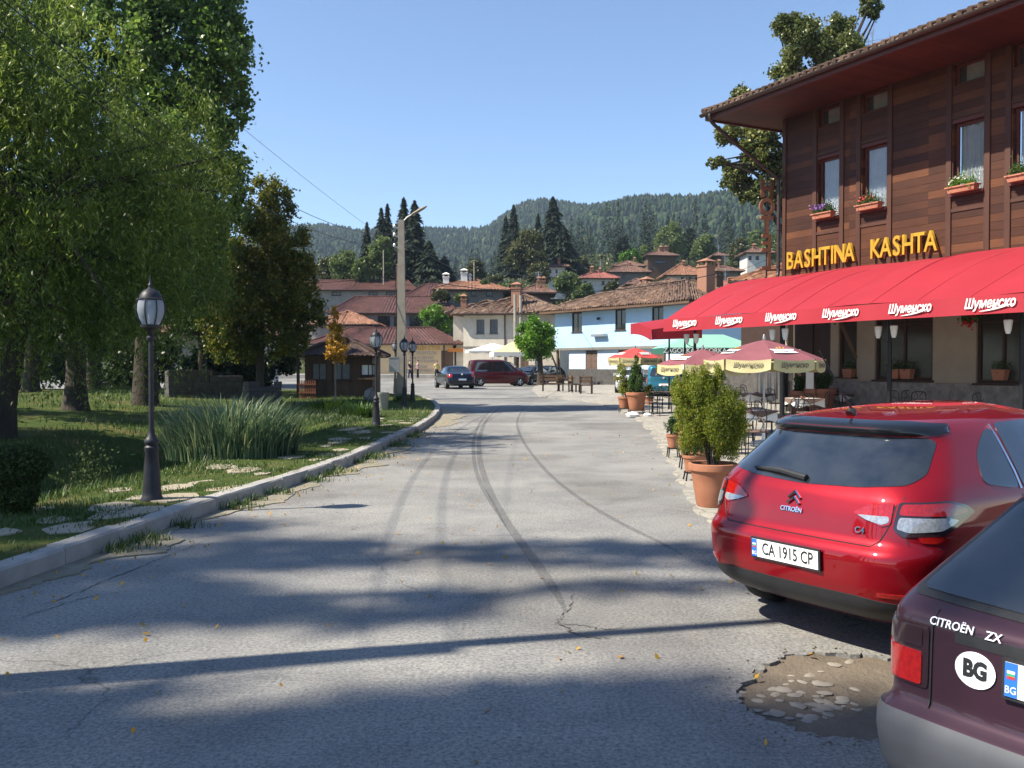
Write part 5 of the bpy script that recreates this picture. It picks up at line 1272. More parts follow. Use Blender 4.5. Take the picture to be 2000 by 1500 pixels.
# wiper, badge, letters, antenna, plate
wp = S.rear(.02, 1.035); we = S.rear(-.44, 1.06)
MB().tube([wp+Vector((0, -.02, 0)), S.rear(-.2, 1.062)+Vector((0, -.035, 0)), we+Vector((0, -.02, 0))], [.022, .02, .01], 8).build('wiper', 'trim_black', red, smooth=True)
c = S.rear(-.02, .935)
m = MB()
for k in (0, 1):
    for sg in (-1, 1):
        z0 = .915-.034*k
        m.tube([S.rear(-.02, z0+.035)+Vector((0, -.01, 0)), S.rear(-.02+sg*.047, z0-.005)+Vector((0, -.01, 0))], .010, 6)
m.build('badge', 'chrome', red, smooth=True)
def on_rear(x, z, dz=.02, lift=.006):
    p = S.rear(x, z); dx = S.rear(x+.01, z)-S.rear(x-.01, z); du = S.rear(x, z+dz)-S.rear(x, z-dz)
    f = frame(p, dx, du); f.translation = p+f.to_3x3().col[2]*lift; return f
text('CITROËN', .04, 'chrome', red, on_rear(-.03, .835), 'lettering', .003, 0, .001)
text('C4', .052, 'chrome', red, on_rear(.47, .775), 'lettering', .004, 0, .001)
f = on_rear(0, .57, .03, .014); plate(red, f.translation, f.to_3x3().col[0], f.to_3x3().col[1], 'CA 1915 CP')
ar = Vector((.0, .62, 1.425))
MB().tube([ar, ar+Vector((0, .03, .03))], [.035, .025], 8).tube([ar+Vector((0, .02, .03)), ar+Vector((-.03, -.28, .42))], [.008, .005], 6).build('antenna', 'trim_black', red, smooth=True)
MB().cb(-.6, .6, .5, 3.9, .17, .26).build('underbody', 'trim_black', red)
# ---- plum hatchback in the corner
PX = Vector((1.245, 3.42, 0)); hd = Vector((.829, .559, 0)); PRZ = math.atan2(hd.y, hd.x)-R(90)
sd = Vector((.559, -.829, 0)); PC = PX+sd*.86
PC.z = -.05
plum = thing('parked_car', 'faded plum-coloured hatchback with round BG sticker, cut off by the photo corner', 'car', PC, PRZ, 'parked cars')
S2 = CarShape([(.2, .22), (.26, .11), (.32, .045), (.45, .02), (.53, .03), (.55, .05), (.565, .09), (.6, .1), (.87, .112), (.9, .12), (.925, .165), (1.3, .68), (1.33, .75), (1.36, .95), (1.385, 1.2), (1.4, 1.6)],
              [(.2, 3.9), (.4, 4.05), (.6, 4.07), (.75, 3.95), (.88, 3.4), (.95, 2.95), (1.3, 2.45), (1.36, 2.25), (1.385, 2.1), (1.4, 1.8)],
              [(.2, .74), (.3, .82), (.45, .84), (.545, .842), (.565, .833), (.8, .84), (.93, .825), (1.0, .79), (1.3, .63), (1.35, .55), (1.385, .4), (1.4, .15)],
              levels(.2, 1.32, .016)+[1.335, 1.35, 1.362, 1.374, 1.385, 1.394, 1.4], rr=.13, rl=.15, bow=.055, tap=.03, sm=1)
S2.body('paint_plum', plum)
S2.patch(S2.wrap, rnd([(-1.75, .25), (1.75, .25), (1.75, .54), (-1.75, .54)], .02), .012, 'bumper_grey', 'bumper', plum, .03, .05)
S2.patch(S2.rear, rnd([(-.72, .945), (0, .928), (.72, .945), (.735, .96), (.57, 1.3), (-.57, 1.3), (-.735, .96)], .05), .003, 'trim_black', 'window_seal', plum, .03, .01)
S2.patch(S2.rear, rnd([(-.685, .965), (0, .948), (.685, .965), (.7, .98), (.545, 1.285), (-.545, 1.285), (-.7, .98)], .05), .008, 'car_glass', 'rear_window', plum, .03, .008)
for sg in (-1, 1):
    f = (lambda q: q) if sg > 0 else mir
    tl = S2.patch(S2.wrap, f(rnd([(.6, .635), (.97, .635), (.97, .86), (.6, .86)], .02)), .006, 'lamp_smoke', 'tail_lamp', plum, .03, .02)
    S2.patch(S2.wrap, f(rnd([(.625, .645), (.965, .645), (.965, .765), (.625, .765)], .012)), .011, 'lamp_red', 'lens', tl, .03, .008)
    S2.patch(S2.wrap, f(rnd([(.625, .78), (.965, .78), (.965, .85), (.625, .85)], .012)), .010, 'lamp_smoke', 'lens', tl, .03, .008)
    sf = lambda a, z: S2.side(a, z, sg)
    S2.patch(sf, rnd([(.75, 1.0), (1.25, .97), (1.25, 1.29), (1.1, 1.29)], .05), .004, 'car_glass', 'quarter_window', plum, .05)
    S2.patch(sf, rnd([(1.32, .97), (2.05, .96), (2.05, 1.31), (1.32, 1.3)], .04), .004, 'car_glass', 'door_window', plum, .05)
    S2.patch(sf, rnd([(2.12, .96), (2.85, .96), (2.5, 1.29), (2.12, 1.31)], .04), .004, 'car_glass', 'door_window', plum, .05)
    MB().tube([S2.wrap(sg*.59, z)+Vector((0, -.004, 0)) for z in np.linspace(.575, .92, 14)], .004, 5).build('lid_seam', 'trim_black', plum)
arches(S2, plum, (.75, 3.3), .33)
for y in (.75, 3.3):
    for sg in (-1, 1): wheel(plum, sg*.74, y, .29, .18, sg).location.z = .05
S2.patch(S2.rear, rnd([(-.5, .83), (.5, .83), (.5, .87), (-.5, .87)], .01), .002, 'trim_black', 'plate_recess', plum, .03, .004)
def on2(x, z, lift=.006):
    p = S2.rear(x, z); dx = S2.rear(x+.01, z)-S2.rear(x-.01, z); du = S2.rear(x, z+.02)-S2.rear(x, z-.02); f = frame(p, dx, du); f.translation = p+f.to_3x3().col[2]*lift; return f
text('CITROËN', .042, 'plate_white', plum, on2(-.515, .882), 'lettering', .002, 0, .0004, sx=.95); text('ZX', .042, 'plate_white', plum, on2(-.36, .88), 'lettering', .002, 0, .0004, sx=1.0)
st = MB(); f = on2(-.42, .755, .004); st.V = [tuple(f @ Vector((.074*math.cos(a), .062*math.sin(a), z))) for z in (0, .002) for a in [2*math.pi*k/28 for k in range(28)]]
st.F = [tuple(range(28)), tuple(range(28, 56))]+[(k, (k+1) % 28, 28+(k+1) % 28, 28+k) for k in range(28)]
so_ = st.build('country_sticker', 'plate_white', plum)
text('BG', .08, 'letter_black', so_, on2(-.42, .755, .0075), 'lettering', .0008, 0, .004, sx=.85)
f = on2(-.045, .765, .016); pp = plate(plum, f.translation, f.to_3x3().col[0], f.to_3x3().col[1], 'CB 4718 XA' if False else None)
MB().cb(-.6, .6, .45, 3.8, .17, .26).build('underbody', 'trim_black', plum)
# ---- cars further off
def far_car(label, px, py, Y, headang, paint, kind='hatch', name='parked_car', L=4.2, H=1.45, W=.86, plate_txt=True, lamp_on=False):
    p = at(px, py, Y); z = zr(p.x, Y)
    t = thing(name, label, 'car' if kind != 'van' else 'van', (p.x, Y, z), R(headang), 'parked cars')
    h = H-1.45
    if kind == 'hatch':
        rear = [(.2, .15), (.35, .0), (.6, 0), (.75, .08), (.95, .14), (1.35+h, .55), (1.4+h, .75), (1.44+h, 1.2), (1.45+h, 1.6)]
    elif kind == 'sedan':
        rear = [(.2, .15), (.35, .0), (.6, 0), (.75, .05), (.95, .12), (1.0, .3), (1.03, .62), (1.35+h, 1.15), (1.4+h, 1.3), (1.44+h, 1.6), (1.45+h, 1.9)]
    else:
        rear = [(.2, .12), (.35, .0), (.6, 0), (.75, .05), (1.0, .07), (1.6+h*0, .16), (H-.08, .22), (H-.03, .35), (H, .8)]
    front = [(.2, L-.15), (.5, L), (.72, L-.1), (.85, L-.5), (.98, L-1.0), (H-.1, L-1.75), (H-.03, L-2.1), (H, L-2.4)]
    if kind == 'van': front = [(.2, L-.12), (.5, L), (.8, L-.08), (1.0, L-.45), (1.1, L-.85), (H-.15, L-1.5), (H-.04, L-1.8), (H, L-2.2)]
    width = [(.2, .76), (.4, W), (.8, W), (.95, W-.02), (1.02, W-.05), (H-.12, W-.2 if kind != 'van' else W-.08), (H-.06, W-.28 if kind != 'van' else W-.14), (H-.02, W-.45 if kind != 'van' else W-.25), (H, .15)]
    c = CarShape(rear, front, width, levels(.2, H-.1, .045)+[H-.06, H-.035, H-.015, H], rr=.26, rl=.26, bow=.05, sm=1)
    c.body(paint, t)
    zt = H-.16
    w0 = .62 if kind != 'van' else .68
    zb = 1.02 if kind != 'sedan' else 1.06
    c.patch(c.rear, rnd([(-w0, zb), (w0, zb), (w0-.1, zt), (-w0+.1, zt)], .06), .006, 'car_glass', 'rear_window', t, .06)
    for sg in (-1, 1):
        f = (lambda q: q) if sg > 0 else mir
        tl = c.patch(c.wrap, f(rnd([(.62, .74), (1.02, .72), (1.02, .92), (.6, .93)], .03)) if kind != 'van' else f(rnd([(.82, .7), (.98, .7), (.98, 1.05), (.82, 1.05)], .02)), .01, 'lamp_red', 'tail_lamp', t, .06)
        fn = lambda a, z, sg=sg: c.side(a, z, sg)
        e = float(np.interp(zt, *zip(*rear))); fr = float(np.interp(zt, *zip(*front)))
        y0 = e+.35; y1 = fr-.1; mid = (y0+y1)/2
        c.patch(fn, rnd([(y0-.15, 1.02), (mid-.04, 1.0), (mid-.04, zt), (y0+.05, zt)], .06), .005, 'car_glass', 'door_window', t, .08)
        c.patch(fn, rnd([(mid+.04, 1.0), (y1+.45, 1.0), (y1, zt), (mid+.04, zt)], .06), .005, 'car_glass', 'door_window', t, .08)
        hl = c.side(L-.55, .72, sg)
        MB().lathe([(.001, 0), (.1, .02), (.12, .08)], 12, (sg*.62, L-.16, .68)).build('headlight', 'lamp_clear', t)
        MB().box((c.side(mid+.7, 1.0, sg).x+sg*.1, mid+.72, 1.03), (.2, .1, .14)).build('mirror', paint, t)
    # windscreen
    wm = MB(); zs_ = (1.03, zt); ya = float(np.interp(1.03, *zip(*front)))+.012; yb = float(np.interp(zt, *zip(*front)))+.012
    wm.add([(-.66, ya, 1.03), (.66, ya, 1.03), (.52, yb, zt), (-.52, yb, zt)], [(0, 1, 2, 3)]); wm.build('windscreen', 'car_glass', t)
    for y in (.8, L-.85):
        for sg in (-1, 1): wheel(t, sg*(W-.11), y, .31, .2, sg)
    arches(c, t, (.8, L-.85), .35)
    if plate_txt:
        q = c.rear(0, .62 if kind != 'sedan' else .6); plate(t, q+Vector((0, -.015, 0)), (1, 0, 0), (0, .05, 1), None, True)
    MB().box((0, c.rear(0, .9).y-.01, .93 if kind == 'sedan' else .96), (.09, .02, .09)).build('badge', 'chrome', t)
    return t
far_car('dark navy saloon with red tail lamps, driving away across the junction', 903, 760, 56.5, 17, 'paint_navy_shaded', 'sedan', 'moving_car', 4.5, 1.46, .9)
far_car('maroon van standing sideways behind the navy saloon', 912, 750, 63, -78, 'paint_maroon_shaded', 'van', 'parked_van', 4.4, 1.85, .88)
far_car('black car with pale windscreen under the round tree, left of its trunk', 1058, 742, 69.5, 152, 'paint_black', 'hatch')
far_car('black car parked right of the round tree trunk', 1090, 742, 71.5, 148, 'paint_black', 'hatch')
far_car('silver car behind the small potted conifers', 1232, 752, 49, -8, 'paint_silver', 'hatch')
far_car('teal estate car behind the iron chairs, one tail lamp glowing red', 1296, 752, 45, -10, 'paint_teal', 'van', 'parked_car', 4.2, 1.6, .86)
# ------------------------------------------------------------------ street lamps, poles and wires
def street_lamp(label, base, h=2.62, rz=0.0):
    t = thing('street_lamp', label, 'street lamp', base, rz, 'globe park lamps along the kerb')
    hb = .74
    MB().lathe([(.13, -.04), (.13, .03), (.112, .06), (.105, .12), (.088, .4), (.072, .58), (.084, .6), (.084, .64), (.066, .66), (.08, .69), (.084, .71), (.07, .74), (.04, .78), (.036, .84)], 14).build('base', 'lamp_iron', t, smooth=True)
    zc = h-.53
    MB().tube([(0, 0, .8), (0, 0, zc-.12)], [.031, .026], 12).lathe([(.05, zc-.2), (.055, zc-.17), (.03, zc-.15), (.045, zc-.1), (.075, zc-.07)], 12).build('pole', 'lamp_iron', t, smooth=True)
    ln = MB()
    prof = [(.075, zc-.07), (.115, zc-.05), (.12, zc-.02)]
    ln.lathe(prof, 12)
    cage = [(.105, zc-.02), (.15, zc+.06), (.172, zc+.14), (.168, zc+.21), (.15, zc+.27)]
    for k in range(8):
        a = 2*math.pi*k/8; ln.tube([(r*1.01*math.cos(a), r*1.01*math.sin(a), z) for r, z in cage], .008, 5)
    ln.lathe([(.14, zc+.262), (.158, zc+.268), (.158, zc+.285), (.128, zc+.295), (.118, zc+.33), (.095, zc+.365), (.055, zc+.395), (.03, zc+.41), (.024, zc+.43), (.03, zc+.445), (.016, zc+.465), (.012, zc+.5), (.002, zc+.57)], 16)
    l = ln.build('lantern', 'lamp_iron', t, smooth=True)
    MB().lathe([(r*.97, z) for r, z in cage], 24, cap=False).build('globe', 'clear_globe', l, smooth=True)
    MB().lathe([(.03, zc-.02), (.035, zc+.1), (.02, zc+.16)], 8).build('bulb', 'frosted', l, smooth=True)
    return t
for px, py, lab in ((297, 977, 'nearest park lamp, black pole with flared base standing in the flagstones'), (735, 830, 'second park lamp along the kerb, left of the concrete pole'), (790, 797, 'park lamp just in front of the concrete pole'),
                    (806, 785, 'park lamp right of the concrete pole'), (772, 768, 'small-looking park lamp behind the grey meter box')):
    g = gp(px, py, .16); street_lamp(lab, (g.x, g.y, g.z-.01), 2.63 if py != 768 else 2.75)
# concrete pole with street light
PL = at(785, 771, 43); PL.z = zr(PL.x, 43)+.1
cp = thing('utility_pole', 'tall weathered concrete utility pole carrying wires and a street light', 'utility pole', PL)
TOPZ = at(785, 430, 43).z-PL.z
m = MB(); m.add([(-.23, -.2, -.3), (.23, -.2, -.3), (.23, .2, -.3), (-.23, .2, -.3), (-.15, -.14, TOPZ), (.12, -.14, TOPZ), (.12, .14, TOPZ), (-.15, .14, TOPZ)], [(0, 3, 2, 1), (4, 5, 6, 7), (0, 1, 5, 4), (1, 2, 6, 5), (2, 3, 7, 6), (3, 0, 4, 7)])
m.build('pole', 'pole_concrete', cp)
m = MB(); m.tube([(.05, 0, TOPZ-.1), (.25, 0, TOPZ+.12), (.55, 0, TOPZ+.3)], .03, 8); m.build('lamp_arm', 'galvanized', cp, smooth=True)
m = MB(); 
for i, (q, r) in enumerate(((0, .05), (.12, .11), (.45, .14), (.72, .12), (.86, .05))): pass
hd_ = MB().lathe([(.03, 0), (.1, .08), (.14, .4), (.13, .65), (.05, .85)], 12); 
dx = Vector((.87, 0, .49)).normalized(); 
hd_.V = [tuple(Vector((.45, 0, TOPZ+.24))+dx*v[2]+Vector((0, 1, 0))*v[0]+dx.cross(Vector((0, 1, 0)))*v[1]*.55) for v in hd_.V]
hd_.build('lamp_head', 'pale_stone', cp, smooth=True)
INS = []
for z in (TOPZ-.25, TOPZ-.65, TOPZ-1.15):
    MB().bar((-.35, 0, z-.1), (.1, 0, z-.1), .05).build('bracket', 'galvanized', cp); MB().lathe([(.05, z-.08), (.06, z), (.03, z+.06)], 8, (-.34, 0, 0)).build('insulator', 'frosted', cp)
MB().tube([(-.22, -.02, TOPZ-1.4), (-.3, -.05, TOPZ-2.6), (-.24, -.05, TOPZ-3.6), (-.25, -.1, 1.6)], .02, 5).build('cable', 'black_iron', cp)
# meter box beside it
g = at(772, 768, 42.2)
mbx = thing('meter_box', 'pale grey meter box on a thin post beside the concrete pole', 'box', (g.x, 42.2, zr(g.x, 42)+.1))
zb = at(772, 727, 42.2).z-zr(g.x, 42)-.1; zt = at(772, 699, 42.2).z-zr(g.x, 42)-.1
MB().cb(-.27, .2, -.12, .12, zb, zt).cb(-.29, .22, -.14, .14, zt+.002, zt+.04).build('cabinet', 'galvanized', mbx)
MB().tube([(0, 0, -.2), (0, 0, zb)], .05, 8).build('post', 'plate_blue' if False else 'grey_wood', mbx)
# the near pole whose long shadow crosses the road
NP = Vector((-8.35, 3.62, 0)); NPZ = park_z(NP.x, NP.y)
npole = thing('utility_pole', 'concrete utility pole just outside the left of the photo', 'utility pole', (NP.x, NP.y, NPZ-.2))
MB().add([(-.13, -.13, 0), (.13, -.13, 0), (.13, .13, 0), (-.13, .13, 0), (-.09, -.09, 9.6), (.09, -.09, 9.6), (.09, .09, 9.6), (-.09, .09, 9.6)], [(0, 3, 2, 1), (4, 5, 6, 7), (0, 1, 5, 4), (1, 2, 6, 5), (2, 3, 7, 6), (3, 0, 4, 7)]).build('pole', 'pole_concrete', npole)
MP = Vector((-5.1, 3.62+(8.35-5.1)*.2526+.075, 0))  # unseen mast, added so its narrow shadow falls on the red car
mast = thing('shadow_mast', 'unseen steel mast added to shade the red car, by the kerb just outside the left of the photo', 'shadow mast', (MP.x, MP.y, park_z(MP.x, MP.y)-.1))
MB().tube([(0, 0, 0), (0, 0, 4), (0, 0, 8.9)], [.115, .085, .055], 12).build('pole', 'galvanized', mast, smooth=True)
MB().tube([(0, 0, 8.7), (-.3, -.08, 8.86), (-.7, -.18, 8.88)], .03, 8).build('lamp_arm', 'galvanized', mast)
MB().box((-.85, -.2, 8.86), (.45, .2, .1)).build('lamp_head', 'galvanized', mast)  # arm and head belong to the added mast, unlit
def wire(label, a, b, sag, r=.012, name='overhead_wire', cat='wire'):
    a, b = Vector(a), Vector(b); L = [a.lerp(b, k/24)-Vector((0, 0, sag*4*(k/24)*(1-k/24))) for k in range(25)]
    return tag(MB().tube(L, r, 5).build(name, 'black_iron', None, smooth=True), label, cat, 'overhead wires')
pt = lambda z: (PL.x-.34, PL.y, PL.z+z)
def ext(p, q, k): p, q = Vector(p), Vector(q); return p+(q-p)*k
far_a = pt(TOPZ-1.15)
wire('black wire rising from the concrete pole to the top edge left of the sky', far_a, ext(far_a, at(215, 0, 16.5), 1.48), .35, .0055)
wire('lower of two parallel wires crossing the poplars at the top left', (NP.x-.1, NP.y, 8.35), pt(TOPZ-1.15), 1.75, .010)
wire('upper of two parallel wires crossing the poplars at the top left', (NP.x+.1, NP.y, 8.75), pt(TOPZ-.65), 1.8, .010)
wire('thin wire sloping down left from the concrete pole into the dark trees', pt(TOPZ-2.6), at(470, 556, 40), .12, .012)
wire('pale cable from the concrete pole across to the red awning', (PL.x+.12, PL.y, PL.z+TOPZ-2.6), at(1420, 530, 40), .85, .018)
wire('second wire below the pale cable, ending at the tiled house', (PL.x+.12, PL.y, PL.z+TOPZ-3.0), at(1000, 545, 75), .3, .012)
wire('upper wire from the concrete pole over the spruces to the hillside', (PL.x+.1, PL.y, PL.z+TOPZ-1.2), at(1180, 525, 100), 1.2, .018)
wire('dark wire from the pole top dropping toward the village', (PL.x+.1, PL.y, PL.z+TOPZ-.9), at(1060, 525, 90), 1.6, .014)
wire('thin wire between two hillside houses', at(1250, 572, 125), at(1500, 506, 140), .8, .03)
for px, pyb, pyt, Y, lab in ((1006, 640, 575, 76, 'pale concrete post rising behind the round tree'), (1017, 640, 577, 78, 'slimmer grey post right of the pale post behind the round tree'), (926, 548, 512, 107, 'bare white mast beside the tall white chimneys'), (749, 556, 488, 117, 'thin aerial mast on the top hotel roof')):
    b = at(px, pyb if Y > 80 else 748, Y); tp = at(px, pyt, Y)
    tag(MB().tube([b, tp], [.13 if Y < 80 else .07]*2, 8).build('mast' if Y > 80 else 'utility_pole', 'pole_concrete', None), lab, 'mast' if Y > 80 else 'utility pole')
# ------------------------------------------------------------------ trees
def X(px, Y): return (px-1000)/FPX*Y
def Zp(py, Y): return at(1000, py, Y).z
tree('willow_tree', 'big yellow-green willow with drooping sprays filling the left of the photo', 'tree', (-11.2, 18.5, park_z(-11, 18.5)), [(0, 0, 5.6, 4.0, 3.6, 2.6), (-3.5, 1, 10.4, 3.0, 2.6, 2.4), (-.6, .6, 10.6, 2.2, 2.0, 1.5), (1.6, 1.0, 3.7, 3.2, 3, 2.0), (3.2, 1.6, 4.2, 2.4, 2.2, 2.0), (-4.5, 0, 7.0, 2.6, 2.4, 2.6), (2.6, 1.2, 2.9, 2.2, 2.0, 1.0), (-1.2, 1.2, 2.9, 2.8, 2.2, 1.1), (2.2, -.8, 7.7, 2.1, 2, 1.7), (.2, -.6, 8.9, 2.2, 2, 1.5), (-1.5, .5, 7.6, 3.2, 3, 2.0), (-3.5, .8, 4.6, 3.2, 3, 2.6), (3.0, 2.2, 6.3, 2.5, 2.2, 2.0), (-1.5, 0, 9.3, 2.6, 2.3, 1.4)],
     235000, .12, 'leaf_willow', .26, 5.5, None, 60, .24, 1.0, .24, (0.8, 0), limbs=22, strands=.55)
tree('poplar_tree', 'tallest dark green poplar, its crown reaching the top edge against the sky', 'tree', (X(283, 32), 32, park_z(-12, 32)), [(.2, 0, 6.5, 2.5, 2.4, 2.6), (-3.4, 0, 14.5, 2.6, 2.2, 3.4), (-3.6, 0, 10.5, 2.4, 2.2, 2.6), (1.0, 0, 5.2, 2.4, 2.2, 2.0), (2.6, 0, 12.6, 1.3, 1.4, 1.6), (1.2, 0, 9.0, 2.7, 2.4, 2.6), (1.1, 0, 12.0, 2.9, 2.5, 2.8), (0.2, 0, 15.0, 3.0, 2.5, 2.6), (2.3, 0, 14.3, 1.5, 1.6, 2.0), (2.5, 0, 10.7, 1.4, 1.5, 1.8), (-1.6, 0, 12.5, 2.4, 2, 3), (2.2, 0, 7.2, 1.6, 1.5, 1.8), (1.5, 0, 16.7, 1.9, 1.9, 1.8), (-2.2, 0, 8.0, 2, 2, 2.4)],
     170000, .15, 'leaf_poplar', .36, 13, None, 60, .22, .1, .8, (.4, 0), limbs=26)
tree('linden_tree', 'egg-shaped olive green tree with yellowing leaves beside the kiosk', 'tree', (X(507, 36), 36, park_z(-10, 36)), [(.0, 0, 4.2, 2.2, 2.0, 1.9), (.3, 0, 6.2, 1.9, 1.8, 1.7), (.45, 0, 7.8, 1.15, 1.1, 1.2), (-1.2, 0, 3.6, 1.4, 1.3, 1.7), (1.5, 0, 4.4, .9, .9, 1.6), (-1.0, 0, 5.4, 1.2, 1.2, 1.2), (-.9, 0, 2.4, 1.3, 1.2, 1.1), (1.6, 0, 3.7, 1.15, 1.1, 1.5), (1.2, 0, 5.5, 1.1, 1, 1.3), (.9, 0, 2.6, 1.2, 1, .9)],
     95000, .12, 'leaf_linden', .16, 6.5, None, 60, .25, .25, .7, (.2, 0), limbs=18)
for i, (px, Y, tr, lab, ell, n, lean) in enumerate((
        (147, 28, .3, 'shaded park tree with straight dark trunk left of the near lamp', [(0, 0, 5.6, 3.2, 3.0, 2.2), (.5, 0, 3.8, 3.0, 2.8, 1.3), (0, 0, 2.7, 3.4, 2.6, .9)], 17000, (0, 0)),
        (8, 19.5, .2, 'leaning thin trunk at the left border under the willow', [(-1.0, .8, 4.6, 2.4, 2, 1.8)], 6000, (1.2, 0)),
        (182, 43, .33, 'farther shaded park tree beside the straight dark trunk', [(0, 0, 6.5, 4.2, 3.5, 3), (0, 0, 3.6, 4, 3, 1.2)], 13000, (0, 0)),
        (60, 40, .3, 'dark tree behind the leaning trunk at the left border', [(0, 0, 6, 4.5, 3.5, 3.6), (-1.5, 0, 3.2, 4, 3, 1.4)], 14000, (.3, 0)),
        (395, 41, .22, 'dark tree between the poplar and the linden', [(0, 0, 4.6, 2.2, 2, 2.4), (.2, 0, 7.4, 1.6, 1.6, 1.6)], 11000, (0, 0)),
        (-60, 52, .3, 'distant dark tree beyond the left border', [(0, 0, 7, 6, 4, 5)], 12000, (0, 0)),
        (-700, 16, .3, 'park tree shading the lawn from beyond the left border', [(0, 0, 6.5, 3.2, 3, 2.6), (1, 2, 8, 2.6, 2.6, 2)], 12000, (0, 0)),
        (-480, 24, .3, 'second shade tree beyond the left border', [(0, 0, 7, 3.6, 3, 2.6), (2, 0, 9, 2.6, 2.6, 2)], 12000, (0, 0)),
        (300, 56, .3, 'distant dark tree behind the poplar trunk', [(-1, 0, 8, 5, 4, 4.4), (-3, 0, 4.4, 4, 3, 2.2)], 14000, (0, 0)))):
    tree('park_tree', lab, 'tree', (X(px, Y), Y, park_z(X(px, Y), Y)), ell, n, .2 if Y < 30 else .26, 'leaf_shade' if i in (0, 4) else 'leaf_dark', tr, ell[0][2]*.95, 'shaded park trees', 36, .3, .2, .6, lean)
# trees left of the camera that throw the dappled shade on the road
for i, (x, y, ell, n, lab) in enumerate(((-11.2, 6.4, [(1.7, .1, 8.0, 2.4, .95, 1.2), (4.9, .25, 8.2, 2.1, .85, 1.0), (.6, -1.3, 7.4, 2.2, 1.3, 1.3), (2.6, -1.5, 7.8, 1.8, .8, .9), (-1.0, 1.0, 8.8, 2.0, 1.4, 1.3), (7.4, 1.0, 8.6, 1.5, .55, .8), (4.4, -1.2, 8.8, 1.3, .35, .6)], 26000, 'tall leafy tree farthest up the road beyond the left border, throwing shade on the road'),
                                        (-9.0, 2.2, [(.6, .6, 6.5, 2.1, .9, 1.1), (3.6, .8, 6.7, 2.0, .85, 1.0), (6.3, .7, 7.5, 1.9, .85, .9), (1.6, -.4, 7.6, 2.2, .9, 1.2), (5.4, -.2, 8.2, 1.8, .7, .8)], 26000, 'middle one of the tall trees beyond the left border that shade the road'),
                                        (-7.6, -2.4, [(0, .6, 6.2, 2.4, 1.6, 1.5), (2.8, 1.3, 6.6, 2.4, 1.2, 1.2), (5.4, 2.2, 7.2, 1.8, .9, .9)], 15000, 'tall tree beyond the left border, behind where the photo was taken'))):
    SH = 16.0; ell = [(a, b, c+SH, d, e, f) for a, b, c, d, e, f in ell]
    tree('roadside_tree', lab, 'tree', (x-SUN_H.x/math.tan(SUN_EL)*SH, y-SUN_H.y/math.tan(SUN_EL)*SH, 0), ell, int(n*.8), .17, 'leaf_poplar', .3, 21.5, 'roadside trees left of the photo', 26, .4, .1, .75, limbs=14)
# dark bushes closing the view under the park trees
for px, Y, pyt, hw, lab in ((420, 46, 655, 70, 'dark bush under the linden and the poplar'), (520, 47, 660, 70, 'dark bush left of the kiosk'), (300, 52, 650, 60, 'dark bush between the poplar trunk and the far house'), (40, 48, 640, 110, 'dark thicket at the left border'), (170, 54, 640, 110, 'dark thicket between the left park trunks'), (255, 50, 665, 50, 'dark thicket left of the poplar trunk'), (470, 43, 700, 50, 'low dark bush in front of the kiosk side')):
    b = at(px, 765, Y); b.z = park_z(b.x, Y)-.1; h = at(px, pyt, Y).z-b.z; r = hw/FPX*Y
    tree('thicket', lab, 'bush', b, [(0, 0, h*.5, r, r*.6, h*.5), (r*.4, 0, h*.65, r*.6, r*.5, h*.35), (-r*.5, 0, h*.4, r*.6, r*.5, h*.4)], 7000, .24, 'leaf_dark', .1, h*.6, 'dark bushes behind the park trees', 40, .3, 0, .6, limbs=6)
# young autumn tree
Y = 29.5; g = gp(655, 800, .16)
tree('young_tree', 'slim young tree with orange-yellow leaves in front of the kiosk', 'tree', (g.x, g.y, g.z), [(.12, 0, Zp(680, g.y)-g.z, .5, .42, .62), (.0, 0, Zp(645, g.y)-g.z, .36, .3, .45), (0, 0, Zp(612, g.y)-g.z, .16, .15, .35)], 1500, .13, 'leaf_autumn', .03, Zp(600, g.y)-g.z, None, 30, .45, .6, .6, bark='pale_bark', limbs=16)
# round tree on the plaza
g = at(1055, 752, 66); zz = zr(g.x, 66)
tree('round_tree', 'bright green ball-shaped tree in front of the blue house', 'tree', (g.x, 66, zz), [(-.45, 0, Zp(657, 66)-zz, 1.75, 1.6, 1.3), (-.3, 0, Zp(677, 66)-zz, 1.65, 1.5, .95), (-.45, 0, Zp(640, 66)-zz, 1.4, 1.3, .85)], 24000, .16, 'leaf_bright', .24, 2.6, None, 40, .3, .1, .7, bark='bark', limbs=14)
g = at(1092, 748, 67.5); zz = zr(g.x, 67)
t = thing('bare_tree', 'thin leaning bare trunks beside the porch of the blue house', 'tree', (g.x, 67.5, zz))
MB().tube([(0, 0, 0), (-.15, 0, 1.2), (-.5, 0, 2.1), (-.9, 0, 2.6)], [.09, .08, .06, .03], 7).tube([(.1, 0, 0), (.05, 0, 1.5), (-.1, 0, 2.6)], [.06, .05, .03], 7).build('trunk', 'pale_bark', t, smooth=True)
# bush on the roof edge behind the shop
g = at(850, 655, 97)
tree('bush', 'bright green bush behind the shop roof', 'bush', (g.x, 97, 4.2), [(0, 0, 2.6, 1.9, 1.5, 1.7), (1.1, 0, 1.9, 1.4, 1.3, 1.3)], 5000, .28, 'leaf_bright', .12, 2.4, None, 36, .3, 0, .5)
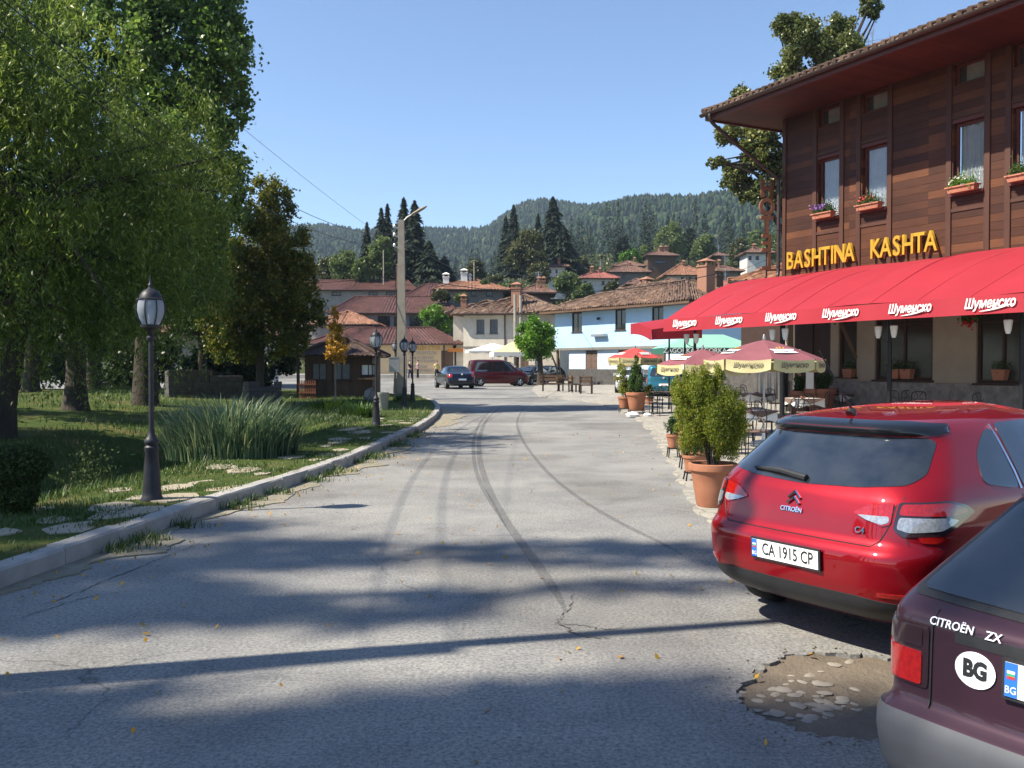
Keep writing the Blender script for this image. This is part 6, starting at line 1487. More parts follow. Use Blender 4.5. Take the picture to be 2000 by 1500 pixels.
# tree behind the inn
def inn_tree():
    Y = 41; x0 = X(1560, Y)
    def E(px, py, rx, rz): return (X(px, Y)-x0, random.uniform(-1, 1), Zp(py, Y)-.3, rx/FPX*Y, rx/FPX*Y*.8, rz/FPX*Y)
    ell = [E(1570, 100, 58, 68), E(1650, 60, 46, 52), E(1640, 115, 40, 40), E(1450, 190, 32, 22), E(1420, 262, 34, 24), E(1478, 290, 48, 60), E(1450, 340, 42, 36), E(1395, 322, 32, 12), E(1500, 370, 36, 36), E(1462, 392, 28, 16), E(1545, 150, 44, 34), E(1530, 60, 34, 34), E(1690, 20, 26, 26), E(1600, 250, 70, 70), E(1520, 330, 40, 40)]
    tree('tall_tree', 'tall leafy tree rising behind the inn roof and around its corner', 'tree', (x0, Y, .3), ell, 110000, .14, 'leaf_inn', .34, 10.5, None, 40, .3, .15, .75, (.3, 0), limbs=60)
    t = thing('bare_tree', 'bare dead branches sticking up beside the leafy top behind the inn', 'tree', (X(1700, Y), Y+1, .3)); m = MB(); b = Vector((0, 0, 0)); topz = Zp(122, Y)-.3
    m.tube([(0, 0, 0), (0, 0, topz*.6), (0, 0, topz)], [.18, .12, .06], 7)
    for _ in range(16):
        s = Vector((0, 0, topz*random.uniform(.86, 1.0))); e = s+Vector((random.uniform(-.4, 1.5), random.uniform(-.4, .4), random.uniform(.8, 2.6))); mid = s.lerp(e, .5)+Vector((.12, 0, .1)); m.tube([s, mid, e], [.035, .022, .008], 5)
        for k in range(4):
            q = mid.lerp(e, random.uniform(0, .9)); m.tube([q, q+Vector((random.uniform(-.2, .7), 0, random.uniform(.1, .7)))], [.012, .005], 4)
    m.build('trunk', 'pale_bark', t)
inn_tree()
# spruces and broadleaf trees between village and hills
for px, pyt, pyb, Y, hw, lab in ((745, 404, 560, 128, 30, 'shorter of the two slim left spruces behind the birches'), (757, 396, 560, 131, 28, 'slim spruce just left of the concrete pole top'), (717, 432, 560, 133, 22, 'smallest spruce, left of the slim pair'), (789, 384, 560, 126, 40, 'tallest spruce right behind the concrete pole'), (810, 390, 560, 124, 46, 'broad dark spruce right of the concrete pole'), (838, 470, 560, 122, 44, 'low broad spruce beside the white chimneys'),
                                (868, 500, 562, 126, 34, 'short dark spruce right of the low broad spruce'),
                                (1080, 383, 540, 158, 50, 'tallest broad spruce right of the great oak'), (1003, 398, 540, 162, 30, 'slim spruce poking up left of the great oak'), (1051, 416, 540, 166, 22, 'small spruce tip behind the great oak'), (988, 420, 540, 165, 24, 'slender spruce at the left edge of the oak group'), (1100, 440, 540, 154, 46, 'low spruce joined to the broad spruce')):
    b = at(px, pyb, Y); h = at(px, pyt, Y).z-b.z
    spruce(lab, b, h, hw/FPX*Y, 4200, 'spruces behind the village')
def blob_tree(lab, px, pyt, pyb, Y, hw, mat, n=5000, name='broadleaf_tree', size=.38, cat='tree', group='broadleaf trees around the village'):
    b = at(px, pyb, Y); h = at(px, pyt, Y).z-b.z; r = hw/FPX*Y; rr = random.Random(px)
    ell = [(0, 0, h*.55, r*.85, r*.8, h*.42), (r*rr.uniform(.1, .3), 0, h*.78, r*.6, r*.6, h*.2), (-r*.45, 0, h*.42, r*.55, r*.5, h*.34), (r*.5, 0, h*.4, r*.5, r*.5, h*.33)]
    tree(name, lab, cat, b, ell, int(n*1.8), size, mat, max(.1, r*.07), h*.6, group, 30, .34, .1, .6, limbs=10)
BT = [('great round oak between the spruces', 1028, 444, 545, 150, 46, 'leaf_oak', 8000), ('pale birch behind the left hotel roofs', 742, 458, 562, 122, 30, 'leaf_birch', 6000), ('birch left of the pale birch', 672, 484, 562, 124, 34, 'leaf_birch', 6000), ('small birch at the dark linden edge', 640, 500, 562, 126, 22, 'leaf_oak', 4000),
      ('birch between the two paler birches', 706, 496, 562, 120, 20, 'leaf_birch', 3500), ('bushy tree below the great oak', 1052, 510, 560, 140, 26, 'leaf_oak', 3500), ('green tree between white house and pinkish roof', 1108, 528, 580, 118, 30, 'leaf_birch', 4500), ('dark tree left of the white house', 965, 535, 585, 116, 30, 'leaf_oak', 4000),
      ('tree in front of the dark timber house', 1140, 552, 590, 112, 22, 'leaf_birch', 3000), ('bright bush beside the tall timber house', 1230, 486, 520, 178, 24, 'leaf_bright', 3000), ('tree left of the bright bush', 1255, 478, 520, 186, 20, 'leaf_birch', 3000), ('tall birch behind the tall timber house', 1308, 430, 525, 196, 36, 'leaf_birch', 6000),
      ('birch right of the tall timber house', 1375, 452, 525, 186, 28, 'leaf_birch', 5000), ('dark tree beside the tiny shed', 1442, 462, 520, 182, 20, 'leaf_oak', 3500), ('pale tree above the whitewashed house', 1473, 446, 510, 190, 24, 'leaf_birch', 4500), ('tree in front of the tiny shed', 1400, 505, 540, 165, 18, 'leaf_oak', 2500), ('dark tree right of the orange hipped roof', 1425, 512, 552, 150, 22, 'leaf_oak', 3000),
      ('small tree between barn and orange hipped roof', 1262, 540, 575, 132, 20, 'leaf_birch', 2500), ('bush below the wide house', 1195, 548, 580, 130, 20, 'leaf_oak', 2500), ('tree beside the orange roof with white chimneys', 990, 548, 590, 112, 18, 'leaf_birch', 2500), ('bush under the orange roof', 860, 566, 590, 104, 20, 'leaf_oak', 2500), ('bush in the yard below the orange roof', 900, 572, 592, 103, 14, 'leaf_birch', 1800),
      ('dark conical tree left of the tall birch', 1215, 456, 525, 200, 22, 'leaf_spruce', 3500), ('dark tree right of the tall birch', 1345, 440, 520, 200, 22, 'leaf_spruce', 3500), ('tree beside the inn drainpipe', 1500, 452, 520, 175, 24, 'leaf_birch', 3500), ('dark tree above the village on the left', 925, 505, 560, 135, 26, 'leaf_oak', 3500), ('dark tree behind the white house', 1130, 500, 545, 165, 30, 'leaf_oak', 3500), ('leafy bush left of the cream house roof', 945, 545, 590, 110, 16, 'leaf_birch', 2000)]
for lab, px, a, b, Y, hw, mt, n in BT: blob_tree(lab, px, a, b, Y, hw, mt, n)
# wood at the back of the village: more conifers in one belt
def belt():
    Vs = []; Fs = []; k = 0
    for _ in range(150):
        Y = rng.uniform(205, 300); px = rng.uniform(600, 1560); x = X(px, Y)
        h = rng.uniform(9, 17) if px > 1150 else rng.uniform(7, 13); V, F = spruce_np(h, h*.2, 420); V = V+np.array([x, Y, hill_z(x, Y)-1]); Vs.append(V); Fs.append(F+k); k += len(V)
    tag(np_mesh('wood', np.concatenate(Vs), np.concatenate(Fs), 'leaf_spruce'), 'belt of dark conifers between village and hills', kind='stuff')
belt()
# undergrowth on the hillside
def scrub():
    n = 2600; Y = rng.uniform(100, 235, n); px = rng.uniform(600, 1560, n); P = []
    for y, p in zip(Y, px):
        x = X(p, y); c = np.array([x, y, hill_z(x, y)+.5]); s = rng.uniform(.8, 2.0); P.append(c+rng.normal(size=(26, 3))*np.array([s, s, s*.55]))
    V, F = leaf_quads(np.concatenate(P), .55, .7); tag(np_mesh('undergrowth', V, F, 'leaf_oak'), 'bushes and scrub on the village slope', kind='stuff')
scrub()
# ------------------------------------------------------------------ park planting and walls
g = gp(455, 895, .1)
t = thing('ornamental_grass', 'large clump of long blue-green reed leaves by the flagstones', 'plant', (g.x, g.y, g.z))
def reeds(t, n, r, h, w, mat='reed_blade', lean=.75):
    P = []; H = []
    for _ in range(n):
        a = rng.uniform(0, 6.28); q = r*rng.uniform(0, 1)**.5; P.append((q*math.cos(a), q*math.sin(a)*.7, 0)); H.append(h*rng.uniform(.4, 1.15)*(1-.35*(q/r)**2))
    P = np.array(P); H = np.array(H); n = len(P); a = np.arctan2(P[:, 1], P[:, 0])+rng.normal(0, .5, n); d = np.stack([np.cos(a), np.sin(a), np.zeros(n)], 1); s = np.stack([-np.sin(a), np.cos(a), np.zeros(n)], 1)*w
    ln = (lean*rng.uniform(.3, 1.2, n)*H)[:, None]; L = []
    for q, ww, zz in ((0, 1, 0), (.3, 1, .34), (.6, .85, .66), (.85, .5, .88), (1.0, .06, .97)):
        c = P+d*ln*q*q*.75+np.stack([np.zeros(n), np.zeros(n), H*zz], 1); L += [c-s*ww, c+s*ww]
    V = np.stack(L, 1).reshape(-1, 3); b = np.arange(n)[:, None]*10
    F = np.concatenate([b+np.array([2*i, 2*i+1, 2*i+3, 2*i+2]) for i in range(4)], 0); np_mesh('leaves', V, F, mat, t)
reeds(t, 2300, 1.15, 1.12, .012, lean=.8)
for px, py, lab, n, r, h in ((700, 815, 'low grey-green tuft left of the second park lamp', 500, .6, .5), (640, 800, 'bright green ground plants under the young tree', 700, 1.0, .45), (690, 795, 'yellow-green plants right of the young tree', 700, 1.0, .4), (786, 785, 'tuft of weeds at the foot of the concrete pole', 250, .4, .4), (1010, 0, '', 0, 0, 0)):
    if n:
        g = gp(px, py, .16); t = thing('plant', lab, 'plant', (g.x, g.y, g.z-.02)); reeds(t, n, r, h, .014, 'leaf_fern', .9)
# clipped bush at the left border
g = gp(30, 1003, .16)
t = thing('clipped_bush', 'clipped mushroom-shaped bush at the left border of the lawn', 'bush', (g.x, g.y, g.z))
n = 9000; v = rng.normal(size=(n, 3)); v /= np.linalg.norm(v, axis=1)[:, None]; rad = rng.uniform(.72, 1.04, (n, 1)); q = rng.uniform(size=n) < .6
P = np.where(q[:, None], np.array([0, 0, .52])+v*rad*np.array([.36, .36, .23]), np.array([0, 0, .26])+v*rad*np.array([.24, .24, .28])); P[:, 2] = np.maximum(.02, P[:, 2])
V, F = leaf_quads(P, .04, .6); np_mesh('crown', V, F, 'leaf_box', t)
m = MB()
for k in range(7): a = k*.9; m.tube([(.05*math.cos(a), .05*math.sin(a), -.05), (.12*math.cos(a), .12*math.sin(a), .25), (.22*math.cos(a), .22*math.sin(a), .5)], [.015, .012, .006], 5)
m.build('trunk', 'bark', t)
for px, py, Y_, h, lab in ((180, 948, 0, .85, 'small shrub between clipped bush and near lamp'), (322, 893, 0, .4, 'small leafy weed beside the near lamp')):
    g = gp(px, py, .1); t = thing('shrub', lab, 'shrub', (g.x, g.y, park_z(g.x, g.y)-.03)); n = 1100
    P = rng.normal(size=(n, 3))*np.array([h*.18, h*.18, h*.28])+np.array([0, 0, h*.55]); P[:, 2] = np.abs(P[:, 2]); V, F = leaf_quads(P, .05, .5); np_mesh('leaves', V, F, 'leaf_box' if px < 300 else 'leaf_fern', t)
    MB().tube([(0, 0, -.05), (0, 0, h*.7)], [.012, .005], 5).build('stem', 'bark', t)
# fallen leaves
P = []
for _ in range(420):
    yy = rng.uniform(5, 30); x = kerb_x(yy)+abs(rng.normal(.1, .5))+.05; P.append((x, yy, zr(x, yy)+.02))
for _ in range(300):
    yy = rng.uniform(3.2, 24); x = rng.uniform(-3.5, 3.5); P.append((x, yy, zr(x, yy)+.012))
V, F = leaf_quads(np.array(P), .045, .6, 0, 6)
tag(np_mesh('fallen_leaves', V, F, 'leaf_autumn'), 'dry leaves scattered over the road and along the kerb', kind='stuff')
# stone walls, logs and fence under the trees
def stone_wall(lab, a, b, h, th=.45, seed=1, name='stone_wall'):
    a, b = Vector(a), Vector(b); L = (b-a).length; rz = math.atan2(b.y-a.y, b.x-a.x); rr = random.Random(seed)
    m = MB(); z = -.1; row = 0
    while z < h:
        hh = rr.uniform(.16, .26); x = 0
        while x < L:
            w_ = rr.uniform(.25, .55); bz = z+hh*(.97)
            if not (z+hh > h*.9 and rr.random() < .3):
                e = rr.uniform(-.04, .04); m.cb(x+.008, min(L, x+w_)-.008, -th/2+e, th/2-e, z+.006, bz)
            x += w_
        z += hh
    o = m.build(name, 'dark_stone', None, loc=a, rz=rz); return tag(o, lab, 'wall')
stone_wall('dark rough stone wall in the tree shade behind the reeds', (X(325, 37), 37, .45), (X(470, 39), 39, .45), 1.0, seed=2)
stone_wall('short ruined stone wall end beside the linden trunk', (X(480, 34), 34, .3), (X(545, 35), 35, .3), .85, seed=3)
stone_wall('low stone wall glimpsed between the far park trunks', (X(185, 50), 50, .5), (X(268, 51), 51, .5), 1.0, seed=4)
def fence(lab, x0, x1, Y, z, h, mat, n):
    t = thing('picket_fence', lab, 'fence', (x0, Y, z))
    m = MB(); L = x1-x0; m.cb(0, L, -.03, .0, h*.25, h*.33); m.cb(0, L, -.03, .0, h*.7, h*.78); m.build('rail', mat, t)
    m = MB()
    for k in range(n): x = L*(k+.5)/n; m.prism([(x-L/n*.3, -.05), (x+L/n*.3, -.05), (x+L/n*.3, h*.9), (x, h), (x-L/n*.3, h*.9)], .003, .03)
    m.build('pickets', mat, t)
fence('short reddish picket fence in front of the kiosk', X(583, 39.5), X(617, 39.5), 39.5, .35, .8, 'reddish_wood', 8)
fence('dark picket fence in the shade left of the linden', X(320, 44), X(430, 44), 44, .5, 1.0, 'dark_wood', 22)
g = gp(683, 772, .16); m = MB(); rr = random.Random(5)
m.lathe([(.22, -.1), (.25, .2), (.16, .5), (.2, .7), (.1, .92), (.02, 1.0)], 9, (0, 0, 0)); m.V = [(x*rr.uniform(.8, 1.2), y*rr.uniform(.8, 1.2), z) for x, y, z in m.V]
tag(m.build('standing_stone', 'chimney_white', None, loc=(g.x, g.y, g.z)), 'upright white rock beside the young tree', 'rock')
g = gp(747, 800, .16); m = MB(); m.lathe([(.19, -.05), (.22, .5), (.235, .52), (.235, .6), (.19, .6), (.17, .45), (.001, .4)], 20, cap=False)
tag(m.build('litter_bin', 'concrete', None, smooth=True, loc=(g.x, g.y, g.z)), 'round concrete litter bin behind the second park lamp', 'bin')
g = gp(730, 790, .16); m = MB(); m.lathe([(.2, -.1), (.26, .2), (.2, .5), (.05, .62)], 8); m.V = [(x*rr.uniform(.8, 1.3), y*rr.uniform(.8, 1.2), z*rr.uniform(.9, 1.1)) for x, y, z in m.V]
tag(m.build('boulder', 'rubble_wall', None, loc=(g.x-.15, g.y, g.z)), 'grey boulder just left of the litter bin', 'rock')
# ------------------------------------------------------------------ terrace: pots, umbrellas, tables and chairs
def pot_mesh(r, h, rim=.05):
    return MB().lathe([(r*.62, 0), (r*.66, .02), (r*.78, h*.45), (r*.88, h*.8), (r*.9, h*.82), (r*.99, h*.84), (r*1.0, h*.9), (r*.99, h*.985), (r*.95, h), (r*.86, h*.99), (r*.82, h*.9), (r*.8, h*.86)], 32, cap=False).lathe([(r*.62, 0.001), (.001, .0)], 32, cap=False)
def potted(lab, base, r, h, ell, n, size, mat, name='potted_conifer', up=0, stems=6, pot='terracotta', stand=0.0, droop=-.6, aspect=.35, group='potted plants along the terrace edge', shell=.5):
    t = thing(name, lab, 'potted plant', base, 0, group); z0 = stand
    p = pot_mesh(r, h); p.V = [(x, y, z+z0) for x, y, z in p.V]; po = p.build('pot', pot, t, smooth=50)
    MB().lathe([(r*.82, h*.88+z0), (.001, h*.9+z0)], 20, cap=False).build('soil', 'soil', po)
    if stand:
        m = MB(); m.tube([(r*.8*math.cos(a), r*.8*math.sin(a), z0) for a in [2*math.pi*k/16 for k in range(17)]], .012, 5)
        for k in range(4): a = math.pi/4+k*math.pi/2; m.tube([(r*.8*math.cos(a), r*.8*math.sin(a), z0+.02), (r*1.05*math.cos(a), r*1.05*math.sin(a), 0)], .012, 5)
        m.build('stand', 'black_iron', t)
    if n:
        C, Rr = clumps([(a, b, c+z0, d, e, f) for a, b, c, d, e, f in ell], 34, .36, shell)
        idx = rng.choice(len(C), n, p=Rr**2/np.sum(Rr**2)); v = rng.normal(size=(n, 3)); v /= np.linalg.norm(v, axis=1)[:, None]
        P = C[idx]+v*(rng.uniform(0, 1, (n, 1))**.5)*Rr[idx][:, None]*np.array([.8, .8, 1.5]); P[:, 2] = np.maximum(P[:, 2], h*.9+z0)
        V, F = leaf_quads(P, size, aspect, droop); np_mesh('foliage', V, F, mat, t)
        m = MB(); zt = max(e[2]+e[5]*.5 for e in ell)+z0
        for k in range(stems): a = k*2.4; m.tube([(.04*math.cos(a), .04*math.sin(a), h*.8+z0), (r*.5*math.cos(a), r*.5*math.sin(a), h+z0+(zt-h)*.4), (r*.7*math.cos(a), r*.7*math.sin(a), h+z0+(zt-h)*.62)], [.014, .01, .004], 5)
        m.build('stem', 'bark', t)
    return t
TZ = .035
def tp(px, py, off=TZ): return gp(px, py, off)
g = tp(1392, 988)
potted('large thuja in the biggest terracotta pot, next to the red car', g, .3, .53, [(-.05, 0, 1.05, .38, .36, .46), (.14, 0, .9, .32, .3, .3), (-.3, 0, 1.0, .22, .22, .42), (.24, 0, 1.2, .2, .2, .32), (-.16, 0, 1.45, .2, .2, .3), (.06, 0, 1.5, .13, .13, .3), (-.38, 0, 1.3, .14, .14, .3)], 60000, .034, 'leaf_thuja', stems=18, aspect=.28, droop=-.8)
for px, py, r, h, st, lab, kind in ((1315, 893, .14, .26, .17, 'small potted plant on iron legs, farthest of the edge row', 'bush'), (1336, 880, .16, .28, .12, 'potted tall yellowish thuja behind the small edge pots', 'tall'), (1341, 915, .14, .26, .2, 'low terracotta pot on iron legs with sparse leaves', 'bare'),
                                    (1352, 938, .15, .26, .12, 'terracotta pot on iron legs closest to the big thuja pot', 'bush'), (1366, 925, .17, .3, .05, 'terracotta pot tucked behind the big thuja', 'tall')):
    g = tp(px, py)
    if kind == 'tall': potted(lab, g, r, h, [(0, 0, .8, .26, .26, .5), (.05, 0, 1.2, .2, .2, .34), (-.12, 0, 1.05, .2, .2, .4)], 5000, .055, 'leaf_thuja', stand=st)
    elif kind == 'bush': potted(lab, g, r, h, [(0, 0, .42, .2, .2, .18)], 1300, .055, 'leaf_fern', stand=st, name='potted_plant', aspect=.3)
    else: potted(lab, g, r, h, [(0, 0, .34, .12, .12, .12)], 250, .05, 'leaf_fern', stand=st, name='potted_plant')
g = tp(1243, 808); potted('clipped dark green conifer in a terracotta pot on white stones', (g.x, g.y, g.z), .37, .62, [(0, 0, .98, .4, .38, .45), (0, 0, 1.35, .22, .22, .35), (0, 0, 1.75, .1, .1, .3)], 6000, .07, 'leaf_fern', stand=.12)
g = tp(1220, 806); potted('straw-coloured plant in a smaller pot left of the dark conifer', (g.x, g.y, g.z), .26, .42, [(0, 0, .75, .3, .3, .35), (-.1, 0, 1.2, .3, .3, .5)], 2500, .07, 'leaf_thuja', stand=.15, name='potted_plant')
g = tp(1268, 790); potted('small pot with yellowing grass between conifer and iron chairs', (g.x, g.y, g.z), .2, .3, [(0, 0, .6, .25, .25, .3)], 1200, .07, 'leaf_thuja', name='potted_plant')
g = tp(1240, 812); t_ = MB().lathe([(.2, -.02), (.24, .06), (.16, .13), (.02, .15)], 9); tag(t_.build('white_stone', 'white_paint', None, loc=(g.x-.12, g.y-.35, g.z)), 'white painted stone under the dark potted conifer', 'stone')
t_ = MB().lathe([(.12, -.02), (.15, .05), (.1, .1), (.02, .11)], 8); tag(t_.build('white_stone', 'white_paint', None, loc=(g.x+.4, g.y-.2, g.z)), 'smaller white stone right of the first', 'stone')
for px, off, r, h, lab in ((1563, .95, .42, .85, 'tall terracotta urn left of the wooden easel'), (1604, 1.0, .5, .95, 'widest terracotta urn right of the wooden easel')):
    P = inn_pt(px_t(px, off), -off, .05)
    potted(lab, (P.x, P.y, P.z), r, h, [(0, 0, h+.25, .4, .4, .28)], 1500, .09, 'leaf_fern', name='potted_plant', pot='terracotta_pale', group='big urns by the entrance', aspect=.5, droop=0)
P = inn_pt(px_t(1582, 1.6), -1.6, .05); es = thing('easel', 'light wooden easel with a pale board between the terracotta urns', 'easel', P, R(-25))
m = MB()
for a in ((-.35, 0), (.35, 0), (0, .5)): m.bar((a[0], a[1], 0), (a[0]*.1, .05, 1.55), .045)
m.bar((-.25, .02, .75), (.25, .02, .75), .04); m.build('legs', 'rust_wood', es); MB().cb(-.12, .12, -.06, -.03, .95, 1.75).build('board', 'white_paint', es)
# umbrellas
def umbrella(lab, c, R_, ztop, zrim, val, cm, vm, n=8, rot=0.0, tilt=(0, 0), logos=True, base=True, group='beer garden umbrellas', pole='galvanized', txt=True, zb=.04):
    t = thing('umbrella', lab, 'umbrella', (c[0], c[1], zb), rot, group)
    m = MB(); V = []; K = 6
    for j in range(K+1):
        q = j/K
        for k in range(n*4):
            a = 2*math.pi*k/(n*4); w_ = math.cos(math.pi/n)/math.cos(((a) % (2*math.pi/n))-math.pi/n); r = R_*q*w_
            sag = -.035*math.sin(math.pi*((k % 4)/4))*q; V.append((r*math.cos(a), r*math.sin(a), ztop+(zrim-ztop)*(q**1.25)+sag+tilt[0]*r*math.cos(a)+tilt[1]*r*math.sin(a)))
    N = n*4; m.add(V, [(j*N+k, j*N+(k+1) % N, (j+1)*N+(k+1) % N, (j+1)*N+k) for j in range(K) for k in range(N)])
    m.build('canopy', cm, t, smooth=25)
    m = MB()
    for k in range(n):
        p0 = Vector(V[K*N+k*4]); p1 = Vector(V[K*N+((k+1)*4) % N]); fl = random.uniform(-.03, .03)
        mid = (p0+p1)/2; outw = Vector((mid.x, mid.y, 0)).normalized()
        def fn(u, v, p0=p0, p1=p1, outw=outw, fl=fl):
            p = p0.lerp(p1, .02+.96*u); e = val*v*(1-.16*(2*abs(u-.5))**3)
            return p+Vector((0, 0, -e-.03*math.sin(math.pi*u)))+outw*(.02+fl*v*v+.012*math.sin(u*9+k)*v)
        m.grid(fn, 10, 4)
    va = m.build('valance', vm, t, smooth=True)
    MB().tube([(0, 0, ztop+.1), (0, 0, 0.02)], .022, 10).lathe([(.035, ztop), (.04, ztop+.04), (.015, ztop+.12)], 10).build('pole', pole, t, smooth=True)
    m = MB()
    for k in range(n):
        a = 2*math.pi*k/n; m.tube([(0, 0, ztop-.06), (R_*math.cos(a), R_*math.sin(a), zrim-.015+tilt[0]*R_*math.cos(a)+tilt[1]*R_*math.sin(a))], .008, 4)
    m.build('ribs', 'grey_wood', t)
    if base: MB().lathe([(.28, -.02), (.28, .07), (.2, .1), (.04, .12), (.035, .35)], 20).build('base', 'white_paint', t, smooth=40)
    if logos:
        for k in range(n):
            a = 2*math.pi*(k+.5)/n; q0, q1 = .5, .82; o = Vector((math.cos(a), math.sin(a), 0)); sdv = Vector((-math.sin(a), math.cos(a), 0))
            def pt(q, s): 
                r = R_*q*math.cos(math.pi/n); z = ztop+(zrim-ztop)*(q**1.25)-.02*q; b = o*r+sdv*s; return Vector((b.x, b.y, z+tilt[0]*b.x+tilt[1]*b.y))
            x = (pt(.66, .1)-pt(.66, -.1)); y = pt(.55, 0)-pt(.77, 0)
            f = frame(pt(.67, 0), x, y); f.translation = pt(.67, 0)+f.to_3x3().col[2]*.018
            sc = R_/1.15*.85; b = MB(); out = [(-.3, -.11), (.3, -.11), (.24, 0), (.3, .11), (-.3, .11), (-.24, 0)]
            if txt and k % 2 == 0:
                b.V = [tuple(f @ Vector((p[0]*sc, p[1]*sc, z))) for z in (0, .004) for p in out]; b.F = [tuple(range(6)), tuple(range(6, 12))]+[(i, (i+1) % 6, 6+(i+1) % 6, 6+i) for i in range(6)]
                pn = b.build('logo_panel', 'plate_white', t); text('Шуменско', .15*sc, 'letter_black', pn, f @ Matrix.Translation((0, -.01, .006)), 'lettering', .0008, .25, .001, sx=.62)
                cr = MB(); 
                for i in range(3): cr.lathe([(.035*sc, 0), (.03*sc, .01)], 8, (0, 0, 0)); 
                cr = MB()
                for i in (-1, 0, 1): cr.tube([(f @ Vector((i*.07*sc, .13*sc, .006))), (f @ Vector((i*.09*sc, .2*sc+(.03 if i == 0 else 0), .006)))], .012*sc, 5)
                cr.build('crown_emblem', 'sign_yellow', pn)
            p0 = Vector(V[K*N+k*4]); p1 = Vector(V[K*N+((k+1)*4) % N]); mid = (p0+p1)/2+Vector((0, 0, -val*.5))+o*.042
            if txt: text('Шуменско', .15, 'letter_grey', va, frame(mid, (p1-p0), (0, 0, 1)), 'lettering', .0008, .25, .002, sx=.8)
    return t
def at_g(px, Y): p = at(px, 750, Y); return (p.x, Y)
c = at_g(1492, 19.6); umbrella('nearest faded pink umbrella with yellow flaps, on a slim pole by the thick post', c, 1.26, 2.26, 1.84, .25, 'umbrella_red', 'umbrella_yellow', 8, R(-8), (.0, 0))
c = at_g(1372, 23); umbrella('faded pink umbrella with yellow flaps above the big thuja', c, 1.2, 2.12, 1.74, .25, 'umbrella_red', 'umbrella_yellow', 8, R(12), (.0, 0))
c = at_g(1240, 38); umbrella('bright red umbrella with yellow flaps in front of the blue house', c, 1.13, 2.33, 1.93, .3, 'umbrella_bright', 'umbrella_yellow', 8, R(5), (0, 0), zb=.15)
# green beer pavilion awning across the plaza
g = at(1392, 700, 47); pv = thing('pavilion', 'green-flapped beer pavilion with mint canopy behind the umbrellas', 'pavilion', (g.x, 47, zr(g.x, 47)), R(3))
zt = at(1382, 664, 47).z-zr(g.x, 47); zv = at(1382, 679, 47).z-zr(g.x, 47); zb = at(1382, 691, 47).z-zr(g.x, 47); wv = 2.5
m = MB(); m.add([(-wv, 0, zv), (wv, 0, zv), (wv, 3.2, zv), (-wv, 3.2, zv), (-.9, 1.2, zt+.32), (.9, 1.2, zt+.32), (.9, 2, zt+.32), (-.9, 2, zt+.32)], [(0, 1, 5, 4), (1, 2, 6, 5), (2, 3, 7, 6), (3, 0, 4, 7), (4, 5, 6, 7)]); m.build('canopy', 'canvas_mint', pv)
m = MB(); m.cb(-wv, wv, -.02, -.005, zb, zv); m.cb(-wv-.01, -wv, 0, 3.2, zb, zv); m.cb(wv, wv+.01, 0, 3.2, zb, zv); m.build('valance', 'canvas_green', pv)
for x in (-1.75, -.1, 1.65): text('ZAGORKA', .34, 'plate_white', pv, frame((x, -.03, (zb+zv)/2), (1, 0, 0), (0, 0, 1)), 'lettering', .002, 0, .006, sx=1.0)
for x in (-wv+.05, wv-.05): MB().tube([(x, .05, 0), (x, .05, zv)], .035, 8).tube([(x, 3.1, 0), (x, 3.1, zv)], .035, 8).build('post', 'black_iron', pv)
# white and yellow umbrellas by the shop
def market(lab, px, Y, pz_top, pz_rim, pz_bot, hw, cm, vm, txt=None):
    g = at(px, 750, Y); gz = zr(g.x, Y); t = thing('market_umbrella', lab, 'umbrella', (g.x, Y, gz), R(8)); a, b, c_ = at(px, pz_top, Y).z-gz, at(px, pz_rim, Y).z-gz, at(px, pz_bot, Y).z-gz; w_ = hw/FPX*Y
    m = MB(); m.add([(-w_, -w_*.8, b), (w_, -w_*.8, b), (w_, w_*.8, b), (-w_, w_*.8, b), (0, 0, a)], [(0, 1, 4), (1, 2, 4), (2, 3, 4), (3, 0, 4)]); m.build('canopy', cm, t)
    m = MB()
    for p, q in (((-w_, -w_*.8), (w_, -w_*.8)), ((w_, -w_*.8), (w_, w_*.8)), ((w_, w_*.8), (-w_, w_*.8)), ((-w_, w_*.8), (-w_, -w_*.8))):
        m.grid(lambda u, v: (p[0]+(q[0]-p[0])*u, p[1]+(q[1]-p[1])*u, b-(b-c_)*v*(1-.25*abs(math.sin(u*12)))), 30, 2)
    m.build('valance', vm, t); MB().tube([(0, 0, 0), (0, 0, a)], .04, 8).build('pole', 'white_paint', t)
    return t
market('white market umbrella above the maroon van', 962, 75, 670, 685, 690, 50, 'canvas_white', 'canvas_white')
market('yellow market umbrella with pale fringed flaps left of the round tree', 1004, 71, 667, 688, 698, 44, 'canvas_cream', 'canvas_white')
# chairs
def make_chair(lab, group):
    t = thing('cafe_chair', lab, 'chair', (0, 0, 0), 0, group); r = .011
    for x in (-.18, .18): 
        MB().tube([(x, -.19, 0), (x*.95, -.18, .44)], r, 6).build('leg', 'black_iron', t)
        MB().tube([(x*1.05, .24, 0), (x, .19, .45)], r, 6).build('leg', 'black_iron', t)
    MB().lathe([(.215, .435), (.225, .45), (.215, .467), (.001, .472)], 18).build('seat', 'brown_cloth', t, smooth=40)
    MB().tube([(-.19, .22, .2), (-.18, -.18, .2), (.18, -.18, .2), (.19, .22, .2)], .008, 5).build('stretcher', 'black_iron', t)
    b = MB(); b.tube(smooth_poly([(-.18, .19, .45), (-.2, .22, .68), (-.17, .26, .88), (0, .275, .92), (.17, .26, .88), (.2, .22, .68), (.18, .19, .45)], 5), r, 6)
    for x in (-.07, .07): b.tube(smooth_poly([(x, .2, .46), (x*1.9, .235, .62), (x*.4, .25, .76), (x*1.5, .27, .9)], 4), .008, 5)
    b.tube([(-.19, .225, .7), (.19, .225, .7)], .007, 5); b.build('backrest', 'black_iron', t, smooth=True)
    return t
GC = 'iron chairs on the terrace'
proto = None
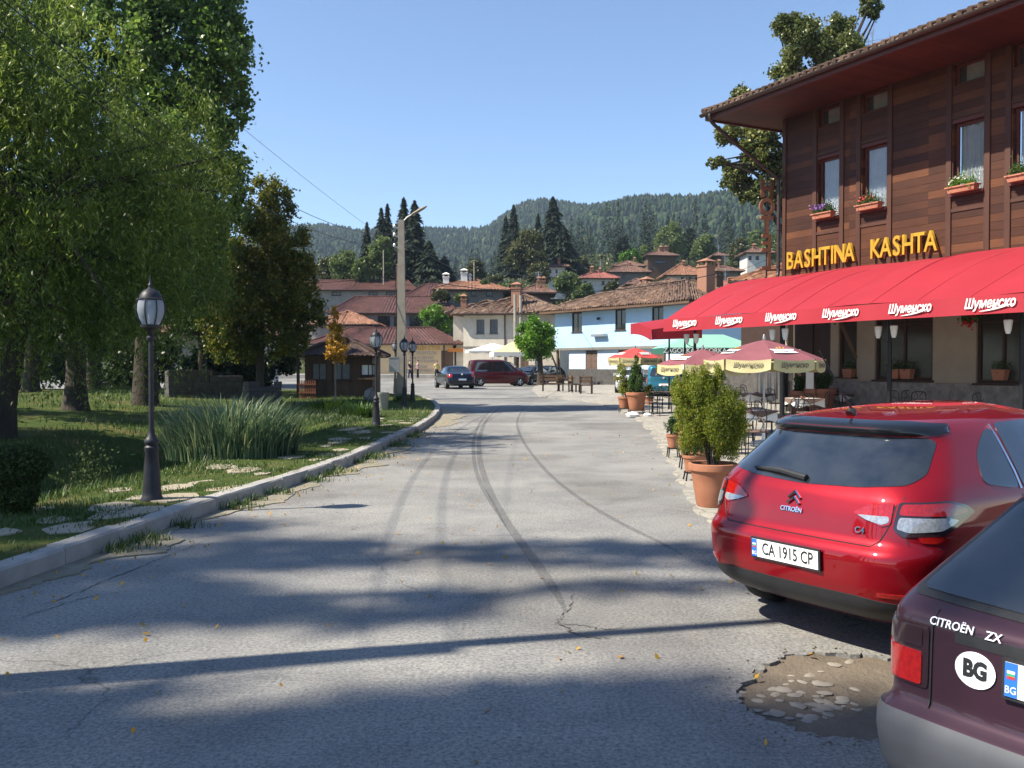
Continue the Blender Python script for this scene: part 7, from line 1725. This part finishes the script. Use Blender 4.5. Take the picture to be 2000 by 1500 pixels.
CH = [(1420, 886, 195, 'iron chair showing between the big thuja and the red car window'), (1478, 888, 160, 'iron chair beside the slim umbrella pole, back to the road'), (1448, 872, 20, 'iron chair facing the first table from behind the thuja'), (1500, 862, 100, 'iron chair pulled sideways beside the thick post'), (1545, 848, 200, 'iron chair in front of the second table, back toward the red car'), (1572, 838, 170, 'iron chair at the second table, right of the one facing the red car'),
      (1600, 825, 270, 'iron chair at the right end of the second table'), (1618, 812, 285, 'iron chair by the foot of the easel'), (1652, 818, 75, 'iron chair left of the car aerial'), (1668, 806, 60, 'iron chair in the sunlit patch left of the car aerial'), (1752, 822, 10, 'iron chair right of the thin post against the stone base'), (1778, 822, 350, 'dark iron chair in the pair right of the thin post'), (1792, 826, 330, 'iron chair right of the close pair at the wall'),
      (1922, 832, 5, 'left of two iron chairs by the last ground window'), (1962, 832, 355, 'right of two iron chairs by the last ground window'), (1440, 808, 180, 'iron chair standing alone before the grey stone wall'), (1462, 800, 40, 'iron chair right of the lone one by the grey wall'), (1272, 812, 200, 'tall-backed iron chair right of the potted dark conifer'), (1284, 806, 170, 'iron chair touching the far awning post'), (1308, 800, 120, 'iron chair behind the far awning post'),
      (1515, 815, 30, 'iron chair behind the umbrella between the tables'), (1395, 842, 100, 'iron chair hidden behind the thuja foliage')]
for px, py, a, lab in CH:
    g = tp(px, py)
    if proto is None: o = proto = make_chair(lab, GC)
    else: o = copy_tree(proto, None, lab, GC)
    o.location = (g.x, g.y, g.z); o.rotation_euler.z = R(a)
def table(lab, clab, px, py, a, cloth=True, w=.82):
    g = tp(px, py); t = thing('cafe_table', lab, 'table', g, R(a), 'tables on the terrace')
    MB().cb(-w/2, w/2, -w/2, w/2, .71, .74).build('tabletop', 'old_wood', t)
    for sx in (-1, 1):
        for sy in (-1, 1): MB().tube([(sx*w*.42, sy*w*.42, 0), (sx*w*.42, sy*w*.42, .71)], .018, 6).build('leg', 'black_iron', t)
    if cloth:
        c = thing('tablecloth', clab, 'tablecloth', (g.x, g.y, g.z+.744), R(a), 'white tablecloths with brown overlays')
        q = w/2+.012; m = MB(); m.cb(-q, q, -q, q, .0, .006)
        def flap(ax, s):
            def fn(u, v): 
                e = (-q+2*q*u); d = q+.015+.02*math.sin(u*11)*v+.02*v; z = .003-.26*v*(.55+.45*abs(2*u-1)); return (e, s*d, z) if ax else (s*d, e, z)
            m.grid(fn, 14, 3)
        for ax in (0, 1):
            for s in (-1, 1): flap(ax, s)
        m.build('cloth', 'white_cloth', c)
        m = MB(); 
        for s in (-1, 1):
            for ax in (0, 1):
                def fn(u, v, s=s, ax=ax):
                    e = (-q+2*q*u); d = q+.03+.03*v; z = .008-(.14-.12*abs(2*u-1))*v; return (e, s*d, z) if ax else (s*d, e, z)
                m.grid(fn, 12, 2)
        m.build('overlay', 'brown_cloth', c)
        MB().cb(-.06, .06, -.04, .04, .0065, .05).build('napkin_holder', 'terracotta_pale', t, loc=(0, 0, .744))
    return t
table('first cloth-covered table behind the big thuja', 'white cloth with brown edge on the table behind the thuja', 1462, 868, 20)
table('second cloth-covered table right of the thick post', 'white cloth on the table right of the thick post', 1568, 828, 15)
table('far small table with white cloth near the terrace middle', 'white cloth on the far table near the terrace middle', 1478, 812, 10)
table('bare dark table behind the far awning post', '', 1298, 806, 5, False)
table('cloth-covered table in the sun right of the easel', 'white cloth on the sunlit table right of the easel', 1642, 812, 30)
# low grey wall, sun-bleached clothes and dark jacket on a rail
g = at(1466, 790, 39); tag(MB().cb(-2.2, 2.6, 0, .3, 0, 1.45).build('terrace_wall', 'grey_render', None, loc=(g.x, 39, zr(g.x, 39))), 'low grey wall closing the terrace behind the iron chairs', 'wall')
P = at(1512, 765, 31); rk = thing('clothes_rail', 'metal rail with pale cloths and a dark jacket hanging by the entrance', 'clothes rail', (P.x, P.y, .05), R(-20))
MB().tube([(-.55, 0, 0), (-.55, 0, 1.45), (.55, 0, 1.45), (.55, 0, 0)], .015, 6).build('rail', 'galvanized', rk)
for x, mt, w_, h_ in ((-.38, 'white_cloth', .16, .95), (-.16, 'white_cloth', .14, 1.0), (.06, 'white_cloth', .12, .9), (.34, 'cloth_dark', .24, 1.15)):
    MB().grid(lambda u, v: (x-w_/2+w_*u, .05*math.sin(u*9+x*5)*(.4+v), 1.46-h_*v), 14, 4).build('cloth', mt, rk, smooth=True)
# plaza bench and stools
def bench(lab, px, py, rz, L=1.5):
    g = gp(px, py, TZ); t = thing('bench', lab, 'bench', g, R(rz), 'wooden seats on the plaza')
    MB().cb(-L/2, L/2, -.22, .22, .42, .47).build('seat', 'old_wood', t); MB().cb(-L/2, L/2, .2, .25, .6, .75).cb(-L/2, L/2, .2, .25, .8, .92).build('backrest', 'old_wood', t)
    for sx in (-1, 1):
        MB().bar((sx*L*.42, .22, 0), (sx*L*.42, .24, .92), .07).build('leg', 'dark_wood', t); MB().bar((sx*L*.42, -.18, 0), (sx*L*.42, -.18, .42), .07).build('leg', 'dark_wood', t)
bench('dark wooden bench on the plaza under the round tree', 1080, 764, 175, 1.35)
bench('dark wooden bench end-on in the middle of the plaza', 1122, 766, 100, .9); bench('wooden seat right of the plaza bench', 1145, 769, 170, .7)
def stool_table(lab, px, py):
    g = gp(px, py, TZ); t = thing('plaza_table', lab, 'table', g, R(5)); MB().cb(-.5, .5, -.35, .35, .72, .78).build('tabletop', 'old_wood', t)
    for sx in (-1, 1): MB().bar((sx*.38, 0, 0), (sx*.38, 0, .72), .12).cb(sx*.38-.06, sx*.38+.06, -.3, .3, 0, .06).build('leg', 'dark_wood', t)
stool_table('wooden table between the plaza bench and seats', 1104, 764)
# ------------------------------------------------------------------ people
def person(lab, px, Y, h, shirt, trousers, rz, arm=0.0, stride=.1):
    g = at(px, 750, Y); t = thing('person', lab, 'person', (g.x, Y, zr(g.x, Y)), R(rz), 'people by the shop'); k = h/1.72
    def skin(name, verts, edges, rad, mat, root=0, sub=1):
        me = bpy.data.meshes.new(name); me.from_pydata([tuple(Vector(v)*k) for v in verts], edges, []); o = link(name, me, mat, t)
        md = o.modifiers.new('skin', 'SKIN'); md.use_smooth_shade = True
        for i, r in enumerate(rad): me.skin_vertices[0].data[i].radius = (r[0]*k, r[1]*k) if hasattr(r, '__len__') else (r*k, r*k)
        me.skin_vertices[0].data[root].use_root = True
        s = o.modifiers.new('sub', 'SUBSURF'); s.levels = s.render_levels = sub; return o
    v = [(0, 0, .95), (0, 0, 1.15), (0, 0, 1.36), (0, 0, 1.48), (0, -.01, 1.56), (0, -.01, 1.66)]; r = [(.15, .1), (.14, .1), (.17, .1), .055, (.075, .09), (.07, .085)]; e = [(0, 1), (1, 2), (2, 3), (3, 4), (4, 5)]
    for sx in (-1, 1):
        i = len(v); f = stride*sx
        v += [(sx*.1, 0, .88), (sx*.1, -f*.6, .48), (sx*.1, -f, .08), (sx*.1, -f-.13, .03)]; r += [.085, .058, .042, .035]; e += [(0, i), (i, i+1), (i+1, i+2), (i+2, i+3)]
        i = len(v); v += [(sx*.19, 0, 1.38), (sx*.25, .02, 1.12), (sx*(.24-.12*arm), -.05-.2*arm, .9+.15*arm), (sx*(.235-.14*arm), -.07-.24*arm, .82+.17*arm)]; r += [.055, .042, .032, (.02, .035)]; e += [(2, i), (i, i+1), (i+1, i+2), (i+2, i+3)]
        hd0 = Vector(v[-1])
        for q in range(5):
            j = len(v); dx = (q-2)*.014; ln = (.06, .075, .08, .075, .05)[q]
            v += [tuple(hd0+Vector((dx*.3 if q else -sx*.03, dx if q else -.03, -ln*.6))), tuple(hd0+Vector((dx*.3 if q else -sx*.035, dx+.01 if q else -.045, -ln)))]; r += [.009, .007]; e += [(i+3, j), (j, j+1)]
    skin('body', v, e, r, 'skin', 0)
    sv = [(0, 0, .86), (0, 0, 1.15), (0, 0, 1.36), (0, 0, 1.45)]; sr = [(.185, .135), (.165, .122), (.185, .115), .075]; se = [(0, 1), (1, 2), (2, 3)]
    for sx in (-1, 1): i = len(sv); sv += [(sx*.19, 0, 1.385), (sx*.24, .015, 1.18)]; sr += [.07, .058]; se += [(2, i), (i, i+1)]
    skin('shirt', sv, se, sr, shirt)
    tv = [(0, 0, 1.04), (0, 0, .88)]; tr_ = [(.16, .112), (.165, .115)]; te = [(0, 1)]
    for sx in (-1, 1):
        f = stride*sx; i = len(tv); tv += [(sx*.1, 0, .8), (sx*.1, -f*.6, .48), (sx*.1, -f, .1)]; tr_ += [.1, .075, .06]; te += [(1, i), (i, i+1), (i+1, i+2)]
    skin('trousers', tv, te, tr_, trousers)
    skin('hair', [(0, .02, 1.6), (0, .015, 1.68), (0, .0, 1.71)], [(0, 1), (1, 2)], [(.08, .085), (.085, .095), (.06, .07)], 'hair')
    m = MB(); fz = 1.6*k
    m.lathe([(.012*k, 0), (.004*k, .03*k)], 6, (0, -.1*k, fz-.02*k)); m.build('nose', 'skin', t)
    m = MB(); 
    for sx in (-1, 1): m.lathe([(.009*k, -.006*k), (.009*k, .006*k)], 6, (sx*.03*k, -.09*k, fz+.01*k))
    m.build('eyes', 'hair', t)
    return t
person('person in dark blue clothes with a bag strap, left of a chatting pair', 801, 81, 1.72, 'cloth_navy', 'cloth_navy', 60, .5)
person('person in a lilac top and dark trousers, right of the chatting pair', 816, 81.5, 1.72, 'cloth_lilac', 'cloth_dark', -70, .8)
person('person in a yellow-green top beside the navy saloon', 853, 80, 1.68, 'cloth_yellow', 'cloth_dark', 20, .2)
# ------------------------------------------------------------------ air
hz = MB().cb(-1250, 1250, -60, 1500, -40, 260).build('haze', 'soil', None)
hm, nt, b_ = new_mat('haze_air'); nt.nodes.remove(b_)
pv_ = nd(nt, 'ShaderNodeVolumePrincipled', Density=0.00019, Anisotropy=0.2); pv_.inputs['Color'].default_value = (0.62, 0.78, 1.0, 1)
nt.links.new(pv_.outputs[0], nt.nodes['Material Output'].inputs['Volume'])
hz.data.materials.clear(); hz.data.materials.append(hm); tag(hz, 'thin blue air between camera and hills', kind='stuff')
